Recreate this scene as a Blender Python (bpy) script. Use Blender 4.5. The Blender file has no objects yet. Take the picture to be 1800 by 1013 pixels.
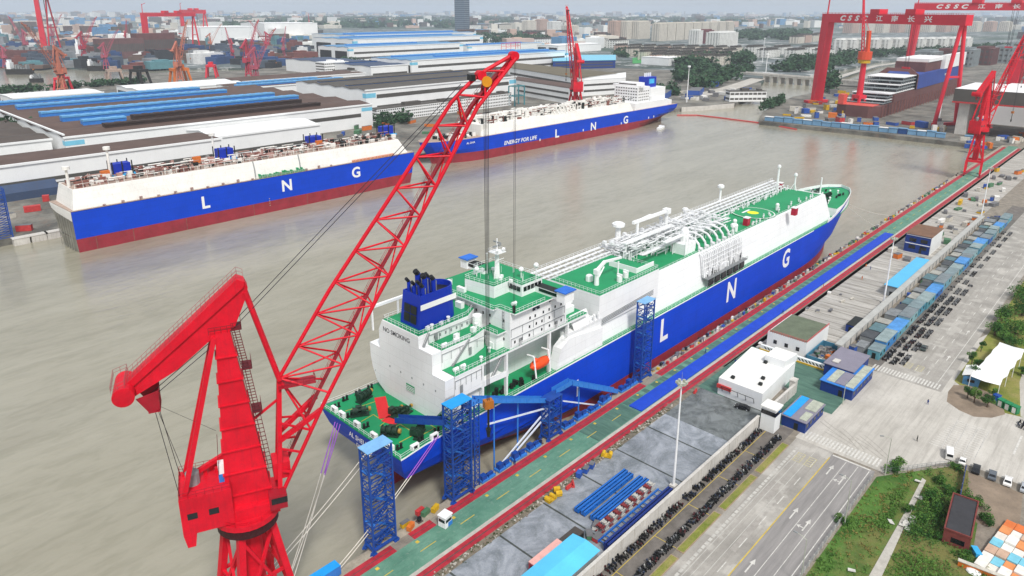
import bpy, math, random
from mathutils import Vector, Matrix
random.seed(7)
SC = bpy.context.scene
COL = SC.collection
R = math.radians
# ------------------------------------------------------------------ camera geometry
H = 115.0
F, CX, CY = 1242.0, 900.0, 388.0
PITCH = math.atan((CY - 18) / F); ROLL = R(.2); YAW = R(43.4)
hd = Vector((math.cos(YAW), math.sin(YAW), 0)); rt = Vector((math.sin(YAW), -math.cos(YAW), 0)); uz = Vector((0, 0, 1))
fw = hd * math.cos(PITCH) - uz * math.sin(PITCH); up = hd * math.sin(PITCH) + uz * math.cos(PITCH)
cr = rt * math.cos(ROLL) + up * math.sin(ROLL); cu = up * math.cos(ROLL) - rt * math.sin(ROLL)
def ray(x, y): return fw * F + cr * (x - CX) - cu * (y - CY)
def G(x, y, z=0.0):                       # a point of the photograph laid on the level z
    d = ray(x, y); return Vector((0, 0, H)) + d * ((z - H) / d.z)
def GX(x, y, X):
    d = ray(x, y); return Vector((0, 0, H)) + d * (X / d.x)
def GY(x, y, Y):
    d = ray(x, y); return Vector((0, 0, H)) + d * (Y / d.y)
def GP(x, y, ax, ay, th):                 # on the vertical plane through (ax, ay) with heading th
    n = Vector((-math.sin(th), math.cos(th), 0)); d = ray(x, y); o = Vector((0, 0, H))
    return o + d * ((Vector((ax, ay, 0)) - o).dot(n) / d.dot(n))
cam = bpy.data.cameras.new('camera'); co = bpy.data.objects.new('camera', cam); COL.objects.link(co)
co.matrix_world = Matrix(((cr.x, cu.x, -fw.x, 0), (cr.y, cu.y, -fw.y, 0), (cr.z, cu.z, -fw.z, H), (0, 0, 0, 1)))
cam.sensor_width = 36; cam.sensor_fit = 'HORIZONTAL'; cam.lens = 36 * F / 1800; cam.shift_y = (CY - 506.5) / 1800
cam.clip_start = 1; cam.clip_end = 90000
SC.camera = co
# ------------------------------------------------------------------ materials
MATS = {}
def srgb(h):
    h = h.lstrip('#'); o = []
    for i in (0, 2, 4):
        c = int(h[i:i + 2], 16) / 255; o.append(c / 12.92 if c <= .04045 else ((c + .055) / 1.055) ** 2.4)
    return o
class NT:
    def __init__(s, name):
        s.m = bpy.data.materials.new(name); s.m.use_nodes = True; s.t = s.m.node_tree; s.n = s.t.nodes; s.l = s.t.links
        s.b = s.n['Principled BSDF']; s.pos = None
    def new(s, ty, **kw):
        n = s.n.new(ty)
        for k, v in kw.items(): setattr(n, k, v)
        return n
    def P(s, scale=(1, 1, 1), rot=(0, 0, 0), obj=False):
        c = s.new('ShaderNodeTexCoord') if obj else s.new('ShaderNodeNewGeometry')
        m = s.new('ShaderNodeMapping'); m.inputs['Scale'].default_value = scale; m.inputs['Rotation'].default_value = rot
        s.l.new(c.outputs['Object' if obj else 'Position'], m.inputs['Vector']); return m.outputs[0]
    def noise(s, vec, sc, det=4, rough=.55, dist=0):
        n = s.new('ShaderNodeTexNoise'); n.inputs['Scale'].default_value = sc; n.inputs['Detail'].default_value = det
        n.inputs['Roughness'].default_value = rough; n.inputs['Distortion'].default_value = dist
        s.l.new(vec, n.inputs['Vector']); return n.outputs['Fac']
    def ramp(s, fac, *st):
        r = s.new('ShaderNodeValToRGB'); e = r.color_ramp.elements
        while len(e) < len(st): e.new(.5)
        for k, (p, c) in zip(e, st):
            k.position = p; k.color = (*(c if isinstance(c, (list, tuple)) else (c, c, c)), 1)
        s.l.new(fac, r.inputs[0]); return r.outputs[0]
    def mix(s, fac, a, b, mode='MIX'):
        m = s.new('ShaderNodeMix', data_type='RGBA', blend_type=mode)
        for k, v in ((0, fac), (6, a), (7, b)):
            if isinstance(v, (int, float)): m.inputs[k].default_value = v
            elif isinstance(v, (list, tuple)): m.inputs[k].default_value = (*v, 1)
            else: s.l.new(v, m.inputs[k])
        return m.outputs[2]
    def math(s, op, a, b=0.0):
        m = s.new('ShaderNodeMath', operation=op)
        for k, v in ((0, a), (1, b)):
            if isinstance(v, (int, float)): m.inputs[k].default_value = v
            else: s.l.new(v, m.inputs[k])
        return m.outputs[0]
    def bump(s, h, st, dist=.1):
        b = s.new('ShaderNodeBump'); b.inputs['Strength'].default_value = st; b.inputs['Distance'].default_value = dist
        s.l.new(h, b.inputs['Height']); s.l.new(b.outputs[0], s.b.inputs['Normal'])
    def done(s, col=None, rough=None, metal=0, spec=.4):
        if col is not None:
            if isinstance(col, (list, tuple)): s.b.inputs['Base Color'].default_value = (*col, 1)
            else: s.l.new(col, s.b.inputs['Base Color'])
        if rough is not None:
            if isinstance(rough, (int, float)): s.b.inputs['Roughness'].default_value = rough
            else: s.l.new(rough, s.b.inputs['Roughness'])
        s.b.inputs['Metallic'].default_value = metal; s.b.inputs['Specular IOR Level'].default_value = spec
        return s.m
def mat(name, col, rough=.6, var=.18, sc=.25, streak=0., dirt=(.12, .1, .08), metal=0, spec=.35):
    """plain paint / stuff with weathering: broad tone variation, fine grain and vertical run-off streaks"""
    if name in MATS: return MATS[name]
    if isinstance(col, str): col = srgb(col)
    t = NT(name); p = t.P()
    lo = [c * (1 - var) for c in col]; hi = [min(.95, c * (1 + var * .7)) for c in col]
    c = t.mix(t.ramp(t.noise(p, sc, 5, .65), (.3, 0.), (.72, 1.)), lo, hi)
    c = t.mix(t.math('MULTIPLY', t.ramp(t.noise(p, sc * 9, 3), (.52, 0.), (.75, 1.)), min(.5, var)), c, dirt)
    if streak:
        q = t.P(scale=(1.3, 1.3, .06))
        c = t.mix(t.math('MULTIPLY', t.ramp(t.noise(q, 1.1, 5, .7), (.5, 0.), (.78, 1.)), streak), c, dirt)
    MATS[name] = t.done(c, rough, metal, spec); return MATS[name]
def plated(name, col, bw=11., bh=3.2, tone=.92, **kw):
    """welded ship plating: a paint with faint plate seams, tone differing from plate to plate"""
    m = mat(name, col, **kw); t = m.node_tree; n = t.nodes; b = n['Principled BSDF']; src = b.inputs['Base Color'].links[0].from_socket
    g = n.new('ShaderNodeNewGeometry'); sp = n.new('ShaderNodeSeparateXYZ'); cb = n.new('ShaderNodeCombineXYZ'); br = n.new('ShaderNodeTexBrick'); t.links.new(g.outputs['Position'], sp.inputs[0]); ad = n.new('ShaderNodeMath'); t.links.new(sp.outputs['X'], ad.inputs[0]); t.links.new(sp.outputs['Y'], ad.inputs[1]); t.links.new(ad.outputs[0], cb.inputs['X']); t.links.new(sp.outputs['Z'], cb.inputs['Y']); t.links.new(cb.outputs[0], br.inputs['Vector'])
    for k, v in (('Scale', 1), ('Brick Width', bw), ('Row Height', bh), ('Mortar Size', .06), ('Mortar Smooth', .5), ('Color1', (1, 1, 1, 1)), ('Color2', (tone, tone, tone, 1)), ('Mortar', (tone - .17, tone - .17, tone - .17, 1))): br.inputs[k].default_value = v
    mx_ = n.new('ShaderNodeMix'); mx_.data_type = 'RGBA'; mx_.blend_type = 'MULTIPLY'; mx_.inputs[0].default_value = .8; t.links.new(src, mx_.inputs[6]); t.links.new(br.outputs[0], mx_.inputs[7]); t.links.new(mx_.outputs[2], b.inputs['Base Color']); return m
# ------------------------------------------------------------------ mesh builder
ORG = {}
class MB:
    def __init__(s): s.v = []; s.f = []; s.m = []
    def add(s, vs, fs, m=0):
        b = len(s.v); s.v.extend(tuple(v) for v in vs)
        for f in fs: s.f.append([b + i for i in f]); s.m.append(m)
    def box(s, x0, x1, y0, y1, z0, z1, m=0, top=None):
        vs = [(x0, y0, z0), (x1, y0, z0), (x1, y1, z0), (x0, y1, z0), (x0, y0, z1), (x1, y0, z1), (x1, y1, z1), (x0, y1, z1)]
        s.add(vs, [(0, 3, 2, 1), (0, 1, 5, 4), (1, 2, 6, 5), (2, 3, 7, 6), (3, 0, 4, 7)], m)
        s.add(vs[4:], [(0, 1, 2, 3)], m if top is None else top)
    def obox(s, cx, cy, z0, sx, sy, sz, a=0., m=0, top=None):
        s.prism([(cx + u * math.cos(a) - w * math.sin(a), cy + u * math.sin(a) + w * math.cos(a)) for u, w in ((-sx / 2, -sy / 2), (sx / 2, -sy / 2), (sx / 2, sy / 2), (-sx / 2, sy / 2))], z0, z0 + sz, m, top)
    def prism(s, poly, z0, z1, m=0, top=None):
        n = len(poly); a = sum(poly[i][0] * poly[(i + 1) % n][1] - poly[(i + 1) % n][0] * poly[i][1] for i in range(n))
        if a < 0: poly = poly[::-1]
        lo = [(p[0], p[1], z0) for p in poly]; hi = [(p[0], p[1], z1) for p in poly]
        s.add(lo + hi, [(i, (i + 1) % n, n + (i + 1) % n, n + i) for i in range(n)] + [tuple(range(n - 1, -1, -1))], m)
        s.add(hi, [tuple(range(n))], m if top is None else top)
    def frame(s, d):
        d = d.normalized(); u = Vector((0, 0, 1)) if abs(d.z) < .95 else Vector((1, 0, 0))
        a = d.cross(u).normalized(); return a, a.cross(d).normalized()
    def beam(s, p, q, w, h=None, m=0):
        p = Vector(p); q = Vector(q); h = w if h is None else h
        a, b = s.frame(q - p); a = a * (w / 2); b = b * (h / 2)
        s.add([p - a - b, p + a - b, p + a + b, p - a + b, q - a - b, q + a - b, q + a + b, q - a + b],
              [(0, 1, 2, 3), (7, 6, 5, 4), (0, 4, 5, 1), (1, 5, 6, 2), (2, 6, 7, 3), (3, 7, 4, 0)], m)
    def tube(s, p, q, r, n=6, m=0, r2=None):
        p = Vector(p); q = Vector(q); r2 = r if r2 is None else r2
        a, b = s.frame(q - p); vs = []
        for c, rr in ((p, r), (q, r2)):
            for i in range(n):
                t = 2 * math.pi * i / n; vs.append(c + a * (math.cos(t) * rr) + b * (math.sin(t) * rr))
        s.add(vs, [(i, n + i, n + (i + 1) % n, (i + 1) % n) for i in range(n)] + [tuple(range(n)), tuple(range(2 * n - 1, n - 1, -1))], m)
    def path(s, pts, r, n=5, m=0):
        for a, b in zip(pts, pts[1:]): s.tube(a, b, r, n, m)
    def quad(s, a, b, c, d, m=0): s.add([a, b, c, d], [(0, 1, 2, 3)], m)
    def ext(s, poly, d, m=0):                       # a flat polygon of 3D points pushed along d
        n = len(poly); d = Vector(d); A = [Vector(p) for p in poly]; B = [p + d for p in A]
        s.add(A + B, [tuple(range(n - 1, -1, -1)), tuple(range(n, 2 * n))] + [(i, (i + 1) % n, n + (i + 1) % n, n + i) for i in range(n)], m)
    def ball(s, c, r, m=0, nu=8, nv=5, sz=1.):
        vs = []; fs = []
        for j in range(nv + 1):
            t = math.pi * j / nv
            for i in range(nu):
                u = 2 * math.pi * i / nu; vs.append((c[0] + r * math.sin(t) * math.cos(u), c[1] + r * math.sin(t) * math.sin(u), c[2] - r * sz * math.cos(t)))
        for j in range(nv):
            for i in range(nu): fs.append((j * nu + i, j * nu + (i + 1) % nu, (j + 1) * nu + (i + 1) % nu, (j + 1) * nu + i))
        s.add(vs, fs, m)
    def rail(s, pts, h=1.1, r=.05, step=2., m=0, closed=False, nr=2):
        pts = [Vector(p) for p in pts]
        if closed: pts.append(pts[0])
        for a, b in zip(pts, pts[1:]):
            L = (b - a).length; k = max(1, int(L / step))
            for i in range(k + 1):
                c = a.lerp(b, i / k); s.beam(c, c + Vector((0, 0, h)), r * 1.5, m=m)
            for j in range(nr): z = Vector((0, 0, h * (j + 1) / nr)); s.beam(a + z, b + z, r * 1.5, m=m)
    def ladder(s, a, b, w=.6, m=0, n=None):
        a = Vector(a); b = Vector(b); u, v = s.frame(b - a); u = u * w / 2; s.beam(a - u, b - u, .08, m=m); s.beam(a + u, b + u, .08, m=m)
        k = n or int((b - a).length / .8)
        for i in range(k): c = a.lerp(b, (i + .5) / k); s.beam(c - u, c + u, .07, m=m)
    def build(s, name, mats, parent=None, smooth=False):
        if not isinstance(mats, (list, tuple)): mats = [mats]
        o3 = Vector((0, 0, 0)); r = parent
        while r is not None:
            if r.name in ORG: o3 = ORG[r.name]
            r = r.parent
        me = bpy.data.meshes.new(name)
        me.from_pydata([(v[0] - o3.x, v[1] - o3.y, v[2] - o3.z) for v in s.v] if o3.length else s.v, [], s.f)
        for mm in mats: me.materials.append(mm)
        me.polygons.foreach_set('material_index', s.m)
        if smooth: me.polygons.foreach_set('use_smooth', [True] * len(s.f))
        me.update(); o = bpy.data.objects.new(name, me); COL.objects.link(o)
        if parent: o.parent = parent
        return o
def tag(o, label=None, cat=None, group=None, kind=None):
    for k, v in (('label', label), ('category', cat), ('group', group), ('kind', kind)):
        if v: o[k] = v
    return o
def thing(name, label, cat, loc=(0, 0, 0), rz=0., group=None, world=False):
    o = bpy.data.objects.new(name, None); COL.objects.link(o); o.location = loc; o.rotation_euler.z = rz; o.empty_display_size = .5
    if world: ORG[o.name] = Vector(loc)
    return tag(o, label, cat, group)
KIDS = {}
def dup(root, loc, rz, label, group=None, scale=None):
    r = root.copy(); COL.objects.link(r); r.location = loc; r.rotation_euler.z = rz; r['label'] = label
    if group: r['group'] = group
    if scale: r.scale = scale
    for ch in root.children:
        c = ch.copy(); COL.objects.link(c); c.parent = r
        for g in ch.children: d = g.copy(); COL.objects.link(d); d.parent = c
    return r
def struct(name, mb, mats): return tag(mb.build(name, mats), kind='structure')
def text_mb(txt, fn, size=1., bold=0., font=None, shear=0., align='CENTER', depth=.06):
    """lettering as a mesh: fn maps (x, y) of the line of text to a point in the world"""
    cu_ = bpy.data.curves.new('lettering', 'FONT'); cu_.body = txt; cu_.size = size; cu_.align_x = align; cu_.align_y = 'CENTER'; cu_.offset = bold; cu_.shear = shear; cu_.resolution_u = 3
    ob = bpy.data.objects.new('lettering', cu_); COL.objects.link(ob); dg = bpy.context.evaluated_depsgraph_get()
    me = bpy.data.meshes.new_from_object(ob.evaluated_get(dg)); mb = MB()
    mb.add([fn(v.co.x, v.co.y) for v in me.vertices], [tuple(p.vertices) for p in me.polygons])
    bpy.data.objects.remove(ob); bpy.data.curves.remove(cu_); bpy.data.meshes.remove(me); return mb
# ------------------------------------------------------------------ light
W = bpy.data.worlds.new('World'); SC.world = W; W.use_nodes = True
wn = W.node_tree.nodes; wl = W.node_tree.links; bg = wn['Background']
sky = wn.new('ShaderNodeTexSky'); sky.sky_type = 'NISHITA'; sky.sun_disc = False
SUN_EL, SUN_AZ = 52, -118                    # degrees; azimuth of the sun measured from +X
sky.sun_elevation = R(SUN_EL); sky.sun_rotation = R(90 - SUN_AZ); sky.air_density = 1.2; sky.dust_density = 6; sky.ozone_density = 1.2
# an even cloud layer over the clear sky
tc = wn.new('ShaderNodeTexCoord'); ns = wn.new('ShaderNodeTexNoise'); ns.inputs['Scale'].default_value = 3; ns.inputs['Detail'].default_value = 5
mp = wn.new('ShaderNodeMapping'); mp.inputs['Scale'].default_value = (1, 1, 5); wl.new(tc.outputs['Generated'], mp.inputs[0]); wl.new(mp.outputs[0], ns.inputs['Vector'])
cr_ = wn.new('ShaderNodeValToRGB'); cr_.color_ramp.elements[0].position = .3; cr_.color_ramp.elements[0].color = (5.7, 6.15, 6.8, 1); cr_.color_ramp.elements[1].position = .7; cr_.color_ramp.elements[1].color = (7.6, 7.85, 8.2, 1)
wl.new(ns.outputs['Fac'], cr_.inputs[0])
mx = wn.new('ShaderNodeMix'); mx.data_type = 'RGBA'; mx.inputs[0].default_value = .82
wl.new(sky.outputs[0], mx.inputs[6]); wl.new(cr_.outputs[0], mx.inputs[7]); wl.new(mx.outputs[2], bg.inputs[0]); bg.inputs[1].default_value = .05
sl = bpy.data.lights.new('sun', 'SUN'); sl.energy = 1.5; sl.angle = R(10); sl.color = (1, .975, .94)
so = bpy.data.objects.new('sun', sl); COL.objects.link(so)
sd = Vector((math.cos(R(SUN_EL)) * math.cos(R(SUN_AZ)), math.cos(R(SUN_EL)) * math.sin(R(SUN_AZ)), math.sin(R(SUN_EL))))
so.rotation_euler = sd.to_track_quat('Z', 'Y').to_euler(); so.location = (0, -100, 300)
vs = SC.view_settings; SC.display_settings.display_device = 'sRGB'; vs.view_transform = 'Standard'; vs.look = 'None'; vs.exposure = 1.04; vs.gamma = 1; vs.use_curve_mapping = False
SC.cycles.use_denoising = True; SC.cycles.max_bounces = 6; SC.cycles.diffuse_bounces = 3; SC.cycles.volume_bounces = 1; SC.cycles.transparent_max_bounces = 8
# ------------------------------------------------------------------ haze, water, ground
t = NT('air'); t.n.remove(t.b); pv = t.new('ShaderNodeVolumePrincipled'); pv.inputs['Color'].default_value = (.76, .84, .95, 1); pv.inputs['Density'].default_value = .00007; pv.inputs['Anisotropy'].default_value = 0.
t.l.new(pv.outputs[0], t.n['Material Output'].inputs['Volume'])
mb = MB(); mb.box(-34000, 34000, -34000, 34000, -9, 300); tag(mb.build('haze', t.m), 'pale blue haze of the overcast day', 'haze', kind='stuff')
# water: muddy, wind-rippled
t = NT('river_water'); p = t.P()
n1 = t.noise(p, .006, 3); n2 = t.noise(t.P(scale=(.35, 1, 1), rot=(0, 0, R(-38))), .32, 4, .6, .4); n3 = t.noise(t.P(scale=(.5, 1, 1), rot=(0, 0, R(-20))), 1.3, 3)
c = t.mix(t.ramp(n1, (.35, 0.), (.65, 1.)), srgb('#938e7b'), srgb('#9b9787'))
c = t.mix(t.math('MULTIPLY', t.ramp(n2, (.45, 0.), (.62, 1.)), .22), c, srgb('#6c6a54'))
n4 = t.noise(t.P(scale=(.22, 1, 1), rot=(0, 0, R(-50))), .03, 5, .65, 1.2); c = t.mix(t.math('MULTIPLY', t.ramp(n4, (.46, 0.), (.66, 1.)), .45), c, srgb('#a9a493')); c = t.mix(t.math('MULTIPLY', t.ramp(n4, (.3, 1.), (.44, 0.)), .35), c, srgb('#7c7663'))
hgt = t.math('ADD', t.math('MULTIPLY', n2, 1.), t.math('MULTIPLY', n3, .35)); t.bump(hgt, .3, .6)
M_water = t.done(c, t.ramp(n1, (.3, .1), (.7, .2)), spec=.5)
mb = MB(); mb.quad((-8000, -6000, -4), (9000, -6000, -4), (9000, 9000, -4), (-8000, 9000, -4)); struct('water', mb, M_water)
# near ground: yards, roads and verges lie on it as sheets
t = NT('yard_concrete'); p = t.P()
br = t.new('ShaderNodeTexBrick'); br.offset = 0; br.inputs['Scale'].default_value = 1; br.inputs['Mortar Size'].default_value = .28; br.inputs['Mortar Smooth'].default_value = .2; br.inputs['Brick Width'].default_value = 15.25; br.inputs['Row Height'].default_value = 200
br.inputs['Color1'].default_value = (1, 1, 1, 1); br.inputs['Color2'].default_value = (.86, .86, .86, 1); br.inputs['Mortar'].default_value = (.2, .21, .17, 1)
mpn = t.P(); t.n[mpn.node.name].inputs['Location'].default_value = (-4.2, 60, 0); t.l.new(mpn, br.inputs['Vector'])
c = t.mix(t.ramp(t.noise(p, .09, 6, .7, 1.5), (.38, 0.), (.62, 1.)), srgb('#737a80'), srgb('#a3a8b0'))
c = t.mix(t.math('MULTIPLY', t.ramp(t.noise(p, .5, 6, .75), (.5, 0.), (.7, 1.)), .45), c, srgb('#5f6668'))
c = t.mix(t.math('MULTIPLY', t.ramp(t.noise(p, 2.2, 4, .7), (.5, 0.), (.66, 1.)), .25), c, srgb('#bcbcb8'))
M_yard = t.done(t.mix(1., c, br.outputs[0], 'MULTIPLY'), .75)
t = NT('pale_concrete'); p = t.P()
c = t.mix(t.ramp(t.noise(p, .06, 5, .65), (.3, 0.), (.7, 1.)), srgb('#aca79e'), srgb('#cbc6bd'))
c = t.mix(t.math('MULTIPLY', t.ramp(t.noise(t.P(scale=(.04, .8, 1), rot=(0, 0, R(28))), .9, 5, .7), (.46, 0.), (.68, 1.)), .5), c, srgb('#8b857d'))
c = t.mix(t.math('MULTIPLY', t.ramp(t.noise(p, .8, 4), (.55, 0.), (.7, 1.)), .2), c, srgb('#8a857c')); M_pale = t.done(c, .8)
t = NT('road_asphalt'); p = t.P()
c = t.mix(t.ramp(t.noise(p, .08, 5, .65), (.3, 0.), (.7, 1.)), srgb('#8b8780'), srgb('#b3aea6'))
c = t.mix(t.math('MULTIPLY', t.ramp(t.noise(t.P(scale=(.03, .9, 1)), 1.1, 5, .7), (.48, 0.), (.7, 1.)), .4), c, srgb('#77736e')); c = t.mix(t.math('MULTIPLY', t.ramp(t.noise(p, .16, 3, .5), (.56, 0.), (.6, 1.)), .35), c, srgb('#c2beb6'))
c = t.mix(t.math('MULTIPLY', t.ramp(t.noise(p, 1.5, 4), (.56, 0.), (.68, 1.)), .2), c, srgb('#6a6764')); M_road = t.done(c, .85)
t = NT('turning_lane_asphalt'); p = t.P()
c = t.mix(t.ramp(t.noise(t.P(scale=(.06, .7, 1)), .9, 5, .7), (.3, 0.), (.7, 1.)), srgb('#7c7977'), srgb('#9a9693')); M_road2 = t.done(c, .85)
t = NT('parking_asphalt'); p = t.P()
c = t.mix(t.ramp(t.noise(p, .3, 6, .7), (.35, 0.), (.65, 1.)), srgb('#5f5a55'), srgb('#7b756f')); M_park = t.done(c, .9)
def grass_mat(nm, a, b, d, sc=.12):
    t = NT(nm); p = t.P()
    c = t.mix(t.ramp(t.noise(p, sc, 6, .7, .6), (.36, 0.), (.62, 1.)), srgb(a), srgb(b))
    c = t.mix(t.math('MULTIPLY', t.ramp(t.noise(p, sc * .55, 5, .7), (.42, 0.), (.6, 1.)), .85), c, srgb(d))
    c = t.mix(t.math('MULTIPLY', t.ramp(t.noise(p, 2.6, 4, .7), (.45, 0.), (.7, 1.)), .45), c, [x * .45 for x in srgb(a)])
    t.bump(t.noise(p, 2.2, 4), .5, .3); return t.done(c, .9, spec=.1)
M_grass = grass_mat('rough_grass', '#44662e', '#5d7f3c', '#7d7348'); M_lawn = grass_mat('mown_grass', '#6f7a38', '#8b8f45', '#99905a', .2)
t = NT('quay_green_paint'); p = t.P()
c = t.mix(t.ramp(t.noise(p, .12, 5, .7), (.35, 0.), (.7, 1.)), srgb('#4e7d69'), srgb('#6f9a85'))
c = t.mix(t.math('MULTIPLY', t.ramp(t.noise(t.P(scale=(.15, 1, 1)), .9, 6, .75), (.5, 0.), (.68, 1.)), .55), c, srgb('#3f6657'))
c = t.mix(t.math('MULTIPLY', t.ramp(t.noise(p, 1.1, 5, .7), (.55, 0.), (.7, 1.)), .4), c, srgb('#98a69b')); M_green = t.done(c, .7)
t = NT('dark_green_paint'); p = t.P()
c = t.mix(t.ramp(t.noise(t.P(scale=(1, .2, 1), rot=(0, 0, R(20))), .5, 6, .75), (.35, 0.), (.7, 1.)), srgb('#3c5c50'), srgb('#5f8272')); M_green2 = t.done(c, .7)
M_redline = mat('red_rail_paint', '#b02a38', .65, .35, .5, dirt=(.2, .05, .05)); M_steel = mat('worn_steel', '#5a4a48', .5, .3, 1.)
M_blueline = mat('blue_carpet', '#1747c0', .7, .15, .4); M_white = mat('road_white', '#cfccc5', .7, .3, .8, dirt=(.4, .39, .37)); M_yellow = mat('road_yellow', '#cdb240', .7, .25, .7, dirt=(.4, .36, .2))
M_kerb2 = mat('verge_kerb', '#a08a74', .8, .2, .6); M_kerb = mat('kerb_concrete', '#b9b4aa', .8, .2, .6); M_soil = mat('bare_soil', '#8d7d6c', .9, .3, .15); M_quayside = mat('quay_wall_concrete', '#8f877b', .85, .35, .3, .5)
t = NT('slab_concrete'); p = t.P()
br = t.new('ShaderNodeTexBrick'); br.offset = 0; br.inputs['Scale'].default_value = 1; br.inputs['Mortar Size'].default_value = .22; br.inputs['Mortar Smooth'].default_value = .3; br.inputs['Brick Width'].default_value = 5.8; br.inputs['Row Height'].default_value = 300
br.inputs['Color1'].default_value = (1, 1, 1, 1); br.inputs['Color2'].default_value = (.84, .84, .84, 1); br.inputs['Mortar'].default_value = (.3, .3, .28, 1); t.l.new(t.P(), br.inputs['Vector'])
c = t.mix(t.ramp(t.noise(t.P(scale=(.5, .06, 1)), .8, 5, .7), (.35, 0.), (.68, 1.)), srgb('#969188'), srgb('#c9c5bd')); c = t.mix(t.math('MULTIPLY', t.ramp(t.noise(p, .7, 5, .7), (.54, 0.), (.7, 1.)), .35), c, srgb('#85807a')); M_slab = t.done(t.mix(.9, c, br.outputs[0], 'MULTIPLY'), .8)
t = NT('wet_concrete'); p = t.P(); c = t.mix(t.ramp(t.noise(p, .22, 6, .7, .8), (.36, 0.), (.64, 1.)), srgb('#4f5453'), srgb('#7d8282')); M_wet = t.done(c, t.ramp(t.noise(p, .22, 4), (.4, .25), (.6, .7)))
M_fadew = mat('worn_white', '#bdbab3', .8, .25, .6, dirt=(.4, .39, .37)); M_fade = mat('faded_yellow', '#b9b08a', .8, .2, 1., dirt=(.5, .48, .42))
def flat(mb, x0, x1, y0, y1, z, m=0): mb.quad((x0, y0, z), (x1, y0, z), (x1, y1, z), (x0, y1, z), m)
def sheet(name, mt, z, *rects):
    mb = MB()
    for r in rects: flat(mb, *r, z)
    return struct(name, mb, mt)
mb = MB(); mb.prism([(-400, -600), (1100, -600), (1100, -40), (760, 112), (-400, 112)], -9, -.004); struct('quay_ground', mb, [M_quayside])
sheet('yard', M_yard, 0, (-60, 190, 73.5, 94))
sheet('upper_yard', M_slab, 0, (205, 760, 73.5, 95.5))
sheet('service_lane', M_green2, .004, (187, 226, 86, 95), (206, 226, 66, 86), (200, 222, 58, 66), (184, 206, 66, 73.4)); sheet('wet_yard', M_wet, .004, (166, 187, 73.5, 94))
sheet('quay_lane', M_green, 0, (-60, 760, 99.5, 107)); 
sheet('quay_edge_strip', mat('quay_edge_concrete', '#a39a8a', .85, .35, .35), 0, (-60, 760, 109.6, 111.9))
sheet('drain_strip', mat('weedy_drain', '#7d7566', .9, .5, .6), 0, (-60, 760, 94, 96))
mb = MB()
for (x0, x1) in ((-60, 76.5), (81.5, 88), (92, 176), (185, 750)):
    flat(mb, x0, x1, 107, 108.2, .004); flat(mb, x0, x1, 108.4, 109.6, .004)
    flat(mb, x0, x1, 108.2, 108.4, .002, 1)
for (a, b) in ((96, 97.1), (97.4, 98.5)): flat(mb, -60, 750, a, b, .004)
flat(mb, -60, 750, 97.1, 97.4, .002, 1); flat(mb, -60, 750, 98.5, 99.5, 0, 2)
struct('crane_rail_strips', mb, [M_redline, M_steel, M_kerb])
mb = MB()
for i in range(60): x = -40 + i * 12; flat(mb, x, x + 4.5, 103.1, 103.3, .008)
for i in range(30): flat(mb, -40 + i * 11, -39.2 + i * 11, 105.6, 106.4, .008)
struct('quay_lane_markings', mb, M_yellow)
mb = MB(); mb.box(162, 404, 99.7, 104.1, .01, .35); struct('painted_walkway', mb, [M_blueline])
mb = MB()
flat(mb, 141, 161.6, 99.8, 106.8, .006)
for i in range(46): x = 162 + i * 5.1; flat(mb, x, x + 4.2 - (i * 7 % 5) * .5, 104.5, 106.6, .006)
struct('netting_sheets', mb, M_green2)
# roadside
sheet('parking_strip', M_park, 0, (-60, 184, 62.6, 71), (241, 520, 57, 65))
mb = MB()
for i in range(7):
    x = 42 + i * 19.4; mb.box(x, x + 17.4, 60.6, 62.6, 0, .14, 1); flat(mb, x + .2, x + 17.2, 60.8, 62.4, .15, 0)
struct('verge_beds', mb, [M_lawn, M_kerb2])
sheet('road', M_road, 0, (-60, 181, 50.5, 60.6), (237, 900, 37.8, 57))
sheet('turning_lanes', M_road2, .002, (-60, 180, 39.6, 50.5))
mb = MB(); mb.prism([(181, 61), (181, 38), (186, 34), (200, 25.5), (200, 8), (196, -40), (900, -120), (900, 28), (330, 28), (290, 37.8), (237, 37.8), (237, 58), (222, 58), (222, 61)], -.002, 0); struct('junction_paving', mb, M_pale)
mb = MB(); L = lambda x0, x1, y0, y1: flat(mb, x0, x1, y0, y1, .008)
for i in range(16): L(20 + i * 10, 24 + i * 10, 52.6, 52.8)
L(179.4, 180, 40.6, 50.2); L(-60, 179, 40.6, 40.8); L(120, 179, 43.4, 43.55); L(120, 179, 46.4, 46.55)
for i in range(9): L(48 + i * 8, 52 + i * 8, 46.4, 46.55)
L(104, 120, 43.4, 43.55); L(104, 104.4, 40.8, 43.4)
for i in range(22): y = 39.8 + i * .93; L(182.4, 186.8, y, y + .5); L(238.2, 242.4, y - .9, y - .4)
L(243, 420, 40, 40.2)
for i in range(16): L(246 + i * 11, 250 + i * 11, 47.6, 47.8); L(246 + i * 11, 250 + i * 11, 44.0, 44.2)
def arrow(x, y, turn=0):
    L(x, x + 3.4, y - .16, y + .16); mb.add([(x + 3.4, y - .6, .008), (x + 5.2, y, .008), (x + 3.4, y + .6, .008)], [(0, 1, 2)])
    if turn: L(x + 1, x + 1.3, y, y + 1.1); mb.add([(x + .5, y + 1.0, .008), (x + 1.9, y + 1.0, .008), (x + 1.2, y + 1.8, .008)], [(0, 2, 1)])
for x in (170, 147, 124): arrow(x, 48.4)
for x in (168, 145): arrow(x, 44.6, 1)
for x in (262, 290, 318): arrow(x, 42)
[L(204 + i * 1.3, 204.25 + i * 1.3, 22, 33 - i * .2) for i in range(15)]; [L(204, 222, 22 + i * 2.6, 22.2 + i * 2.6) for i in range(4)]; L(231, 232, -18, -12); mb.box(214, 226, 14.6, 15.1, .004, .008)
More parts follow.
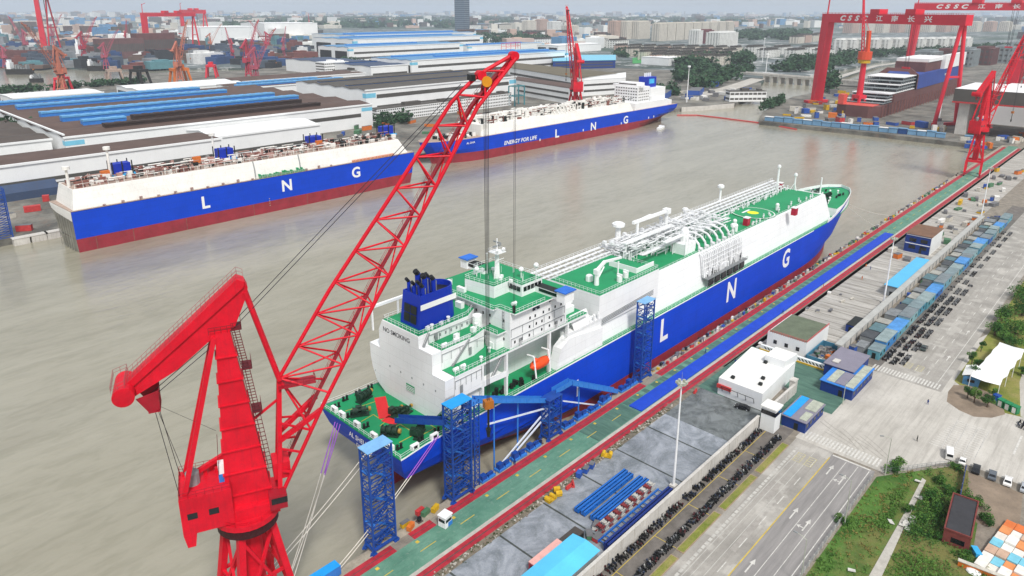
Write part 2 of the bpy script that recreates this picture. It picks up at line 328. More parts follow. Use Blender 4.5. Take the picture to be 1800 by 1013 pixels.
struct('road_markings', mb, M_white); mb = MB(); [flat(mb, -60, 178, y, y + .14, .008) for y in (57.6, 56.2, 54.2)]; [flat(mb, 20 + i * 1.6, 21.2 + i * 1.6, 58.2, 58.9, .007) for i in range(98)]; struct('cycle_lane_markings', mb, M_fadew)
mb = MB(); L(-60, 178, 50.35, 50.6)
L(-60, 178, 68.3, 68.45)
for i in range(10): L(30 + i * 15, 30.15 + i * 15, 62.8, 68.3)
struct('yellow_markings', mb, M_yellow); mb = MB()
for k, (x0, y0) in enumerate(((170, 52.4), (170, 55.4), (247, 46), (247, 49.4))):
    for j in range(5): flat(mb, x0 + j * 1.1, x0 + j * 1.1 + .25, y0, y0 + 2.2 - (j % 2) * .6, .008)
    for j in range(2): flat(mb, x0, x0 + 4.6, y0 + j * 1.8, y0 + j * 1.8 + .2, .0085)
struct('faded_markings', mb, M_fade)
# tyre marks at the crossings, patches in the asphalt
tm = random.Random(17); mb = MB()
for i in range(6):
    x, y = tm.choice(((188, 43), (190, 46), (189, 41))); x += tm.uniform(-5, 5); y += tm.uniform(-4, 4); a = tm.choice((.9, 1.1, 1.3)) + tm.uniform(-.2, .2); k = tm.uniform(-.06, .06); w = .11; pts = []
    for j in range(9): pts.append((x, y)); x += math.cos(a) * 1.3; y += math.sin(a) * 1.3; a += k
    for off in (0, 1.5):
        for (xa, ya), (xb, yb) in zip(pts, pts[1:]): nx, ny = -(yb - ya) / 1.3, (xb - xa) / 1.3; mb.quad((xa + nx * (off - w), ya + ny * (off - w), .0052 + i * .0001), (xb + nx * (off - w), yb + ny * (off - w), .0052 + i * .0001), (xb + nx * (off + w), yb + ny * (off + w), .0052 + i * .0001), (xa + nx * (off + w), ya + ny * (off + w), .0052 + i * .0001))
struct('tyre_marks', mb, [mat('tyre_mark', '#a19c93', .9, .25, 1.)])
mb = MB()
for (x0, x1, y0, y1) in ((128, 141, 52.6, 54), (96, 106, 50.9, 53.6), (150, 158, 55, 57.4), (110, 118, 41.2, 43), (262, 276, 41, 43.4), (300, 318, 50, 52.6), (252, 258, 45, 47)): flat(mb, x0, x1, y0, y1, .0042)
struct('asphalt_patches', mb, [mat('patch_grey', '#a29d96', .85, .2, .5)])
# rough field, lawn
mb = MB(); mb.prism([(-60, 38.6), (178, 38.6), (186, 33), (198, 24.5), (197, 21.8), (178, 16), (166, 14.6), (158, 9), (120, -30), (-60, -60)], -.003, .001); struct('rough_grass_field', mb, M_grass)
mb = MB(); mb.prism([(248, 36.5), (330, 36), (420, 37), (700, 34), (700, -60), (330, -60), (238, 15), (236, 24)], 0, .006); struct('lawn', mb, M_lawn)
mb = MB(); mb.prism([(232, 35), (239, 36.2), (245, 36), (249, 31), (247, 26), (241, 22), (236, 20.5), (231, 23), (228, 27), (229, 31)], .004, .01); struct('bare_earth', mb, M_soil)
mb = MB(); mb.prism([(238, 17), (262, 21), (292, 22.5), (400, 14), (400, -30), (246, -30), (234, 8)], .004, .012); struct('paved_forecourt', mb, M_pale)
mb = MB(); mb.prism([(185.5, 29.9), (166, 29.2), (141.5, 28.8), (100, 28.5), (100, 26.6), (143.5, 26.8), (166, 28), (185, 28.9)], .01, .12); struct('field_path', mb, M_kerb)
mb = MB(); mb.prism([(197, 22), (196, 10), (178, 8), (176, 16), (187, 20)], .004, .014); struct('soil_patch', mb, M_soil)
# far land
t = NT('far_land'); p = t.P()
c = t.mix(t.ramp(t.noise(p, .004, 8, .75), (.42, 0.), (.56, 1.)), srgb('#3d4a42'), srgb('#6a7274'))
c = t.mix(t.ramp(t.noise(p, .013, 6, .8), (.52, 0.), (.62, 1.)), c, srgb('#c4c4c2')); c = t.mix(t.ramp(t.noise(p, .0011, 4, .6), (.5, 0.), (.62, 1.)), c, srgb('#3f5243')); M_far = t.done(c, .9)
t = NT('shipyard_ground'); p = t.P()
c = t.mix(t.ramp(t.noise(p, .03, 7, .75), (.4, 0.), (.62, 1.)), srgb('#55544f'), srgb('#8b887f')); c = t.mix(t.math('MULTIPLY', t.ramp(t.noise(p, .15, 5, .75), (.52, 0.), (.64, 1.)), .6), c, srgb('#7d6a5c')); M_ygr = t.done(c, .9)
def far_pt(px, dist):
    d = ray(px, 30); d.z = 0; d.normalize(); return (d.x * dist, d.y * dist)
g2 = lambda *ps: [tuple(G(*p)[:2]) for p in ps]
mb = MB(); mb.prism([far_pt(-1500, 32000)] + g2((-700, 104), (0, 109), (250, 119), (420, 120), (520, 114), (620, 140), (1200, 140), (1338, 148), (1350, 131), (1420, 133), (1500, 118), (1540, 108), (1600, 104), (1700, 98), (2400, 88)) + [far_pt(3000, 32000), far_pt(2000, 32000), far_pt(1200, 32000), far_pt(600, 32000), far_pt(0, 32000)], -9, -.5); struct('far_ground', mb, [M_far])
mb = MB(); mb.prism([(-900, 433), (335, 433), (335, 452), (745, 452)] + g2((1200, 190), (1245, 187), (1290, 183), (1310, 173), (1338, 160), (1338, 146), (1200, 125), (700, 100), (520, 112), (430, 125), (265, 128), (110, 158), (0, 167), (-120, 185)) + [(-900, 800)], -9, 0); struct('shipyard_ground', mb, [M_ygr])
mb = MB(); mb.prism(g2((1335, 213), (1500, 230), (1700, 252)) + [(745, 112), (790, -40)] + g2((2600, 240), (2400, 110), (1800, 100), (1640, 106), (1600, 117), (1530, 137), (1470, 143), (1450, 160), (1395, 170), (1360, 184), (1340, 198)), -9, -.01); struct('dockyard_ground', mb, [M_ygr])
# ------------------------------------------------------------------ the near gas carrier
M_hblue = plated('hull_blue', (.002, .06, .6), rough=.5, var=.1, sc=.08, streak=.2, dirt=(.01, .05, .3), spec=.15); M_hred = plated('hull_red', '#9c2c3a', rough=.55, var=.25, sc=.15, streak=.4, dirt=(.2, .1, .08))
M_shipw = plated('ship_white', '#f4f5f5', 9., 2.6, .97, rough=.45, var=.05, sc=.12, streak=.12, dirt=(.5, .46, .4)); M_deck = mat('deck_green', '#12905a', .55, .14, .12, dirt=(.05, .25, .14))
M_winch = mat('winch_dark_green', '#1d3a2c', .5, .25, .8); M_dark = mat('dark_machinery', '#161d1b', .5, .3, .8); M_glass = mat('dark_glass', '#10151c', .12, .2, .5, spec=.6); M_gold = mat('winch_brass', '#b08a3c', .4, .25, 1.)
M_orange = mat('lifeboat_orange', '#e8501c', .4, .08, .5); M_funnel = mat('funnel_blue', (.001, .028, .42), .5, .1, .2, .1, dirt=(.02, .03, .2)); M_soot = mat('sooty_pipe', '#191a20', .5, .3, 1.)
M_redbox = mat('fire_red', '#b01434', .5, .12, .6); M_pipe = mat('pipe_white', '#e6e7e8', .4, .08, .3, dirt=(.5, .5, .5)); M_grey = mat('ship_grey', '#8f9394', .6, .2, .4); M_canvas = mat('blue_canvas', '#2a6fd0', .6, .15, .5)
M_skyblue = mat('cyan_roof', '#3fb4ea', .5, .15, .4); M_redcarpet = mat('red_carpet', '#e02a2e', .7, .1, .5); M_letter = mat('letter_white', '#f2f2f0', .5, .04, .3); M_letter_dark = mat('letter_dark', '#55565a', .6, .1, .5)
YC = 131.0
def sm(t): t = max(0, min(1, t)); return t * t * (3 - 2 * t)
def hull(root, yc, hw, zs, xa, xf, a0, la, lf, zred, zw, ns=46, flip=False, mats=None, fexp=.5, sheer=None):
    """lofted hull: levels zs; xa/xf stern and stem at each level; a0, la stern fullness; lf bow taper length (fractions)"""
    mb = MB(); rows = []
    S = [0, .005, .012, .025, .05, .08, .11, .15, .2, .25] + [.3 + .05 * i for i in range(8)] + [.7 + .3 * i / 22 for i in range(23)]
    for k, z in enumerate(zs):
        row = []
        for s in S:
            x = xa[k] + (xf[k] - xa[k]) * s
            fa = a0[k] + (1 - a0[k]) * sm(s / la[k]) ** .8
            tt = min(1, (1 - s) / lf[k]); ff = (1 - (1 - tt) ** 2) ** (fexp if z > zred + 3 else .75)
            row.append((x, hw * fa * ff))
        rows.append(row)
    n = len(S)
    for side in (-1, 1):
        vs = [(x, yc + side * w, z + (sheer(x) * max(0, (z - 4) / 12) if sheer else 0)) for z, row in zip(zs, rows) for x, w in row]
        fs = []; ms = []
        for k in range(len(zs) - 1):
            for i in range(n - 1):
                q = (k * n + i, k * n + i + 1, (k + 1) * n + i + 1, (k + 1) * n + i); fs.append(q if side < 0 else q[::-1]); ms.append(1 if zs[k + 1] <= zred + .01 else 0)
        b = len(mb.v); mb.v.extend(vs); mb.f.extend([[b + i for i in f] for f in fs]); mb.m.extend(ms)
    for k in range(len(zs) - 1):
        (xl, wl_), (xh, wh) = rows[k][0], rows[k + 1][0]
        mb.add([(xl, yc - wl_, zs[k]), (xh, yc - wh, zs[k + 1]), (xh, yc + wh, zs[k + 1]), (xl, yc + wl_, zs[k])], [(0, 1, 2, 3)], (1 if zs[k + 1] <= zred + .01 else 0) if zw is None else zw)
    o = mb.build('hull', mats or [M_hblue, M_hred, M_shipw], root); top = rows[-1]
    return o, top
ship1 = thing('gas_carrier', 'newly finished blue gas carrier with white trunk and green decks moored at the near quay', 'ship', (84, YC, -4), world=True)
ZS = [-7, -4, 0.4, 3, 5, 8, 11, 14, 16]
h1, top1 = hull(ship1, YC, 16, ZS, [106, 102, 95, 92, 89.5, 87, 85.5, 84.5, 84], [383, 384, 385, 387, 389, 394, 399, 404, 408], [.03, .06, .3, .5, .68, .88, .97, 1.02, 1.05], [.26, .24, .2, .17, .14, .1, .07, .04, .03], [.24, .24, .235, .23, .225, .22, .215, .21, .21], .4, None, sheer=lambda x: 4.2 * sm((x - 345) / 40))
# deck, bulwark, kerb
mb = MB(); out = [(x, YC - w + .15) for x, w in top1] + [(x, YC + w - .15) for x, w in reversed(top1)]
mb.prism(out, 15.7, 16.02, 0); deck = mb.build('main_deck', [M_deck], ship1)
def edge_rail(top, yc, x0, x1, side, z, h=1.15, step=2.4):
    mb = MB(); mb.rail([(x, yc + side * (w - .3), z) for x, w in top if x0 <= x <= x1], h, .035, step); return mb
mb = MB()
for sd_ in (-1, 1):
    pts = [(x, w) for x, w in top1 if x > 346]; zf = lambda x: 16 + 4.2 * sm((x - 345) / 40)
    for (xa_, wa), (xb, wb) in zip(pts, pts[1:]):
        mb.ext([(xa_, YC + sd_ * wa, zf(xa_)), (xb, YC + sd_ * wb, zf(xb)), (xb + .1, YC + sd_ * wb * 1.01, zf(xb) + 1.5), (xa_ + .1, YC + sd_ * wa * 1.01, zf(xa_) + 1.5)], (0, -sd_ * .25, 0))
mb.build('bulwark', [M_shipw], ship1); mb = MB(); fo = [(x, w - .4) for x, w in top1 if x > 357]; mb.prism([(x, YC - w) for x, w in fo] + [(x, YC + w) for x, w in reversed(fo)], 15.9, 20.1, 1, 0); mb.build('forecastle_deck', [M_deck, M_shipw], ship1)
mb = edge_rail(top1, YC, 84, 356, -1, 16); mb2 = edge_rail(top1, YC, 84, 356, 1, 16); b = len(mb.v); mb.v += mb2.v; mb.f += [[b + i for i in f] for f in mb2.f]; mb.m += mb2.m
mb.rail([(84.2, YC - 16.6, 16), (84.2, YC + 16.6, 16)], 1.15, .04, 2.); mb.build('deck_railing', [M_shipw], ship1)
# white sheer strake line along the near side
mb = MB(); pts = [(x, w) for x, w in top1 if 84 <= x < 330]
for (a, wa), (b_, wb) in zip(pts, pts[1:]): mb.ext([(a, YC - wa - .04, 15.75), (b_, YC - wb - .04, 15.75), (b_, YC - wb - .04, 16.1), (a, YC - wa - .04, 16.1)], (0, .12, 0))
mb.build('sheer_line', [M_shipw], ship1)
# trunk
mb = MB()
def trunk(mb, x0, x1, xn0, xn1, y0, y1, z0, z1, dy, yc):
    b = [(x0, y0), (x1, y0), (x1, y1), (x0, y1)]; tp = [(xn0, y0 + dy), (xn1, y0 + dy), (xn1, y1 - dy), (xn0, y1 - dy)]
    vs = [(x, y, z0) for x, y in b] + [(x, y, z1) for x, y in tp]
    mb.add(vs, [(0, 1, 5, 4), (1, 2, 6, 5), (2, 3, 7, 6), (3, 0, 4, 7)], 0)
    i = 1.2; mb.add([(xn0 + .3, y0 + dy + i, z1), (xn1 - i, y0 + dy + i, z1), (xn1 - i, y1 - dy - i, z1), (xn0 + .3, y1 - dy - i, z1)], [(0, 1, 2, 3)], 1)
    T = vs[4:]; I = mb.v[-4:]
    mb.add(T + I, [(0, 1, 5, 4), (1, 2, 6, 5), (2, 3, 7, 6), (3, 0, 4, 7)], 0)
trunk(mb, 163, 355, 163, 349, 117, 145, 16, 29, 2.1, YC); tr = mb.build('trunk', [M_shipw, M_deck], ship1)
mb = MB(); mb.rail([(196, 119.6, 29), (348, 119.6, 29), (348, 142.4, 29), (196, 142.4, 29)], 1.2, .04, 2.6); mb.build('railing', [M_shipw], tr)
mb = MB()
for i in range(0): x = 178 + i * 19; mb.ext([(x, 116.94, 16), (x, 117.02, 16), (x + .02, 118.99, 28.9), (x + .02, 118.91, 28.9)], (.25, 0, 0))

# letters
def side_text(txt, xc, zc, size, y, parent, mt=M_letter, bold=.02, shear=0, sx=1., flip=False, slope=0, nm='lettering'):
    fn = (lambda u, v: (xc + (-u if flip else u) * sx, y, zc + v + slope * u)); return text_mb(txt, fn, size, bold, shear=shear).build(nm, mt, parent)
for ch, px in (('L', 198), ('N', 247.5), ('G', 299)): side_text(ch, px, 9.2, 11.6, 114.93, h1, bold=.32, sx=.92, nm='letter')
text_mb('NO SMOKING', lambda u, v: (99.8, 135.2 - u, 35.0 + v), 1.75, .02).build('lettering', M_letter_dark, ship1)
text_mb('AL SHELILA', lambda u, v: (84.6 - (13.4 - (13.2 + v)) * .05 - .25, 131 - u, 13.2 + v), 1.9, .02).build('lettering', M_letter, h1)
text_mb('DOHA', lambda u, v: (84.8 - .25, 131 - u, 11.1 + v), 1.4, .02).build('lettering', M_letter, h1)
mb = MB(); mb.box(150, 150.6, 114.9, 115.0, 4, 9.5, 0); mb.build('draught_mark', [M_letter], h1)
# mooring deck aft: winches, bollards, fairleads, yellow lines
def winch(x, y, a, s=1., drums=3, dz=0.):
    mb = MB(); L = 5.4 * s; c, n = math.cos(a), math.sin(a); p = lambda u, w, z: (x + u * c - w * n, y + u * n + w * c, z)
    mb.obox(x, y, 16.02, L * 1.1, 2.4 * s, .35, a, 0)
    mb.tube(p(-L / 2, 0, 17.5), p(L / 2, 0, 17.5), .45 * s, 8, 0)
    for i in range(drums):
        u = -L / 2 + L * (i + .5) / drums; mb.tube(p(u - .55 * s, 0, 17.5), p(u + .55 * s, 0, 17.5), 1.0 * s, 10, 0)
        for e in (-.62, .62): mb.tube(p(u + e * s - .07, 0, 17.5), p(u + e * s + .07, 0, 17.5), 1.35 * s, 12, 0)
    mb.tube(p(L / 2 + .1, 0, 17.5), p(L / 2 + .9 * s, 0, 17.5), .75 * s, 10, 1); mb.obox(x - n * 1.6, y + c * 1.6, 16.02, 1.6, 1.2, 1.7, a, 0)
    mb.v = [(v[0], v[1], v[2] + dz) for v in mb.v]; mb.build('mooring_winch', [M_winch, M_gold, M_grey], ship1)
for (px, py, a, s, d) in ((640, 697, .2, .8, 3), (632, 724, -.5, .8, 2), (685, 759, -1.0, .8, 3), (737, 759, .6, .8, 2), (697, 724, .2, .62, 1), (714, 722, .2, .62, 1)):
    q = G(px, py, 17); winch(q.x, q.y, a, s, d)
def bitts(x, y, z=16.02, par=None):
    mb = MB(); mb.box(x - .9, x + .9, y - .35, y + .35, z, z + .2)
    for e in (-.55, .55): mb.tube((x + e, y, z), (x + e, y, z + 1.1), .3, 8); mb.tube((x + e, y, z + 1.1), (x + e, y, z + 1.25), .38, 8)
    mb.build('mooring_bitts', [M_dark], par or ship1)
for x, y in ((86.5, 118), (92, 116.8), (97, 116.8), (86.3, 124), (86.3, 131), (86.3, 138), (86.5, 144), (90, 145.5), (94, 145.5), (98, 145.6), (128, 117.2), (133, 117), (108, 117)): bitts(x, y)
mb = MB()
for x, y in ((85.2, 119.5), (85.2, 126), (85.2, 133), (85.2, 139.5), (85.2, 143)): mb = MB(); mb.box(x - .5, x + .3, y - 1.1, y + 1.1, 16.0, 17.3, 0); mb.box(x - .56, x + .36, y - .5, y + .5, 16.3, 17.0, 1); mb.build('fairlead', [M_shipw, M_dark], ship1)
for x in (89, 95, 103): mb = MB(); mb.box(x - 1.1, x + 1.1, 115.0, 115.8, 16.0, 17.3, 0); mb.box(x - .5, x + .5, 114.9, 115.86, 16.3, 17.0, 1); mb.build('fairlead', [M_shipw, M_dark], ship1)
mb = MB()
for pts in ([(88, 120), (93, 120), (93, 126), (88, 126)], [(89, 129), (96, 131), (96, 138)], [(94, 118.5), (98, 118.5), (98, 122)], [(87, 141), (96, 139)], [(87, 134), (91, 134.5), (91, 130)]):
    for a, b_ in zip(pts, pts[1:]): mb.beam((*a, 16.05), (*b_, 16.05), .16, .05)
mb.build('deck_line', [M_yellow], ship1)
# rudder and horn
mb = MB(); mb.ext([(93, YC - .5, -7), (99, YC - .5, -7), (99, YC - .5, 2.4), (93, YC - .5, 2.4)], (0, 1, 0)); mb.build('rudder', [M_hred], ship1)
# ---- accommodation and engine casing
def tier(name, poly, z0, z1, parent=None, lip=True, rail=True, skip=()):
    mb = MB(); mb.prism(poly, z0, z1, 0, 1); o = mb.build(name, [M_shipw, M_deck], parent or ship1)
    if rail:
        m2 = MB(); n = len(poly)
        for i in range(n):
            if i in skip: continue
            a, b_ = poly[i], poly[(i + 1) % n]; cx_, cy_ = sum(p[0] for p in poly) / n, sum(p[1] for p in poly) / n
            ins = lambda p: (p[0] + (.25 if p[0] < cx_ else -.25), p[1] + (.25 if p[1] < cy_ else -.25), z1)
            m2.rail([ins(a), ins(b_)], 1.15, .04, 1.5)
        m2.build('railing', [M_shipw], o)
    return o
# aft wall: a deep plate following the stepped outline, narrowing to the deck
aft = [(123.4, 16), (141, 16), (144.6, 18.2), (146.3, 21.5), (147.1, 25), (147.2, 28.9), (142.7, 28.9), (142.7, 34.2), (141, 37.4), (126.3, 37.4), (126.2, 34.3), (121.2, 34.3), (121.2, 28.9), (116.5, 28.9), (116.7, 24), (118.3, 20), (120.6, 17.3)]
mb = MB(); mb.ext([(99.86, y, z) for y, z in aft], (3, 0, 0)); aw = mb.build('aft_bulkhead', [M_shipw], ship1)
mb = MB(); mb.box(99.72, 99.82, 128.5, 131.8, 20.6, 22.6); [mb.box(99.66, 99.75, 128.5, 131.8, 20.7 + i * .45, 20.85 + i * .45, 1) for i in range(4)]; mb.build('louvre', [M_deck, M_shipw], aw)
tier('lower_tier', [(103, 118), (114, 118), (114, 124), (158, 124), (158, 145.5), (103, 145.5)], 16.02, 22.4, rail=False)
tier('port_tier', [(104, 142), (138, 142), (138, 147), (104, 147)], 16.02, 21)
tier('boat_deck_house', [(103, 116.5), (112, 116.5), (112, 119), (114, 119), (114, 124), (155, 124), (155, 145.5), (103, 147)], 22.4, 28.9, rail=False)
tier('boat_deck_edge', [(103, 116.4), (156, 116.4), (156, 124.2), (103, 124.2)], 28.3, 28.93, skip=(3, 1, 2))
tier('casing_tier', [(103, 121.2), (114, 121.2), (119, 122.6), (119, 142.7), (103, 142.7)], 28.9, 34.3, skip=(2, 3))
tier('funnel_deck', [(100, 126.3), (117, 126.6), (121.5, 129), (121.5, 141), (100, 141)], 34.3, 37.5)
acc = tier('accommodation_block', [(122.7, 116.6), (146, 116.6), (146, 146), (122.7, 146)], 28.9, 39.5, rail=False)
mb = MB(); mb.rail([(135, 115.3, 39.5), (123.1, 115.3, 39.5), (123.1, 120.6, 39.5), (121.3, 120.9, 39.5), (121.3, 146.4, 39.5)], 1.15, .04, 1.5); mb.build('railing', [M_shipw], acc)
mb = MB(); mb.prism([(121, 121.2), (122.9, 121.2), (122.9, 115), (147, 115), (147, 147), (121, 147)], 39.2, 39.55, 0, 1); mb.build('bridge_deck', [M_shipw, M_deck], acc)
mb = MB(); mb.prism([(119.4, 118), (122.7, 118), (122.7, 124), (119.4, 124)], 33.6, 34.0, 0, 1); mb.rail([(119.5, 118.1, 34), (119.5, 123.9, 34)], 1.1, .04, 1.2); mb.box(120, 122.7, 119, 123, 28.9, 33.6); mb.build('side_platform', [M_shipw, M_deck], acc)
mb = MB(); rr = random.Random(3)
for lv in range(4):
    for i in range(8):
        x = 124.5 + i * 2.7 + rr.uniform(-.4, .4)
        if rr.random() < .62: z = 30.2 + lv * 2.5; mb = MB(); mb.box(x, x + .5, 116.5, 116.62, z, z + .75); mb.build('window', [M_glass], acc)
for lv in range(3):
    for i in range(9):
        y = 118.6 + i * 2.6
        if rr.random() < .6: z = 31 + lv * 2.6; mb = MB(); mb.box(122.58, 122.72, y, y + .5, z, z + .75); mb.build('window', [M_glass], acc)
for x in (131.5, 133.2): mb = MB(); mb.box(x, x + 1.1, 116.5, 116.64, 37.2, 38.3); mb.build('window', [M_glass], acc)
mb = MB()
for i in range(9): x = 105 + i * 1.9; mb.box(x, x + .4, 126.3 - .05 + .02 * i, 126.6, 35.2, 35.9)
for i in range(5): y = 120 + i * 4.6; mb.box(99.8, 99.9, y, y + .35, 24.6, 25.1)
mb.build('vent_opening', [M_grey], ship1)
# wheelhouse
whl = [(125.3, 136.6), (126.6, 126.4), (132.8, 126.6), (132.6, 121.6), (141, 121.6), (141, 141), (132.8, 141), (132.8, 137)]
wh = tier('wheelhouse', whl, 39.55, 43, rail=False)
mb = MB(); 
for i in range(5): mb.box(133.3 + i * 1.5, 134.5 + i * 1.5, 121.5, 121.7, 40.9, 42.2)
for i in range(3): mb.box(132.5, 132.7, 122.2 + i * 1.5, 123.4 + i * 1.5, 40.9, 42.2)
for i in range(12): mb.box(140.9, 141.08, 122.4 + i * 1.55, 123.6 + i * 1.55, 40.9, 42.2)
mb.build('window', [M_glass], wh)
mb = MB(); mb.rail([(p[0], p[1], 43) for p in whl], 1.1, .04, 1.5, closed=True)
for i in range(26): x, y = rr.uniform(128, 140), rr.uniform(123, 139); mb.tube((x, y, 43), (x, y, 43 + rr.uniform(.6, 3)), .06, 4)
for i in range(7): x, y = rr.uniform(128, 139), rr.uniform(123, 138); mb.box(x, x + .8, y, y + .8, 43, 43.8)
mb.build('railing', [M_shipw], wh)
def wing(s):
    mb = MB(); y0, y1 = (121.6, 111.8) if s < 0 else (140.8, 150.2); a, b_ = min(y0, y1), max(y0, y1)
    mb.box(138, 141, a, b_, 39.4, 41.3, 0, 1); e = y1; mb.box(137.4, 141.4, e - 1.4, e + 1.4, 39.3, 42.2, 0); o = mb.build('bridge_wing', [M_shipw, M_dark], wh)
    m2 = MB(); m2.box(137.0, 141.8, e - 1.9, e + 1.9, 42.2, 42.5); m2.build('canopy', [M_canvas], o)
    m3 = MB(); m3.box(137.9, 138.02, a + 1.5, b_ - 1.5, 40.2, 41.1); m3.build('window', [M_glass], o)
    m4 = MB(); m4.ext([(139, y0, 39.4), (139, y1, 39.4), (139, y0, 36)], (.4, 0, 0)); m4.build('bracket', [M_shipw], o)
wing(-1); wing(1)
def radar_mast(x, y, z, h):
    mb = MB(); mb.tube((x, y, z), (x, y, z + h * .72), .85, 10, 0, .5); mb.box(x - 1.8, x + 1.8, y - 1.8, y + 1.8, z + h * .66, z + h * .68)
    mb.rail([(x - 1.8, y - 1.8, z + h * .68), (x + 1.8, y - 1.8, z + h * .68), (x + 1.8, y + 1.8, z + h * .68), (x - 1.8, y + 1.8, z + h * .68)], .9, .03, 1., closed=True)
    mb.tube((x, y, z + h * .68), (x, y, z + h), .2, 6); mb.box(x - 1.6, x + 1.6, y - .15, y + .15, z + h * .8, z + h * .84, 1); mb.box(x - .15, x + .15, y - 1.4, y + 1.4, z + h * .9, z + h * .93, 1)
    for e in (-1.2, 1.2): mb.beam((x - 1.5, y + e, z + h * .5), (x + 1.5, y + e, z + h * .5), .12); mb.ball((x + e, y - 1.3, z + h * .74), .5)
    mb.tube((x - 1, y, z), (x - .5, y, z + h * .5), .2, 5); return mb.build('radar_mast', [M_shipw, M_grey], ship1)
radar_mast(132, 130.5, 43, 11.5)
mb = MB()
for (px, py, hh) in ((856, 475, 6), (942, 487, 4.5), (916, 483, 2.6), (838, 480, 2.2)):
    q = G(px, py + 6, 43); mb.tube(q, q + Vector((0, 0, hh)), .14, 5); mb.ball(q + Vector((0, 0, hh)), .75 if hh < 5 else .3)
mb.build('antenna', [M_shipw], ship1)
# funnel
mb = MB()
def frus(z, k, dx=0): 
    pts = [(102.3 + dx, 128.7 + k), (102.3 + dx, 136.4 - k)] + [(112.5 - k + 3.6 * math.cos(t), 132.6 + (3.9 - k) * math.sin(t)) for t in [math.pi / 2 - math.pi * i / 8 for i in range(9)]]
    return [(x, y, z) for x, y in pts]
A = frus(37.5, 0); B = frus(46.3, .35, 1.0); n = len(A)
mb.add(A + B, [(i, (i + 1) % n, n + (i + 1) % n, n + i)[::-1] for i in range(n)], 0); C_ = [(x * .96 + 108.6 * .04, y * .93 + 132.6 * .07, z) for x, y, z in B]; D = [(x, y, 44.8) for x, y, z in C_]
mb.add(B + C_, [(i, (i + 1) % n, n + (i + 1) % n, n + i)[::-1] for i in range(n)], 0); mb.add(C_ + D, [(i, (i + 1) % n, n + (i + 1) % n, n + i)[::-1] for i in range(n)], 0); mb.add(D, [tuple(range(n - 1, -1, -1))], 2)
fn_ = mb.build('funnel', [M_funnel, M_letter, M_soot], ship1)
mb = MB(); mb.ext([(102.9, 128.72, 42.6), (115.0, 128.8, 42.6), (115.0, 128.9, 44.0), (103, 128.82, 44.0)], (0, -.08, 0)); mb.build('stripe', [M_letter], fn_)
mb = MB()
for i in range(2):
    for j in range(2): mb.ext([(102.24 + .8 * (38.6 + j * 2.5 - 37.5) / 8.8, 130 + i * 2.6, 38.6 + j * 2.5), (102.24 + .8 * (40.8 + j * 2.5 - 37.5) / 8.8, 130 + i * 2.6, 40.8 + j * 2.5), (102.24 + .8 * (40.8 + j * 2.5 - 37.5) / 8.8, 132.3 + i * 2.6, 40.8 + j * 2.5), (102.24 + .8 * (38.6 + j * 2.5 - 37.5) / 8.8, 132.3 + i * 2.6, 38.6 + j * 2.5)], (-.1, 0, 0))
mb.build('louvre', [M_dark], fn_)
for i, (x, y, r, hh) in enumerate(((104.2, 134.8, .45, 3), (104.4, 132.8, .45, 2.6), (104.6, 131, .45, 3.2), (104.8, 129.9, .5, 2.6), (106.6, 134, .75, 4.6), (107.0, 131.8, .7, 4.0), (109.0, 133, .65, 3.4), (109.2, 131, .6, 3.2))):
    mb = MB(); mb.tube((x, y, 44.6), (x, y, 45.8 + hh), r, 8, 0); mb.tube((x, y, 45.6 + hh), (x - .8, y, 46.6 + hh), r, 8, 1); mb.tube((x + r + .3, y, 44.6), (x + r + .3, y, 45 + hh), .14, 5, 2); mb.build('exhaust_pipe', [M_funnel, M_soot, M_grey], fn_)
# port side gantry by the funnel
mb = MB(); mb.beam((98, 143.5, 40.6), (118, 143.5, 40.6), .7); [mb.beam((x, 143.5, 34), (x, 143.5, 40.5), .4) for x in (98.6, 107, 117)]; mb.build('pipe_gantry', [M_shipw], ship1)
# starboard boat deck: side wall recess, lifeboat, davits, vents, stairs
mb = MB()
mb.box(147, 154, 120, 143, 28.94, 31); mb.box(148, 155, 121.5, 128, 31, 33); mb.build('deck_house', [M_shipw], ship1)
for (x, y, z) in ((105, 127, 37.5), (111, 127.6, 37.5), (118, 124.5, 34.3), (118, 119.6, 28.9), (113, 117.5, 28.9), (107, 117.4, 28.9)): mb = MB(); mb.tube((x, y, z), (x, y, z + 1.1), .3, 8); mb.tube((x, y, z + 1.1), (x, y, z + 1.4), .5, 8); mb.build('ventilator', [M_shipw], ship1)
mb = MB(); mb.tube((119.8, 126, 28.9), (119.8, 126, 37), 1.3, 10); mb.build('vent_trunk', [M_shipw], ship1)
for a_, b_ in (((101, 125.9, 34.3), (103, 125.9, 37.5)), ((106, 120.9, 28.9), (112, 120.9, 34.3)), ((116, 117.2, 22.4), (121, 117.2, 28.4)), ((103.6, 143.6, 28.9), (100, 145.6, 21))): mb = MB(); mb.beam(a_, b_, .8, .25, 0); mb.beam(Vector(a_) + Vector((0, -.4, 1)), Vector(b_) + Vector((0, -.4, 1)), .06, m=1); mb.build('stairway', [M_grey, M_shipw], ship1)
mb = MB(); [(lambda m: (m.beam((x, 116.9, 16), (x, 116.9, 28.3), .9, .6), m.build('side_pillar', [M_shipw], ship1)))(MB()) for x in (112.6, 121.5, 139, 147)]; mb.ext([(112, 116.45, 22.4), (122, 116.45, 21.6), (122, 116.45, 23.2), (112, 116.45, 24.0)], (0, .3, 0)); mb.prism([(112, 116.5), (121, 116.5), (121, 120), (112, 120)], 22, 22.4); mb.build('side_balcony', [M_shipw], ship1)
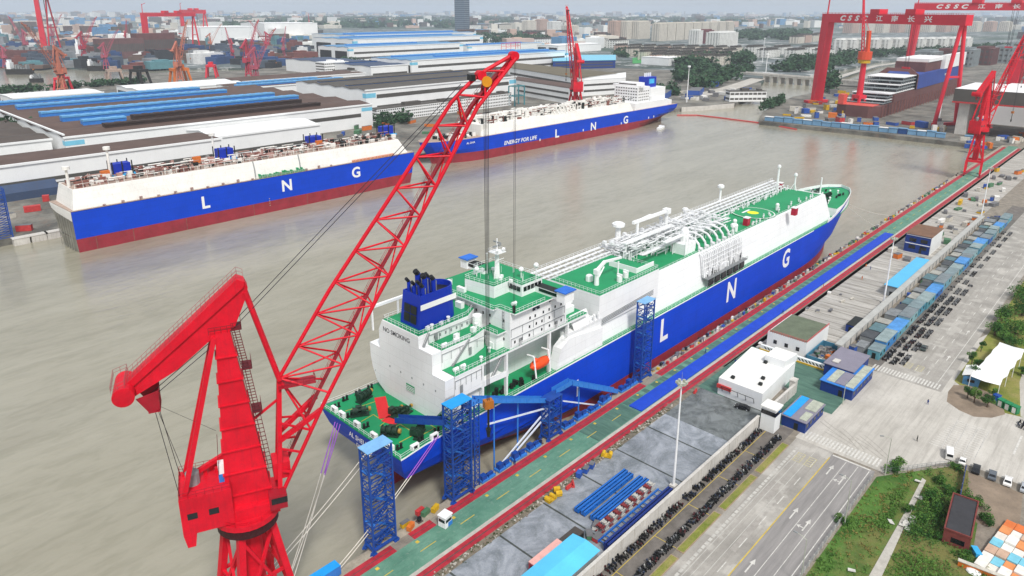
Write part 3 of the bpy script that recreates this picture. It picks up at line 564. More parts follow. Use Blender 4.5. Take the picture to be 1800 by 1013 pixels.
def lifeboat(par, x, y, z, L=8.2):
    mb = MB(); nu, nv = 9, 10; vs = []; fs = []
    for i in range(nu):
        t = i / (nu - 1) * 2 - 1; rr_ = (1 - abs(t) ** 2.6) ** .55 * 1.45 + .05
        for j in range(nv):
            a = 2 * math.pi * j / nv; vs.append((x + t * L / 2, y + rr_ * math.cos(a), z + rr_ * 1.05 * math.sin(a) + .12 * t * t))
    for i in range(nu - 1):
        for j in range(nv): fs.append((i * nv + j, (i + 1) * nv + j, (i + 1) * nv + (j + 1) % nv, i * nv + (j + 1) % nv))
    mb.add(vs, fs, 0); mb.ball((x - L * .22, y, z + 1.5), .8, 0, 8, 4); o = mb.build('lifeboat', [M_orange], par, True)
    m2 = MB(); [m2.tube((x + e, y - 1.4, z - 3), (x + e, y - .4, z + 3.2), .25, 6) for e in (-3, 3)]; [m2.tube((x + e, y - .4, z + 3.2), (x + e, y + 2, z + 3.0), .25, 6) for e in (-3, 3)]; m2.build('davit', [M_shipw], par)
lifeboat(ship1, 134.5, 116.3, 20.6)
mb = MB()
for i in range(10): x = 117 + i * 1.3; mb.obox(x, 118 + .3 * (i % 3), 16.02, .9, .9, .8 + (i * 7 % 5) * .3, i)
mb.build('deck_equipment', [M_dark], ship1)
# white side house forward of the boat
mb = MB(); mb.ext([(141, 115.6, 16), (163, 115.6, 16), (163, 115.8, 22), (147, 115.8, 24), (143, 115.6, 22)], (0, 3, 0)); mb.box(147, 163, 116.4, 119.5, 22, 25); mb.build('side_house', [M_shipw], ship1)
mb = MB(); mb.ext([(150, 116.4, 25), (158, 116.4, 25), (158, 118.5, 29), (150, 118.5, 29)], (0, .3, 0)); [mb.box(157 + i * .7, 157.4 + i * .7, 116.2 + (i % 3) * .6, 116.6 + (i % 3) * .6, 25, 26.2 + (i % 4) * .3) for i in range(9)]; mb.rail([(142, 115.9, 24.6), (163, 115.9, 24.6)], 1.1, .04, 1.3); mb.build('side_fittings', [M_shipw], ship1)
# small fittings that break up the white tiers
rr = random.Random(8)
for x, y, z in ((104.2, 118.2, 28.93), (106.5, 118.2, 28.93), (130, 117.4, 28.93), (132.4, 117.4, 28.93), (134.8, 117.4, 28.93), (126, 119, 39.6), (104, 122.2, 34.3), (108, 122.2, 34.3)): mb = MB(); mb.tube((x, y, z + .7), (x + 1.5, y, z + .7), .45, 8); mb.box(x + .2, x + .4, y - .4, y + .4, z, z + .5); mb.box(x + 1.1, x + 1.3, y - .4, y + .4, z, z + .5); mb.build('life_raft', [M_shipw], ship1)
for x, y, z, sx, sy, sz in ((109, 122.6, 34.3, 1.4, 1, 1.6), (115.4, 122.9, 34.3, 1.2, 1.2, 1.2), (119.8, 120, 28.93, 1.6, 1.6, 1.8), (103.6, 127.2, 37.5, 1, .8, .9), (108, 127, 37.5, .8, .8, .8), (118.6, 131, 37.5, 1.2, 2.4, 1.6), (140.5, 117.6, 28.93, 2.6, 1.4, 1.6), (145, 117.8, 28.93, 1.8, 1.6, 2.2), (123.4, 135, 39.6, 1, 3, 1.2), (124, 142, 39.6, 1.4, 1.4, 1.4)): mb = MB(); mb.box(x, x + sx, y, y + sy, z, z + sz); mb.rail([(x, y, z + sz), (x + sx, y, z + sz)], .5, .03, .6); mb.build('deck_locker', [M_shipw], ship1)
for x0, x1, y, z in ((103, 121, 126.2, 36.6), (103, 118, 121.1, 33.2), (103, 112, 116.4, 27.6), (123, 145, 116.5, 34.6), (123, 145, 116.5, 31.8)): mb = MB(); mb.beam((x0, y - .06, z), (x1, y - .06, z), .14, .1); [mb.beam((x0 + (x1 - x0) * i / 5, y - .06, z - 2.2), (x0 + (x1 - x0) * i / 5, y - .06, z), .08) for i in range(6)]; mb.build('wall_pipe', [M_grey], ship1)
for x, y, z in ((105, 125.9, 35.2), (112, 120.9, 30.4), (126, 116.3, 29.6), (141, 116.3, 29.6), (104.5, 116.2, 24.4)): mb = MB(); mb.box(x, x + .9, y, y + .1, z - .6, z + 1.5); mb.build('door', [M_grey], ship1)
for p in ([(124, 116.2, 28.95), (146, 116.2, 28.95)], [(103.2, 121.5, 34.3), (113, 121.5, 34.3)], [(112.4, 116.8, 22.4), (112.4, 119.8, 22.4)]): mb = MB(); mb.rail(p, 1.15, .045, 1.1, nr=3); mb.build('tier_railing', [M_shipw], ship1)
mb = MB(); mb.ladder((122.6, 119, 34.1), (122.6, 119, 39.4), .6); mb.build('ladder', [M_grey], acc)
# ---- cargo machinery house
mb = MB(); mb.prism([(162.8, 117.2), (196, 117.2), (196, 137), (162.8, 137)], 22, 32, 0, 1); cm = mb.build('cargo_machinery_house', [M_shipw, M_deck], ship1)
mb = MB(); mb.rail([(163.3, 117.5, 32), (195.7, 117.5, 32), (195.7, 136.7, 32), (163.3, 136.7, 32)], 1.2, .04, 1.5, closed=True); mb.build('railing', [M_shipw], cm)
mb = MB()
for i in range(4): mb.beam((164, 116.9 - .02, 22.6 + i * .5), (193, 117.0, 23.8 + i * .5), .12, .12)
mb.build('pipe_run', [M_grey], cm)
mb = MB(); q = G(1036, 491, 32.5); mb.tube((q.x, q.y, 32), (q.x, q.y, 33.6), 1.2, 10); mb.ball((q.x, q.y, 33.6), 1.2, 0, 10, 5, .5); mb.build('vent_drum', [M_shipw], cm)
for px, py in ((1089, 490), (1100, 483)): q = G(px, py, 33); mb = MB(); mb.tube((q.x, q.y, 32), (q.x, q.y, 34), .9, 10); mb.box(q.x - .3, q.x + .3, q.y - .9, q.y + .9, 34., 34.6); mb.build('vent_drum', [M_shipw], cm)
def hose_crane(name, x, y, z, hgt, tip, par):
    mb = MB(); mb.tube((x, y, z), (x, y, z + hgt), .8, 10, 0, .65); mb.box(x - .8, x + .8, y - .8, y + .8, z + hgt - .6, z + hgt + 1.); t_ = Vector(tip); s_ = Vector((x, y, z + hgt + .6)); m_ = s_.lerp(t_, .3) + Vector((0, 0, 1.6))
    mb.beam(s_, m_, .8, .9); mb.beam(m_, t_, .6, .7); mb.tube((x, y, z + hgt - 3), s_.lerp(t_, .28), .25, 6); mb.build(name, [M_shipw], par)
hose_crane('deck_crane', 169.5, 123.5, 32, 4.2, (184, 124.5, 37.2), cm)
mb = MB(); mb.tube((181.5, 123.8, 32), (181.5, 123.8, 36.6), .3, 6); mb.build('crane_rest', [M_shipw], cm)
mb = MB(); mb.box(186.5, 186.9, 120, 131, 32, 33.8); mb.box(186.9, 197, 120, 120.3, 32, 33.6); mb.build('deck_screen', [M_shipw], cm)
# pipes along the port side and across the trunk
rr = random.Random(11)
mb = MB()
for i in range(7): y = 137.8 + i * .95; z = 29.9 + (i % 3) * .9; mb.tube((150, y, z), (346, y, z), .28 + .1 * (i % 2), 6)
for i in range(50): x = 152 + i * 3.9; mb.beam((x, 137.4, 29), (x, 137.4, 32), .22); mb.beam((x, 144, 29), (x, 144, 32.2), .22); mb.beam((x, 137.4, 32), (x, 144, 32), .2)
mb.box(158, 346, 143.6, 144.8, 32.2, 32.5); mb.rail([(158, 144.8, 32.5), (346, 144.8, 32.5)], 1.1, .05, 2.4)
mb.build('pipe_rack', [M_pipe], tr)
mb = MB()
for i in range(620):
    x = rr.uniform(197, 264); y = rr.uniform(126 if x > 212 else 131, 143); k = rr.random(); z = 29 + rr.uniform(.5, 6.)
    if k < .35: mb.tube((x, y, z), (x + rr.uniform(3, 9), y, z), rr.uniform(.14, .32), 5)
    elif k < .6: mb.tube((x, y, z), (x, min(144, y + rr.uniform(2, 7)), z), rr.uniform(.14, .3), 5)
    elif k < .9: mb.tube((x, y, 29), (x, y, z), rr.uniform(.12, .28), 5)
    else: mb.box(x, x + 1.2, y, y + 1.2, z, z + 1)
for i in range(14): x = 200 + i * 4.6; mb.rail([(x, 127, 33.4), (x + 4, 127, 33.4)], 1, .04, 1.3); mb.box(x, x + 4.6, 126.4, 128, 33.2, 33.4)
mb.build('pipe_maze', [M_pipe], tr)['kind'] = 'stuff'
mb = MB(); mb.box(200, 232, 133.5, 135.2, 35.5, 36.0); mb.box(211, 226, 124, 125.6, 35.6, 36.0); [mb.beam((x, 134.3, 29), (x, 134.3, 35.5), .5) for x in (201, 211, 221, 231)]; mb.rail([(200, 133.5, 36), (232, 133.5, 36)], 1.1, .04, 1.5); mb.build('catwalk', [M_shipw], tr)
# manifold: row of arched pipes towards the near side
for i in range(6):
    x = 229 + i * 4.6; mb = MB(); pts = [(x, 131, 33.6), (x, 126, 34.2), (x, 122.6, 33.4), (x, 120.8, 31.6), (x, 120.4, 29)]
    mb.path(pts, .45, 8); mb.tube((x, 120.3, 30.3), (x, 119.3, 30.3), .6, 8); mb.build('manifold_pipe', [M_pipe], tr)
mb = MB(); mb.prism([(221, 122), (228, 122), (228, 127), (221, 127)], 29, 33); mb.tube((224.5, 124.5, 33), (224.5, 124.5, 37), 1.6, 10); mb.ball((224.5, 124.5, 37), 1.6); [mb.tube((221 + k, 121.9, 29), (221 + k, 121.9, 36), .18, 5) for k in (0, 2, 4.5, 7)]; mb.build('manifold_house', [M_shipw], tr)
mb = MB(); [mb.path([(226.5 + i * 1.35, 119, 29.2), (226.5 + i * 1.35, 117.6, 28.4), (226.5 + i * 1.35, 116.2 + .2 * (i % 3), 20.4)], .2 if i % 4 else .34, 5) for i in range(24)]; [mb.tube((226, 116.9, z), (258, 116.9, z), .16, 5) for z in (21.5, 23.5, 25.5, 27.2)]; o = mb.build('drop_pipes', [M_pipe, M_grey], tr)
mb = MB(); mb.box(227, 259, 114.9, 117.4, 19.6, 20, 0, 0); [mb.box(228 + i * 5, 231.4 + i * 5, 114.86, 115.4, 17, 19.4, 1) for i in range(6)]; mb.rail([(226, 114.9, 20), (259, 114.9, 20)], 1., .05, 1.6); mb.build('manifold_platform', [M_grey, M_glass], tr)
mb = MB()
for i in range(40): x = 228 + rr.random() * 28; mb.box(x, x + .8, 116.2, 116.9, 20, 20.8 + rr.random() * 2.4)
mb.build('manifold_valves', [M_pipe], tr)
# masts, fire monitors, helideck
def vent_mast(px, py, ptop, X=None, r=.75, cap=1.6):
    q = G(px, py, 29); dz = 0; e = GY(px, ptop, q.y); z1 = e.z
    mb = MB(); mb.tube(q, (q.x, q.y, z1 - 1.2), r, 8, 0, r * .8); mb.tube((q.x, q.y, z1 - 1.4), (q.x, q.y, z1 - .4), cap, 10); mb.tube((q.x, q.y, z1 - .4), (q.x, q.y, z1), cap * .7, 10); [mb.tube((q.x + a, q.y + b_, 29), (q.x, q.y, 29 + (z1 - 29) * .45), .15, 5) for a, b_ in ((2, 0), (-1.4, 1.6), (-1.4, -1.6))]; mb.build('vent_mast', [M_shipw], tr)
vent_mast(1085, 440, 392, r=1.2, cap=2.4); vent_mast(1264, 366, 326, r=.6, cap=1.5); vent_mast(1204, 378, 366, r=.7, cap=1.4); vent_mast(1365, 338, 292, r=.6, cap=.9); vent_mast(1396, 334, 306, r=.45, cap=.9); vent_mast(1287, 412, 394, r=.5, cap=1)
qa, qb = GY(1172, 371, 139.5), GY(1113, 392, 139.5); mb = MB(); mb.tube((qa.x, 139.5, 29), (qa.x, 139.5, qa.z), .8, 8); mb.beam(qa, qb, 1., 1.1); mb.tube((qb.x + 3, 139.5, 29), (qb.x + 3, 139.5, qb.z), .6, 6); mb.beam(qa.lerp(qb, .5) + Vector((0, 0, .8)), qb, .7, .5); mb.box(qa.x - 1.3, qa.x + 1.3, 138.3, 140.7, qa.z - 1, qa.z + 1); mb.build('deck_crane', [M_shipw], tr)
for px, py in ((1371, 331), (1396, 376), (1312, 394), (1188, 434)):
    q = G(px, py, 29.5); mb = MB(); mb.box(q.x - 1.3, q.x + 1.3, q.y - 1, q.y + 1, 29, 32.2, 0); mb.box(q.x - 1.4, q.x + 1.4, q.y - 1.1, q.y + 1.1, 32.2, 32.5, 1); mb.build('fire_monitor', [M_redbox, M_shipw], tr)
hx, hy = 292.5, 129.5
t = NT('helideck'); P_ = t.P(obj=False)
mb = MB(); nseg = 40
def disc(r0, r1, z, m):
    for i in range(nseg):
        a, b_ = 2 * math.pi * i / nseg, 2 * math.pi * (i + 1) / nseg
        mb.add([(hx + r0 * math.cos(a), hy + r0 * math.sin(a), z), (hx + r1 * math.cos(a), hy + r1 * math.sin(a), z), (hx + r1 * math.cos(b_), hy + r1 * math.sin(b_), z), (hx + r0 * math.cos(b_), hy + r0 * math.sin(b_), z)], [(0, 1, 2, 3)], m)
disc(0, 9.8, 29.25, 0); disc(9.8, 9.85, 29.0, 0); disc(8.9, 9.3, 29.28, 1); disc(0, 2.5, 29.28, 2); mb.box(289, 296, 132.3, 133.3, 29.26, 29.29, 3); mb.build('helideck', [mat('helideck_green', '#23955f', .6, .1, .2), M_letter, mat('landing_yellow', '#e6ea2c', .6, .05, .4), M_letter], tr); bpy.data.materials.remove(t.m)
mb = MB()
for i in range(80):
    x, y = (rr.uniform(262, 346), rr.uniform(135.5, 137.4)) if i < 60 else (rr.uniform(270, 345), rr.uniform(121, 123)); mb = MB(); h_ = rr.uniform(.8, 2.2); mb.tube((x, y, 29), (x, y, 29 + h_), .22, 6); mb.tube((x - .5, y, 29 + h_ * .6), (x + .5, y, 29 + h_ * .6), .3, 6); mb.box(x - .3, x + .3, y - .3, y + .3, 29 + h_, 29.2 + h_); mb.build('valve', [M_pipe], tr)
for x, y in ((231, 124), (262, 122.5), (268, 126), (305, 124)): mb = MB(); mb.tube((x, y, 29), (x, y, 31.4), .8, 8); mb.ball((x, y, 31.4), .9); mb.build('tank_dome', [M_shipw], tr)
# forecastle
rr = random.Random(5)
for x, y, a in ((366, 124, .3), (370, 137, -.3), (381, 128, 0.), (384, 135, .5)): winch(x, y, a, .8, 2, 4.1)
for i in range(18): bitts(rr.uniform(362, 394), 131 + rr.uniform(-9, 9), 20.1)
for i in range(10): x, y = rr.uniform(362, 396), 131 + rr.uniform(-9, 9); mb = MB(); mb.tube((x, y, 20), (x, y, 21.4), .35, 8); mb.ball((x, y, 21.5), .6); mb.build('mushroom_vent', [M_shipw], ship1)
mb = MB(); mb.tube((376, 131, 19), (376, 131, 31), .4, 8); mb.box(374.8, 377.2, 129.5, 132.5, 22, 22.3); mb.tube((376, 129.6, 22), (376, 129.6, 23.4), .3); mb.build('foremast', [M_shipw], ship1)
# ------------------------------------------------------------------ slewing portal cranes
M_cred = mat('crane_red', (.7, .006, .024), .5, .22, .2, .32, dirt=(.26, .015, .025), spec=.25); M_cred2 = mat('crane_red_dark', '#a01428', .5, .2, .4); M_rope = mat('steel_rope', '#33333a', .5, .2, 1., metal=.3)
M_cyan = mat('kiosk_cyan', '#2f7fd0', .5, .1, .5)
def portal_crane(label, loc, slew, group=None):
    rt_ = thing('portal_crane', label, 'crane', loc, slew, group)
    T = Matrix.Rotation(-slew, 4, 'Z')
    def tf(mb): mb.v = [tuple(T @ Vector(v)) for v in mb.v]
    # undercarriage
    for sx in (-1, 1):
        for sy in (-1, 1):
            mb = MB(); mb.beam((sx * 2.7, sy * 2.7, 30.6), (sx * 5.4, sy * 4.75, 10.5), 1.15, 1.15); mb.beam((sx * 5.4, sy * 4.75, 11.2), (sx * 6.4, sy * 4.75, 2.4), 1.5, 1.5); tf(mb); lg = mb.build('leg', [M_cred], rt_)
            mb = MB(); mb.box(sx * 6.4 - 2.6, sx * 6.4 + 2.6, sy * 4.75 - .55, sy * 4.75 + .55, .9, 2.4)
            for k in range(4): mb.tube((sx * 6.4 - 2 + k * 1.33, sy * 4.75 - .3, .5), (sx * 6.4 - 2 + k * 1.33, sy * 4.75 + .3, .5), .48, 10, 1)
            tf(mb); mb.build('bogie', [M_cred2, M_dark], lg)
    mb = MB(); mb.tube((0, 0, 11), (0, 0, 30.6), 1.9, 14); tf(mb); mb.build('core_column', [M_cred], rt_)
    mb = MB()
    for sx, sy, tx, ty in ((-1, -1, 1, -1), (1, -1, 1, 1), (1, 1, -1, 1), (-1, 1, -1, -1)):
        a = lambda s_, t_, k: (s_ * (2.7 + 2.7 * k), t_ * (2.7 + 2.05 * k), 30.6 - 20.1 * k)
        mb.beam(a(sx, sy, .05), a(tx, ty, .9), .5); mb.beam(a(tx, ty, .05), a(sx, sy, .9), .5); mb.beam(a(sx, sy, .5), a(tx, ty, .5), .5); mb.beam(a(sx, sy, .98), a(tx, ty, .98), 1.2, 1.5)
    tf(mb); mb.build('bracing', [M_cred], rt_)
    mb = MB(); mb.tube((0, 0, 30.6), (0, 0, 32.4), 5.0, 28, 2); mb.tube((0, 0, 32.4), (0, 0, 33.4), 5.4, 28, 0); mb.rail([(5.4 * math.cos(t), 5.4 * math.sin(t), 33.4) for t in [2 * math.pi * i / 16 for i in range(16)]], 1.1, .04, 1.2, closed=True); mb.build('slewing_ring', [M_cred, M_cred2, mat('ring_dark', '#3a0d14', .6, .3, .5)], rt_)
    # machinery house
    mb = MB(); mb.box(-9.8, -2, -4, 4, 33.6, 40.3, 0); mb.ext([(-9.8, -4, 33.6), (-7.8, -4, 33.6), (-8.2, -4, 31.2), (-9.4, -4, 31.2)], (0, 8, 0)); mb.box(-2, 5.2, -3.6, 3.6, 33.4, 35.4); hs = mb.build('machinery_house', [M_cred], rt_)
    for u in (-8.1, -4.9): mb = MB(); mb.box(u - .75, u + .75, -4.06, -4.01, 36.4, 37.5); mb.build('window', [M_glass], hs)
    mb = MB(); mb.rail([(-9.7, -3.9, 40.3), (-2.1, -3.9, 40.3), (-2.1, 3.9, 40.3), (-9.7, 3.9, 40.3)], 1.1, .035, 1.1, closed=True); mb.build('railing', [M_cred2], hs)
    mb = MB(); mb.tube((-7.6, 0, 40.3), (-7.6, 0, 42.4), 1.1, 10); mb.tube((-7.6, 0, 42.4), (-7.6, 0, 43.2), 1.1, 10, 0, .3); mb.build('roof_vent', [M_grey], hs)
    mb = MB(); mb.box(-3.6, -2.3, -1.6, -.2, 40.3, 43.6, 0); mb.box(-3.65, -2.25, -1.65, -.15, 40.3, 41.8, 1); mb.build('electrical_box', [M_shipw, M_cyan], hs)
    mb = MB(); mb.beam((-8.6, 1, 40.8), (-2, 1.5, 43.6), .7); mb.beam((-5, 2.6, 40.6), (-1, 2.6, 43), .5); [mb.box(-6 + i * .9, -5.4 + i * .9, 1.5 + (i % 2), 2 + (i % 2), 40.3, 41.2) for i in range(4)]; mb.build('roof_pipe', [M_cred], hs)
    # cab
    mb = MB(); mb.box(3.6, 6.4, -4.6, -2.4, 34.6, 37.2); cb = mb.build('operator_cab', [M_cred2], rt_); mb = MB(); mb.box(3.9, 6.46, -4.66, -2.34, 35.7, 36.8); mb.build('window', [M_glass], cb)
    # mast: tapered plated column
    def frus4(mb, a0, a1, b0, b1, z0, c0, c1, d0, d1, z1, m=0):
        vs = [(a0, b0, z0), (a1, b0, z0), (a1, b1, z0), (a0, b1, z0), (c0, d0, z1), (c1, d0, z1), (c1, d1, z1), (c0, d1, z1)]
        mb.add(vs, [(0, 3, 2, 1), (0, 1, 5, 4), (1, 2, 6, 5), (2, 3, 7, 6), (3, 0, 4, 7), (4, 5, 6, 7)], m)
    mb = MB(); z0, z1 = 33.4, 66.6; A = (-3.2, 4.6); B = (-1.5, .7)
    frus4(mb, A[0], A[1], -2.3, 2.3, z0, B[0], B[1], -1.3, 1.3, z1)
    for i in range(1, 8):
        k = i / 8; e = lambda p, q: p + (q - p) * k; z = z0 + (z1 - z0) * k
        mb.box(e(A[0], B[0]) - .22, e(A[1], B[1]) + .22, -e(2.3, 1.3) - .28, e(2.3, 1.3) + .28, z - .1, z + .1)
    ms = mb.build('mast', [M_cred], rt_)
    mb = MB()
    for (u0, za, u1, zb) in ((3.2, 41, 2.1, 52), (2.1, 52.5, 1.3, 60), (1.2, 60.5, .4, 67)): mb.ladder((u0 + .9, -1.2, za), (u1 + .9, -1.2, zb), 1.0, 0); mb.box(u1 + .5, u1 + 2, -2, 1.2, zb - .1, zb); mb.rail([(u1 + .5, -2, zb), (u1 + 2, -2, zb), (u1 + 2, 1.2, zb)], 1.2, .04, .8)
    mb.ladder((-3.6, -1.6, 42), (-3.1, -1.6, 49), .9, 0); mb.rail([(-2.4, -1.5, 66.6), (1.2, -1.5, 66.6), (1.2, 1.5, 66.6)], 1.1, .04, .8); [[mb.beam((u0 + a_, b_, za), (u1 + a_, b_, zb), .07) for a_ in (.5, 1.6) for b_ in (-1.8, -.8)] + [mb.beam((u0 + (u1 - u0) * q_ / 14 + a_, b_, za + (zb - za) * q_ / 14), (u0 + (u1 - u0) * q_ / 14 + c_, d_, za + (zb - za) * q_ / 14), .09) for q_ in range(15) for a_, b_, c_, d_ in ((.5, -1.8, 1.6, -1.8), (1.6, -1.8, 1.6, -.8))] for (u0, za, u1, zb) in ((3.2, 41, 2.1, 52), (2.1, 52.5, 1.3, 60), (1.2, 60.5, .4, 67))]; mb.build('ladder', [mat('cage_dark_red', '#6a1c26', .6, .2, .6)], ms); mb = MB(); mb.beam((2.6, -.6, 50), (6.6, -.4, 52.6), .35); mb.build('boom_stay', [M_cred], rt_); mb = MB(); mb.box(4.8, 7.6, -1.8, 1.8, 38.4, 41.4); mb.build('winch_house', [M_cred], rt_)
    for s in (-1, 1): mb = MB(); mb.beam((-8.9, s * 2.8, 40.2), (-1.7, s * 1.2, 66), .75, .75); mb.build('back_strut', [M_cred], rt_)
    # rocker beam with counterweight
    mb = MB(); prof = [(2.5, 75.0), (3.6, 74.5), (4.0, 73.4), (3.8, 72.2), (1.4, 66.9), (.4, 66.2), (-1.6, 66.0), (-7.4, 61.5), (-13.9, 58.2), (-14.3, 60.9)]
    mb.ext([(u, -1., z) for u, z in prof], (0, 2., 0)); up_ = [(2.5, 75.05), (3.6, 74.45), (3.4, 73.6), (-14.4, 59.6), (-14.3, 60.95)]
    mb.ext([(u, -1.35, z) for u, z in up_], (0, 2.7, 0)); rk = mb.build('rocker_beam', [M_cred], rt_)
    mb = MB(); mb.tube((-15, -3., 59.4), (-15, 3., 59.4), 1.55, 20); mb.tube((-15, -3.06, 59.4), (-15, -3., 59.4), 1.4, 20); mb.build('counterweight', [M_cred], rk)
    mb = MB(); mb.rail([(-14.3, -1., 61.), (2.6, -1., 75.1)], 1.2, .03, .9); mb.rail([(-14.3, 1., 61.), (2.6, 1., 75.1), (3.5, 1., 74.6)], 1.2, .03, .9); mb.rail([(-16.5, -2.9, 60.4), (-14.6, -2.9, 61.0), (-14.6, 2.9, 61.0), (-16.6, 2.9, 60.4)], 1.1, .03, .8, closed=True); mb.build('railing', [mat('pale_red_railing', '#a05a5c', .5, .1, .5)], rk)
    mb = MB(); mb.ext([(-13.6, -1.5, 58), (-10.4, -1.5, 58.8), (-10.6, -1.5, 55.6), (-12, -1.5, 55.2)], (0, .15, 0)); mb.ext([(-13.6, 1.5, 58), (-10.4, 1.5, 58.8), (-10.6, 1.5, 55.6), (-12, 1.5, 55.2)], (0, .15, 0)); mb.box(-12.2, -10.5, -1.5, 1.5, 55.2, 55.4); mb.rail([(-10.5, -1.5, 55.4), (-10.5, 1.5, 55.4), (-10.5, 1.5, 58)], 3, .04, .6, nr=4); mb.build('rope_platform', [M_cred2], rk)
    for s in (-1, 1): mb = MB(); mb.tube((3.5, s * .8, 72.6), (7.3, s * .8, 56.3), .42, 8); mb.build('tie_rod', [M_cred], rt_)
    # boom: one top chord, two bottom chords, lattice between
    U = [(7.3, 56.3), (16.2, 70.1), (27.9, 85.9), (39.1, 101.3), (43.6, 104.9), (49.9, 108.0)]
    Lc = [(5.4, 35.2), (13.4, 50.6), (24.2, 69.6), (32.6, 83.2), (42.4, 99.3), (49.7, 107.3)]
    def along(P_, t):
        D = [0]
        for a, b in zip(P_, P_[1:]): D.append(D[-1] + math.hypot(b[0] - a[0], b[1] - a[1]))
        s = t * D[-1]
        for i in range(len(P_) - 1):
            if s <= D[i + 1] + 1e-6: k = (s - D[i]) / (D[i + 1] - D[i]); return (P_[i][0] + (P_[i + 1][0] - P_[i][0]) * k, P_[i][1] + (P_[i + 1][1] - P_[i][1]) * k)
    hw_ = lambda t: 2.5 if t < .5 else 2.5 - (t - .5) * 3.4
    lo = lambda t, s: (along(Lc, t)[0], s * hw_(t), along(Lc, t)[1]); hi = lambda t: (along(U, t)[0], 0, along(U, t)[1])
    mb = MB(); N = 24
    for i in range(N):
        a, b = i / N, (i + 1) / N
        mb.tube(hi(a), hi(b), .34, 7)
        for s in (-1, 1): mb.tube(lo(a, s), lo(b, s), .34, 7)
    bm = mb.build('boom', [M_cred], rt_)
    mb = MB(); N = 11
    for i in range(N):
        ta = i / N; tb = (i + 1) / N; tl = .27 + .73 * (i + .5) / N
        for s in (-1, 1): mb.tube(hi(ta), lo(tl, s), .17, 5); mb.tube(hi(tb), lo(tl, s), .17, 5)
        mb.tube(lo(tl, -1), lo(tl, 1), .15, 5); mb.tube(lo(tl, -1), lo(min(1, tl + .066), 1), .13, 5)
    # foot frame
    for s in (-1, 1):
        mb.beam((7.3, 0, 56.3), (5.4, s * 2.5, 35.2), .75, .75)
        for z in (40, 44, 48.5): k = (z - 35.2) / 21.1; mb.beam((5.4 + 1.9 * k, s * 2.5 * (1 - k), z), lo({40: .06, 44: .105, 48.5: .155}[z], s), .3)
        mb.tube((7.3, 0, 56.3), lo(.155, s), .2, 5); mb.tube((7.3, 0, 56.3), lo(.24, s), .2, 5); mb.beam((6.3, s * 1.3, 45.4), lo(.2, s), .9, .7)
    for k in (0, .5, .8): z = 35.2 + 21.1 * k; mb.beam((5.4 + 1.9 * k, -2.5 * (1 - k), z), (5.4 + 1.9 * k, 2.5 * (1 - k), z), .5)
    mb.build('lattice', [M_cred], bm)
    mb = MB()
    for i in range(30): a, b = .06 + .9 * i / 30, .06 + .9 * (i + 1) / 30; pa, pb = Vector(lo(a, .32)), Vector(lo(b, .32)); mb.beam(pa + Vector((-.5, 0, .3)), pb + Vector((-.5, 0, .3)), 1.3, .14); mb.rail([pa + Vector((-.7, .45, .3)), pb + Vector((-.7, .45, .3))], 1., .03, 1.5)
    mb.box(7, 13, -1.4, 1.4, 54.9, 55.0); mb.rail([(7, -1.4, 55), (13, -1.4, 55), (13, 1.4, 55)], 1.1, .04, 1.); mb.build('walkway', [M_cred2], bm)
    mb = MB(); mb.tube((43.6, -.8, 104.6), (43.6, .8, 104.6), .8, 14, 0); mb.tube((44.4, -1, 103.6), (44.4, -.7, 103.6), .9, 14, 1); mb.box(41.6, 42.4, -1., 1., 103.8, 104.8, 2); mb.tube((49.6, -.7, 107.6), (49.6, .7, 107.6), .8, 12, 0); mb.rail([(47.8, -1, 108.6), (50.4, -1, 108.8), (50.4, 1, 108.8), (47.8, 1, 108.6)], 1., .03, .8); mb.build('head_sheave', [M_cred, mat('sheave_yellow', '#d8901c', .4, .1, 1.), M_dark], bm)
    mb = MB()
    for s in (-.95, .95): mb.path([(-12.5, s, 56.8), (1.2, s * 1.2, 66.9), (40.5, s, 103.2)], .06, 4); mb.path([(-11.2, s * 2, 55.4), (-9.6, s * 3, 40.4)], .05, 4)
    mb.path([(-11.2, .2, 55.4), (-8.4, .4, 40.4)], .04, 4); mb.path([(-11, 0, 55.6), (-3.2, 0, 49)], .03, 4); mb.build('luffing_rope', [M_rope], rt_)
    mb = MB()
    for a, b in ((-.5, -.35), (-.5, .35), (.4, -.35), (.4, .35)): mb.tube((44.6 + a * .6, b, 103), (44.6 + a * .4, b * .6, 43.4), .05, 4)
    mb.tube((49.9, -.3, 107), (49.9, -.3, 62), .035, 4); mb.tube((49.9, .3, 107), (49.9, .3, 62), .035, 4); mb.build('hoist_rope', [M_rope], rt_)
    mb = MB(); mb.box(43.7, 45.5, -.7, .7, 41.8, 43.4, 0); mb.tube((44.6, -.75, 42.6), (44.6, .75, 42.6), .8, 10, 0); mb.tube((44.6, 0, 41.9), (44.6, 0, 36.6), .22, 6, 1); mb.tube((44.6, 0, 37.2), (44.6, 0, 35.4), .55, 8, 1, .3); mb.box(49.7, 50.1, -.3, .3, 60.6, 62, 1); mb.build('hook_block', [mat('hook_orange', '#b06a24', .5, .2, 1.), M_dark], rt_)
    return rt_
crane1 = portal_crane('big red jib crane in the foreground with a lattice boom over the near ship', (43, 103, 0), R(-23))
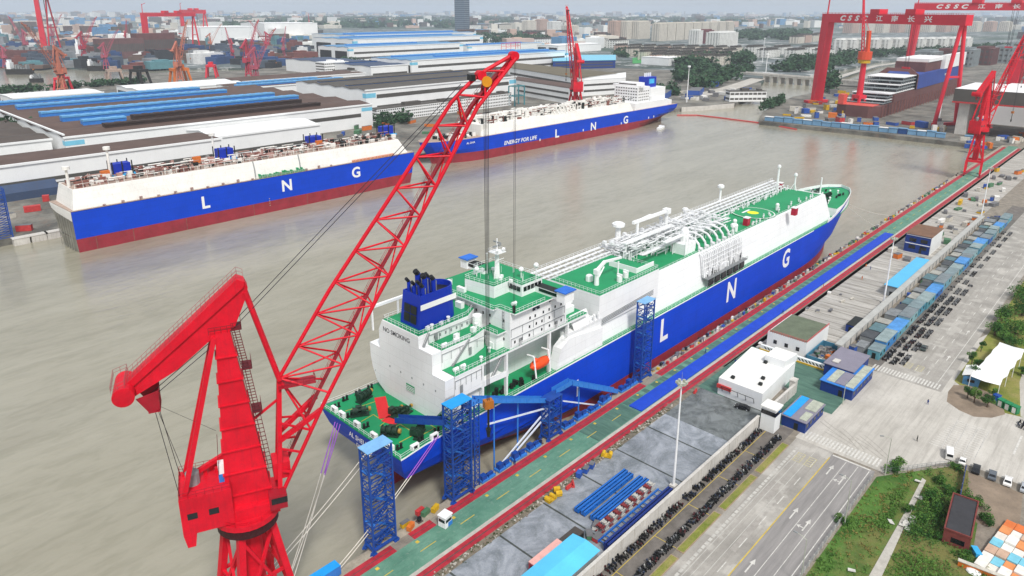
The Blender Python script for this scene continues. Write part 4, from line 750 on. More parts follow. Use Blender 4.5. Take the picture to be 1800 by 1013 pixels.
# ------------------------------------------------------------------ berth: scaffold towers, gangways, ropes, quay furniture
M_tow = mat('tower_blue', '#17489c', .5, .2, .5, dirt=(.05, .06, .12)); M_tow2 = mat('gangway_blue', '#3480d4', .5, .15, .4, dirt=(.06, .1, .2)); M_pal = mat('pale_blue_roof', '#7db4e4', .5, .15, .5); M_brightb = mat('bright_blue_roof', '#149be8', .5, .1, .4)
def tower(label, x0, x1, y0, y1, z1, roof, flights=7, group='blue stair towers on the quay edge'):
    t_ = thing('stair_tower', label, 'stair tower', ((x0 + x1) / 2, (y0 + y1) / 2, 0), group=group, world=True)
    mb = MB()
    for x in (x0, x1):
        for y in (y0, y1): mb.beam((x, y, 1), (x, y, z1), .38); mb.beam((x, y, 1.2), (x + (-.9 if x == x0 else .9), y, 0), .3); mb.box(x - .6, x + .6, y - .5, y + .5, 0, .3)
    n = int(z1 / 1.9); dz = (z1 - 1) / n
    for i in range(n + 1):
        z = 1 + i * dz
        for y in (y0, y1): mb.beam((x0, y, z), (x1, y, z), .2 if i else .5)
        for x in (x0, x1): mb.beam((x, y0, z), (x, y1, z), .2 if i else .5)
        if i < n:
            for x in (x0, x1): mb.beam((x, y0, z + (dz if i % 2 else 0)), (x, y1, z + (0 if i % 2 else dz)), .13)
            s = i % 2
            for y in (y0, y1): mb.beam((x0 if s else x1, y, z), ((x0 + x1) / 2, y, z + dz), .11); mb.beam((x1 if s else x0, y, z + dz), ((x0 + x1) / 2, y, z), .11)
    mb.build('frame', [M_tow], t_)
    dz = (z1 - 3) / flights
    for i in range(flights):
        z = .6 + i * dz; mb = MB(); a, b = (x0 + .9, x1 - .9) if i % 2 == 0 else (x1 - .9, x0 + .9); ya = y0 + (y1 - y0) * (.3 if i % 2 == 0 else .7)
        k = 9
        for j in range(k): u = j / k; mb.box(a + (b - a) * u - .22, a + (b - a) * u + .22, ya - .42, ya + .42, z + dz * u, z + dz * u + .07)
        for s in (-.45, .45): mb.beam((a, ya + s, z), (b, ya + s, z + dz), .08, .28); mb.beam((a, ya + s, z + 1), (b, ya + s, z + dz + 1), .06)
        mb.box(min(b, b + (.9 if b > a else -.9)), max(b, b + (.9 if b > a else -.9)), y0 + .1, y1 - .1, z + dz, z + dz + .1); mb.build('stair_flight', [M_tow2 if i % 2 else M_tow], t_)
    mb = MB(); mb.box(x0 - .3, x1 + .3, y0 - .3, y1 + .3, z1, z1 + .18); mb.build('roof', [roof], t_)
    return t_
tower('blue stair tower standing alone at the ship stern with a dirty pale blue roof', 72.4, 78.4, 109.9, 112.9, 25.6, M_pal)
tower('blue stair tower with a bright blue roof and walkways to the stern and side', 95.8, 101.9, 109.8, 112.8, 26, M_brightb)
tower('narrow dark blue stair tower amidships beside the letter L', 176.8, 182.4, 109.9, 112.6, 27.2, M_pal, 9)
tower('low blue stair tower where the two side gangways meet', 131.5, 136.6, 110, 112.8, 12.4, M_tow, 4)
t_ = thing('lattice_mast', 'slim blue lattice mast beside the bright roofed stair tower', 'mast', (104, 111, 0), world=True); mb = MB()
for x in (103.3, 105):
    for y in (110.2, 111.8): mb.beam((x, y, 0), (x, y, 24.4), .22)
for i in range(16): z = .5 + i * 1.5; mb.beam((103.3, 110.2, z), (105, 110.2, z + 1.5), .12); mb.beam((105, 110.2, z), (105, 111.8, z + 1.5), .12); mb.beam((103.3, 110.2, z), (103.3, 111.8, z), .12); mb.beam((103.3, 110.2, z), (105, 110.2, z), .12)
mb.build('frame', [M_tow], t_); mb = MB(); mb.box(101.9, 105.4, 109.9, 112.1, 23.6, 23.8); mb.rail([(101.9, 109.9, 23.8), (105.4, 109.9, 23.8)], 1.1, .05, .9); mb.build('platform', [M_tow2], t_)
def gangway(label, p, q, w=1.6, h=1.5, mt=None, kind='gangway', legs=()):
    p = Vector(p); q = Vector(q); mt = mt or M_tow2; r_ = thing('gangway', label, 'gangway', tuple(p), world=True); d = (q - p).normalized(); s = d.cross(Vector((0, 0, 1))).normalized() * (w / 2)
    mb = MB(); mb.beam(p, q, w, .16); mb.build('walkway', [M_tow], r_)
    for e in (-1, 1):
        mb = MB(); o = s * e; z = Vector((0, 0, h)); mb.ext([p + o, q + o, q + o + z, p + o + z], s * e * .06); n = max(2, int((q - p).length / 2.6))
        for i in range(n + 1): c = p.lerp(q, i / n) + o * 1.06; mb.beam(c, c + z * 1.02, .16)
        mb.build('side_panel', [mt], r_)
    for (x, y, z) in legs: mb = MB(); mb.tube((x, y, 0 if y < 112 else -4), (x, y, z), .22, 6); mb.build('prop', [M_tow2], r_)
    return r_
gangway('light blue gangway sloping down from the bright roofed tower', (105.5, 112.2, 22.6), (131.5, 112.2, 11.4), legs=((113, 113, 18.8), (122, 113, 15)))
gangway('light blue gangway sloping from the low tower down to the quay', (143.2, 112, 12.0), (165, 111.2, .6), legs=((148, 112.6, 9),))
gangway('short level gangway over the low tower against the hull', (136, 112.2, 12.2), (143.2, 112.2, 12.2))
gangway('dark blue gangway reaching from the tower onto the stern deck', tuple(G(783, 745, 20.8)), tuple(G(698, 741, 17.6)), mt=M_tow)
mb = MB(); a = G(668, 698, 16.1); b = G(677, 735, 16.1); c = G(700, 743, 16.1)
for p, q in ((a, b), (b, c)): d = (q - p).normalized().cross(Vector((0, 0, 1))) * 1.5; mb.add([p - d, q - d, q + d, p + d], [(0, 1, 2, 3)]); mb.add([v + Vector((0, 0, -.05)) for v in (p - d, q - d, q + d, p + d)], [(3, 2, 1, 0)])
tag(mb.build('carpet', [M_redcarpet]), 'red carpet laid across the green stern deck of the near ship', 'carpet')
t_ = thing('brace_frame', 'pair of white struts propping the sloping gangway by the hull', 'brace frame', (118, 112, 0), world=True)
for pts in ([(857, 746), (966, 716)], [(963, 718), (874, 824)], [(968, 722), (880, 826)], [(990, 705), (1062, 714)]):
    p, q = [GY(x, y, 113.0 if i == 0 else 112.2) for i, (x, y) in enumerate(pts)]; mb = MB(); mb.beam(p, q, .36); mb.build('strut', [mat('strut_white', '#dfe6ee', .5, .1, .5)], t_)
# steel skids along the edge under the gangways
rr = random.Random(21)
skid = thing('steel_skid', 'blue steel skid frame lying on the quay edge below the gangways', 'skid frame', (108, 110.8, 0), group='blue steel skids along the quay edge')
mb = MB(); mb.box(-2.4, 2.4, -1, 1, .15, .6); mb.build('base', [M_tow2], skid)
mb = MB(); mb.box(-2, -.4, -.7, .7, .6, 1.7); mb.tube((.2, 0, .9), (2, 0, .9), .55, 8); [mb.beam((x, -.9, .6), (x, -.9, 1.9), .12) for x in (-2.3, 0, 2.3)]; mb.beam((-2.3, -.9, 1.9), (2.3, -.9, 1.9), .12); mb.build('gear', [M_tow], skid)
for i, x in enumerate((114, 120, 126, 141, 147, 153, 159, 169, 173)): dup(skid, (x, 110.8 + rr.uniform(-.1, .2), 0), rr.uniform(-.08, .08), skid['label'], skid['group'], (1, 1, rr.uniform(.8, 1.5)))
# mooring ropes
def rope(label, p, q, group, sag=.03, r=.11, tip=None):
    p = Vector(p); q = Vector(q); n = 10; pts = []
    for i in range(n + 1): k = i / n; v = p.lerp(q, k); v.z -= 4 * sag * (q - p).length * k * (1 - k); pts.append(v)
    t_ = thing('mooring_rope', label, 'rope', tuple(p), group=group, world=True); mb = MB(); mb.path(pts[3 if tip else 0:], r, 5); mb.build('line', [mat('rope_white', '#d8d2c6', .8, .15, 1.)], t_)
    if tip: mb = MB(); mb.path(pts[:4], r * 1.1, 5); mb.build('eye_tail', [mat('rope_violet', '#a05ac8', .8, .15, 1.)], t_)
bol = [(50, 110.9), (51.6, 110.9)]
for i, px in enumerate((589, 593, 598)): rope('white stern rope hanging from the transom, %s of its three' % ('left', 'middle', 'right')[i], tuple(G(px, 742 + i * 2, 16.3)), (*bol[i % 2], .9), 'stern ropes of the near ship', tip=True)
for i, (p, q) in enumerate((((84.4, 124.5, 16.2), (28, 110.9, .9)), ((84.4, 123, 16.2), (29.5, 110.9, .9)))): rope('white rope running low from the transom to the far left, %s of two' % ('upper', 'lower')[i], p, q, 'stern ropes of the near ship')
for i, (p, q) in enumerate((((95, 114.9, 16.4), (62, 110.8, .9)), ((96, 114.9, 16.4), (64, 110.8, .9)), )): rope('white rope with a violet tail from the stern side, %s of two' % ('left', 'right')[i], p, q, 'stern ropes of the near ship', tip=True)
rope('white bow rope running from the bow of the near ship down to the quay', (392, 123, 16), (440, 110.6, .9), 'bow ropes of the near ship'); rope('second bow rope beside it ending at a nearer bollard', (388, 121.5, 16), (410, 110.6, .9), 'bow ropes of the near ship')
# bollards, fenders, edge clutter
bo = thing('mooring_bollard', 'squat dark bollard on the quay edge', 'bollard', (50, 110.9, 0), group='bollards along the near quay'); mb = MB(); mb.tube((0, 0, 0), (0, 0, .7), .42, 10); mb.tube((0, 0, .7), (0, 0, 1.05), .62, 10, 0, .5); mb.build('post', [M_dark], bo); mb = MB(); mb.box(-.7, .7, -.7, .7, 0, .12); mb.build('base_plate', [M_steel], bo)
for x in [28.8, 51.6, 63, 86, 129, 191, 207, 222, 238, 254, 270, 286, 302, 318, 335, 352, 370, 390, 410, 440, 470, 500, 530, 560, 590]: dup(bo, (x, 110.9, 0), 0, bo['label'], bo['group'])
fe = thing('rubber_fender', 'black rubber fender hung on the quay wall', 'fender', (60, 112.3, -2), group='fenders on the near quay wall'); mb = MB(); mb.tube((0, .45, -1.6), (0, .45, 1.4), .65, 10); mb.build('drum', [M_dark], fe); mb = MB(); mb.box(-.8, .8, -.05, .1, -1.7, 1.9); mb.build('back_plate', [M_steel], fe)
for i in range(34): dup(fe, (76 + i * 16, 112.3, -2), 0, fe['label'], fe['group'])
cols = [('pale', '#c9c4b8'), ('yellow', '#d3a91c'), ('blue', '#2a55a8'), ('red', '#c03a3a'), ('grey', '#6e6e70'), ('orange', '#d8742c'), ('green', '#4d7a58'), ('white', '#e8e6e0')]
CM = {k: mat('crate_' + k, c, .6, .25, .8) for k, c in cols}
CN = (('quay edge', 'equipment_box'), ('upper yard', 'gear_crate'), ('white yard', 'parts_pallet'), ('bay', 'scrap_box'), ('alley', 'stored_box'), ('far quay', 'ship_block'), ('dockyard', 'machine_block'), ('quay head', 'gear_crate'), ('channel mouth yard', 'yard_box'), ('stores', 'storage_hall'))
def crate(kind, x, y, z, sx, sy, sz, a, label, group):
    nm = ([n for k_, n in CN if k_ in group] or ['equipment_box'])[0]
    t_ = thing(nm, label, nm.replace('_', ' '), (x, y, z), a, group); mb = MB(); mb.box(-sx / 2, sx / 2, -sy / 2, sy / 2, .12, sz); [mb.box(e - .1, e + .1, -sy / 2, sy / 2, 0, .12) for e in (-sx / 3, sx / 3)]; mb.build('body', [CM[kind]], t_); mb = MB(); mb.box(-sx / 2 - .04, sx / 2 + .04, -sy / 2 - .04, sy / 2 + .04, sz, sz + .08); mb.build('lid', [CM[kind if rr.random() < .5 else 'grey']], t_)
for i in range(190):
    x = 186 + i * 2 + rr.uniform(-1, 1); k = rr.choice(['pale', 'pale', 'yellow', 'grey', 'grey', 'blue', 'white', 'red', 'green']); crate(k, x, 110.2 + rr.uniform(-.3, 1), 0, rr.uniform(.7, 2.4), rr.uniform(.5, 1.), rr.uniform(.4, 1.5), rr.uniform(-.4, .4), 'small %s equipment box on the quay edge alongside the near ship' % k, '%s boxes along the quay edge' % k)
for i, (px, py, k) in enumerate(((712, 925, 'yellow'), (738, 903, 'red'), (748, 905, 'green'), (765, 898, 'yellow'), (722, 930, 'orange'), (800, 872, 'blue'))): p = G(px, py); crate(k, p.x, p.y, 0, 2.2, 1, 1.2, .1 * i, '%s equipment box between the two stern stair towers, %s' % (k, ('near the lone tower', 'nearest the white kiosk', 'between red and yellow ones', 'beside the bright roofed tower', 'half behind the lone tower', 'at the bright roofed tower foot')[i]), 'boxes between the stern towers')
mb = MB(); p = G(588, 1003); mb.obox(0, 0, .3, 6.2, 2.3, 2.2, 0, 0, 1); o = tag(mb.build('cabin', [M_tow2, M_brightb]), 'small blue cabin cut by the bottom edge beside the stern ropes', 'cabin'); o.location = (61, 111.2, 0)
# site huts on the lane
k_ = thing('guard_kiosk', 'small white guard kiosk on the green lane with a blue base', 'kiosk', (89.4, 105.6, 0), R(8)); mb = MB(); mb.box(-1.2, 1.2, -1.1, 1.1, .1, 2.9); mb.box(-1.35, 1.35, -1.25, 1.25, 2.9, 3.1); mb.build('body', [M_shipw], k_); mb = MB(); mb.box(-1.0, 1.0, -1.14, -1.08, 1.5, 2.3); mb.box(-1.24, -1.18, -.9, .9, 1.5, 2.3); mb.build('window', [M_glass], k_); mb = MB(); mb.box(-.2, 1.25, -1.15, -1.09, .15, 1.3); mb.build('door', [M_tow2], k_)
def barrier(x, y, a, kind, label, group):
    t_ = thing('steel_cradle' if kind == 'yellow' else 'road_barrier', label, 'cradle' if kind == 'yellow' else 'barrier', (x, y, 0), a, group); mb = MB()
    if kind == 'yellow': mb.box(-1.4, 1.4, -.8, .8, .2, .7); mb.tube((-1, -.8, 1), (-1, .8, 1), .6, 8); mb.tube((.8, -.8, 1), (.8, .8, 1), .5, 8); mb.build('frame', [CM['yellow']], t_)
    else: mb.prism([(-1.1, -.35), (1.1, -.35), (1.1, .35), (-1.1, .35)], 0, .5); mb.box(-1.1, 1.1, -.15, .15, .5, 1.0); mb.build('body', [CM[kind]], t_)
for i, (px, py) in enumerate(((968, 880), (980, 868), (1066, 803))): p = G(px, py); barrier(p.x, p.y, i, 'yellow', 'yellow steel cradle by the red rail strip, %s' % ('front one of the pair', 'rear one of the pair', 'single one farther up the quay')[i], 'yellow cradles')
for i, (px, py) in enumerate(((1000, 858), (1007, 853))): p = G(px, py); barrier(p.x, p.y, i * .8, 'red', 'red road barrier beside the yellow cradles, %s of two' % ('left', 'right')[i], 'red barriers')
for i, (px, py) in enumerate(((1018, 838), (1030, 830), (1040, 822))): p = G(px, py); crate('blue', p.x, p.y, 0, 1.8, 1.2, 1.4, .3, 'blue box by the weedy drain between barriers and yellow cradle, %s of three' % ('left', 'middle', 'right')[i], 'blue boxes by the drain')
for i, (px, py) in enumerate(((1222, 690),)): p = G(px, py); barrier(p.x, p.y, .2, 'red', 'lone red barrier beside the white building', 'red barriers')
# people on the quay lane are specks: walkers
M_skin = mat('skin', '#b98a6c', .6, .1, 1.)
def person(x, y, a, top, label, group=None, z=0.):
    t_ = thing('person', label, 'person', (x, y, z), a, group)
    me = bpy.data.meshes.new('body'); V = [(0, 0, .95), (0, 0, 1.2), (0, 0, 1.42), (0, 0, 1.55), (0, 0, 1.68), (.1, .05, .9), (.12, .14, .48), (.12, .05, .06), (.12, .2, .03), (-.1, -.02, .9), (-.12, -.08, .48), (-.12, -.22, .08), (-.12, -.08, .03), (.22, 0, 1.4), (.27, -.08, 1.12), (.25, .06, .88), (-.22, 0, 1.4), (-.27, .08, 1.12), (-.25, .18, .9)]
    E_ = [(0, 1), (1, 2), (2, 3), (3, 4), (0, 5), (5, 6), (6, 7), (7, 8), (0, 9), (9, 10), (10, 11), (11, 12), (2, 13), (13, 14), (14, 15), (2, 16), (16, 17), (17, 18)]
    me.from_pydata(V, E_, []); o = bpy.data.objects.new('body', me); COL.objects.link(o); o.parent = t_; me.materials.append(top)
    m = o.modifiers.new('skin', 'SKIN'); rad = [.17, .15, .17, .07, .11, .1, .075, .05, .05, .1, .075, .05, .05, .07, .055, .045, .07, .055, .045]
    sv = me.skin_vertices[0].data if me.skin_vertices else None
    if sv is None:
        me.attributes.new  # the modifier adds the layer itself
    for i, v in enumerate(me.skin_vertices[0].data if me.skin_vertices else []): v.radius = (rad[i], rad[i]); v.use_root = (i == 0)
    o.modifiers.new('sub', 'SUBSURF').levels = 1; o.modifiers['sub'].render_levels = 1
    mb = MB(); mb.ball((0, 0, 1.72), .13, 0, 8, 5, 1.15); mb.build('helmet' if 'helmet' in label else 'hair', [M_dark if 'helmet' not in label else CM['yellow']], t_)
    return t_
# ------------------------------------------------------------------ yard behind the rails
def beams(x0, x1, y, z, w, h, mt, label, name='steel_beam', group=None):
    t_ = thing(name, label, 'steel beam', ((x0 + x1) / 2, y, z), group=group, world=True); mb = MB(); mb.box(x0, x1, y - w / 2, y + w / 2, z + h - .18, z + h); mb.box(x0, x1, y - w / 2, y + w / 2, z, z + .18); mb.box(x0, x1, y - .12, y + .12, z, z + h); mb.build('profile', [mt], t_)
    mb = MB(); [mb.box(x0 + (x1 - x0) * i / 8 - .05, x0 + (x1 - x0) * i / 8 + .05, y - w / 2 + .05, y + w / 2 - .05, z + .18, z + h - .18) for i in range(9)]; mb.build('stiffener', [mt], t_)
M_beam = mat('beam_blue', '#1a66bc', .45, .15, .4); M_beamd = mat('beam_navy', '#0c2c78', .45, .15, .4)
beams(113.6, 134.2, 86.0, .3, 1.3, 1.1, M_beam, 'long blue steel beam lying nearest the red rails'); beams(113.8, 134, 84.2, .3, 1.3, 1.1, M_beam, 'long blue steel beam second from the red rails')
beams(114, 134.5, 81.6, .3, 1.2, 1.2, M_beam, 'blue steel beam in the middle of the stacks'); beams(114.4, 134.8, 80, .3, 1.2, 1.2, M_beam, 'blue steel beam next to the red and white lattice section')
beams(108, 134.6, 73.2, .3, 1.4, 2.2, M_beamd, 'tall navy blue beam beside the perimeter wall')
t_ = thing('crane_boom_section', 'red and white lattice boom section lying in the yard', 'boom section', (122, 77.8, .3), world=True); mb = MB()
for i in range(14):
    x = 111.5 + i * 1.6; m = i % 2
    for y in (77.2, 78.7):
        for z in (.5, 1.9): mb.beam((x, y, z), (x + 1.6, y, z), .24, m=m)
    mb.beam((x, 77.2, 1.9), (x + 1.6, 78.7, 1.9), .14, m=m); mb.beam((x, 77.2, .5), (x + 1.6, 77.2, 1.9), .14, m=m); mb.box(x + .1, x + 1.0, 77.4, 78.4, 1.95, 2.3, m)
mb.build('frame', [mat('boom_red', '#7c2a2c', .6, .3, .8), mat('boom_white', '#b9b6ae', .6, .25, .8)], t_)
t_ = thing('blue_ladder_frame', 'blue ladder-like frame lying between boom section and navy beam', 'steel frame', (122, 75.3, .3), world=True); mb = MB(); [mb.beam((109, y, .7), (134, y, .7), .3, .5) for y in (74.7, 76.2)]; [mb.beam((109.5 + i * 2.2, 74.7, .75), (109.5 + i * 2.2, 76.2, .75), .2) for i in range(12)]; mb.build('rails', [M_beam], t_)
for i, (a, b) in enumerate(((110, 77), (113, 79.6), (109.5, 79))): crate(('red', 'white', 'green')[i], a, b, 0, 2.4, 1.4, 1.1, .4 * i, ('red', 'white', 'green')[i] + ' box at the front end of the steel stacks', 'boxes by the steel stacks')
def shed(name, label, x0, x1, y0, y1, z1, wall, roof, cat='shed', pitch=0., door=True, win=0, over=.35, bands=None):
    t_ = thing(name, label, cat, ((x0 + x1) / 2, (y0 + y1) / 2, 0), world=True); mb = MB(); mb.box(x0, x1, y0, y1, 0, z1); mb.build('wall', [wall], t_)
    mb = MB()
    if pitch: ym = (y0 + y1) / 2; mb.ext([(x0 - over, y0 - over, z1), (x0 - over, ym, z1 + pitch), (x0 - over, y1 + over, z1), (x0 - over, y1 + over, z1 + .15), (x0 - over, ym, z1 + pitch + .15), (x0 - over, y0 - over, z1 + .15)][::-1], (x1 - x0 + 2 * over, 0, 0))
    else: mb.box(x0 - over, x1 + over, y0 - over, y1 + over, z1, z1 + .2)
    ro = mb.build('roof', [roof], t_)
    if bands:
        for (a, b, c, d, mt) in bands: mb = MB(); mb.box(a, b, c, d, z1 + .2, z1 + .45); mb.build('roof_panel', [mt], ro)
    if door: mb = MB(); mb.box(x0 - .06, x0 - .01, y0 + (y1 - y0) * .3, y0 + (y1 - y0) * .3 + 1.2, .05, 2.2); mb.build('door', [M_dark], t_)
    for i in range(win): x = x0 + (x1 - x0) * (i + .5) / win; mb = MB(); mb.box(x - .7, x + .7, y0 - .05, y0 - .01, z1 * .42, z1 * .75); mb.build('window', [M_glass], t_)
    return t_
M_cyanr = mat('cyan_sheet_roof', '#5cc4ea', .5, .12, .15, .0, dirt=(.1, .35, .75)); 
s_ = shed('storage_shed', 'long shed with a bright cyan roof inside the perimeter wall', 84, 103, 71.9, 78.6, 4.6, M_grey, M_cyanr, pitch=.5)
s_ = shed('shipping_container', 'faded red container with a pink roof beside the cyan roofed shed', 92, 101.4, 79.3, 81.8, 2.7, mat('faded_red', '#a8323c', .6, .2, .4), mat('pink_roof', '#eab0a6', .6, .15, .4), 'container', over=0.02); s_ = shed('shipping_container', 'dark open topped container behind the red one', 101.8, 107.5, 79.0, 81.6, 2.4, M_dark, mat('dark_roof', '#4a4440', .7, .3, .5), 'container', over=0.02)
# white building, guard tower, blue sheds
M_wall = mat('white_wall', '#e9ebea', .6, .06, .2, .15, dirt=(.5, .5, .48)); M_roofw = mat('white_roof', '#ecebe6', .6, .1, .12, dirt=(.6, .55, .4)); M_conc = mat('wall_concrete', '#cdc9c2', .85, .18, .2, .7, dirt=(.3, .27, .22))
wb = thing('site_building', 'white flat roofed building with a raised end block beside the green lane', 'building', (201, 81, 0), world=True)
mb = MB(); mb.prism([(187.5, 74.2), (214.5, 75.4), (214.5, 90.5), (187.5, 88.4)], 0, 5.6, 0, 1); mb.build('wall', [M_wall, M_roofw], wb); mb = MB(); mb.prism([(207, 76), (215, 75.3), (215, 82.5), (207, 82.5)], 5.6, 8.2, 0, 1); mb.build('roof_block', [M_wall, M_roofw], wb)
mb = MB(); [mb.tube((188.2, 76.5 + i * 2.6, 0), (188.2 - 1.6, 76.5 + i * 2.6, 0.0 + 3.4), .09, 5) for i in range(5)]; mb.beam((186.6, 76.5, 3.4), (186.6, 87, 3.4), .12); mb.build('pipe_rail', [M_dark], wb); mb = MB(); mb.box(186.9, 187.6, 84, 88.6, 2.4, 3.6); mb.build('awning', [CM['red']], wb)
mb = MB(); [mb.obox(x, y, 5.62, 1, 1, .8) for x, y in ((190, 85), (192, 77), (196, 78), (206.5, 82))]; mb.build('roof_unit', [M_dark], wb)
gt = thing('guard_tower', 'square white guard tower with a dark window band at the wall corner', 'guard tower', (180.3, 68, 0), world=True); mb = MB(); mb.box(178.2, 182.2, 66.2, 70.3, 0, 7.2); mb.build('wall', [M_wall], gt); mb = MB(); mb.box(178.12, 182.28, 66.12, 70.38, 5.2, 6.5); mb.build('window', [M_glass], gt); mb = MB(); mb.box(177.9, 182.5, 65.9, 70.6, 7.2, 7.6); mb.build('roof', [M_roofw], gt)
M_navy = mat('navy_sheet', '#12357e', .55, .12, .4, .2, dirt=(.03, .05, .1)); M_purp = mat('purple_grey_roof', '#85818f', .6, .12, .4); M_paleroof = mat('weathered_pale_roof', '#b4b8a8', .7, .3, .5)
shed('gate_office', 'navy blue site office with cyan, grey and pale roof panels next to the guard tower', 184.4, 198, 59.8, 66.6, 3.3, M_navy, M_purp, 'site office', win=5, bands=[(184.4, 198, 64.2, 66.4, M_brightb), (185, 190, 60, 62, M_paleroof), (191.5, 198, 59.9, 63, M_paleroof)])
shed('gate_office', 'wide navy blue gate shed with striped blue, grey and pale roof', 212, 231, 56.4, 66, 3.5, M_navy, M_tow2, 'gate shed', win=6, bands=[(212.6, 222, 62.2, 64.6, M_paleroof), (212.6, 222, 59.2, 62.0, M_purp), (212.6, 231, 56.6, 59, M_paleroof)])
shed('canopy_shed', 'low shed with a plain purple grey roof behind the striped gate shed', 222.8, 238, 60, 69, 4.2, M_navy, M_purp, 'gate shed')
gb = thing('pump_building', 'white building with a weathered green roof and red edge railing', 'building', (239.5, 84.5, 0), world=True); mb = MB(); mb.box(229.6, 250, 77.8, 91.6, 0, 5.8); mb.build('wall', [M_wall], gb); mb = MB(); mb.box(230, 249.6, 78.2, 91.2, 5.8, 6.0); mb.build('roof', [mat('green_grey_roof', '#66705c', .8, .25, .3)], gb)
mb = MB(); mb.rail([(229.6, 91.6, 5.8), (229.6, 77.8, 5.8), (250, 77.8, 5.8)], .9, .06, .8); mb.build('railing', [mat('pink_red_paint', '#d0585c', .6, .2, .5)], gb); mb = MB(); [mb.box(229.52, 229.58, y, y + 1.2, 2, 3.4) for y in (80, 84, 88)]; mb.build('window', [M_glass], gb)
t_ = thing('gate_barrier_wall', 'low white wall with black zigzag band and yellow foot near the green roof', 'barrier wall', (226, 80, 0), world=True); mb = MB(); mb.box(225.6, 226.6, 67.5, 92, .5, 1.9); mb.build('wall', [M_wall], t_); mb = MB(); mb.box(225.3, 226.8, 67.3, 92.2, 0, .5); mb.build('foot', [CM['yellow']], t_); mb = MB(); [mb.ext([(225.56, 68 + i * 1.2, .8), (225.56, 68.5 + i * 1.2, .8), (225.56, 69.2 + i * 1.2, 1.6), (225.56, 68.7 + i * 1.2, 1.6)], (.03, 0, 0)) for i in range(19)]; mb.build('zigzag', [M_dark], t_)
for i, (x, y) in enumerate(((226, 66.4), (204, 71.5))): t_ = thing('gate_pier', ('concrete gate pier at the end of the zigzag wall', 'weathered concrete gate pier behind the white building')[i], 'gate pier', (x, y, 0)); mb = MB(); mb.box(-1.2, 1.2, -.8, .8, 0, 4.6); mb.build('pier', [M_conc], t_); mb = MB(); mb.box(-1.35, 1.35, -.95, .95, 4.6, 4.9); mb.build('cap', [M_conc], t_)
# perimeter walls
def wall(label, x0, x1, y, h, th=.35, cap=True, mt=None):
    t_ = thing('perimeter_wall', label, 'wall', ((x0 + x1) / 2, y, 0), world=True); mb = MB(); mb.box(x0, x1, y - th / 2, y + th / 2, 0, h); n = int((x1 - x0) / 5); [mb.box(x0 + i * 5, x0 + i * 5 + .5, y - th / 2 - .12, y + th / 2 + .12, 0, h) for i in range(n + 1)]; mb.build('panel', [mt or M_conc], t_)
    if cap: mb = MB(); mb.box(x0, x1, y - th / 2 - .2, y + th / 2 + .2, h, h + .18); mb.build('coping', [mt or M_conc], t_)
wall('long stained concrete wall between the grey yard and the motorbike parking', -60, 178, 70.8, 3.9); wall('concrete wall between guard tower and the green lane gate', 183, 203, 70.8, 3.6)
t_ = thing('covered_pipe_wall', 'long grey covered pipe bridge running along the upper yard edge', 'pipe bridge', (350, 70.4, 0), world=True); mb = MB(); mb.box(239, 462, 69.3, 71.6, 4.0, 4.5); mb.build('roof', [mat('pale_grey_sheet', '#b3b3ae', .6, .15, .2)], t_); mb = MB(); [mb.box(239 + i * 6, 239.5 + i * 6, 70, 70.6, 0, 4) for i in range(38)]; mb.build('post', [M_grey], t_); mb = MB(); mb.box(239, 462, 70.2, 70.4, 0, 3); mb.build('screen', [M_conc], t_)
# upper yard
shed('storage_shed', 'long open shed with a clean sky blue roof in the upper yard', 310, 357, 71.9, 76.6, 4.6, M_grey, mat('sky_blue_roof', '#58b6e2', .5, .06, .2), win=0); shed('shipping_container', 'navy container with black roof beside the pipe bridge', 262, 272, 72.4, 75.6, 2.8, M_navy, M_dark, 'container', over=.02)
bb = shed('workshop_building', 'blue and white two storey workshop with a brown roof', 379, 400, 76.6, 88, 9.2, M_navy, mat('brown_flat_roof', '#7a5c48', .8, .2, .3), 'workshop', win=0); mb = MB(); mb.box(379, 400.1, 76.4, 76.6, 0, 9.2); mb.build('gable_panel', [M_wall], bb); [MB_.build('window', [M_glass], bb) for MB_ in [(lambda m: (m.box(378.92, 379, y, y + 3, z, z + 1.8), m)[1])(MB()) for y in (78, 83) for z in (2, 5.6)]]
mb = MB(); [mb.box(378.9, 379.0, 76.8, 87.8, z, z + .35) for z in (4.4, 8.6)]; mb.build('white_band', [M_shipw], bb)
jit = lambda a: rr.uniform(-a, a)
for i in range(46):
    x = rr.uniform(360, 640); y = rr.uniform(73, 93); k = rr.choice(['red', 'orange', 'blue', 'grey', 'grey', 'white', 'green', 'pale', 'yellow'])
    if 376 < x < 403 and y < 90: continue
    crate(k, x, y, 0, rr.uniform(2, 7), rr.uniform(1.5, 3), rr.uniform(1, 3), jit(.3), '%s crate of ship gear in the crowded upper yard near the second crane' % k, '%s crates in the upper yard' % k)
for i in range(24): x = rr.uniform(208, 305); y = rr.uniform(84, 94); crate(rr.choice(['white', 'grey', 'pale']), x, y, 0, rr.uniform(1, 3), rr.uniform(.6, 1.4), rr.uniform(.3, 1.0), jit(.4), 'pale pallet of parts on the striped white concrete yard', 'pallets on the white yard')
for i in range(22): x = rr.uniform(230, 243); y = rr.uniform(70.8, 76.6); k = rr.choice(['blue', 'pale', 'green', 'orange', 'grey']); crate(k, x, y, 0, rr.uniform(1, 2.6), rr.uniform(.8, 1.6), rr.uniform(.6, 2), jit(.7), '%s scrap box inside the walled scrap bay by the green roofed building' % k, 'scrap boxes in the bay')
mb = MB(); [mb.box(*b) for b in ((228.5, 244, 76.9, 77.2, 0, 2.2), (228.5, 228.8, 69.6, 77, 0, 2.2), (243.7, 244, 71, 77, 0, 2.2))]; tag(mb.build('scrap_bay', [mat('teal_paint', '#3f7c98', .6, .2, .4)]), 'teal walled scrap bay beside the green roofed building', 'scrap bay')
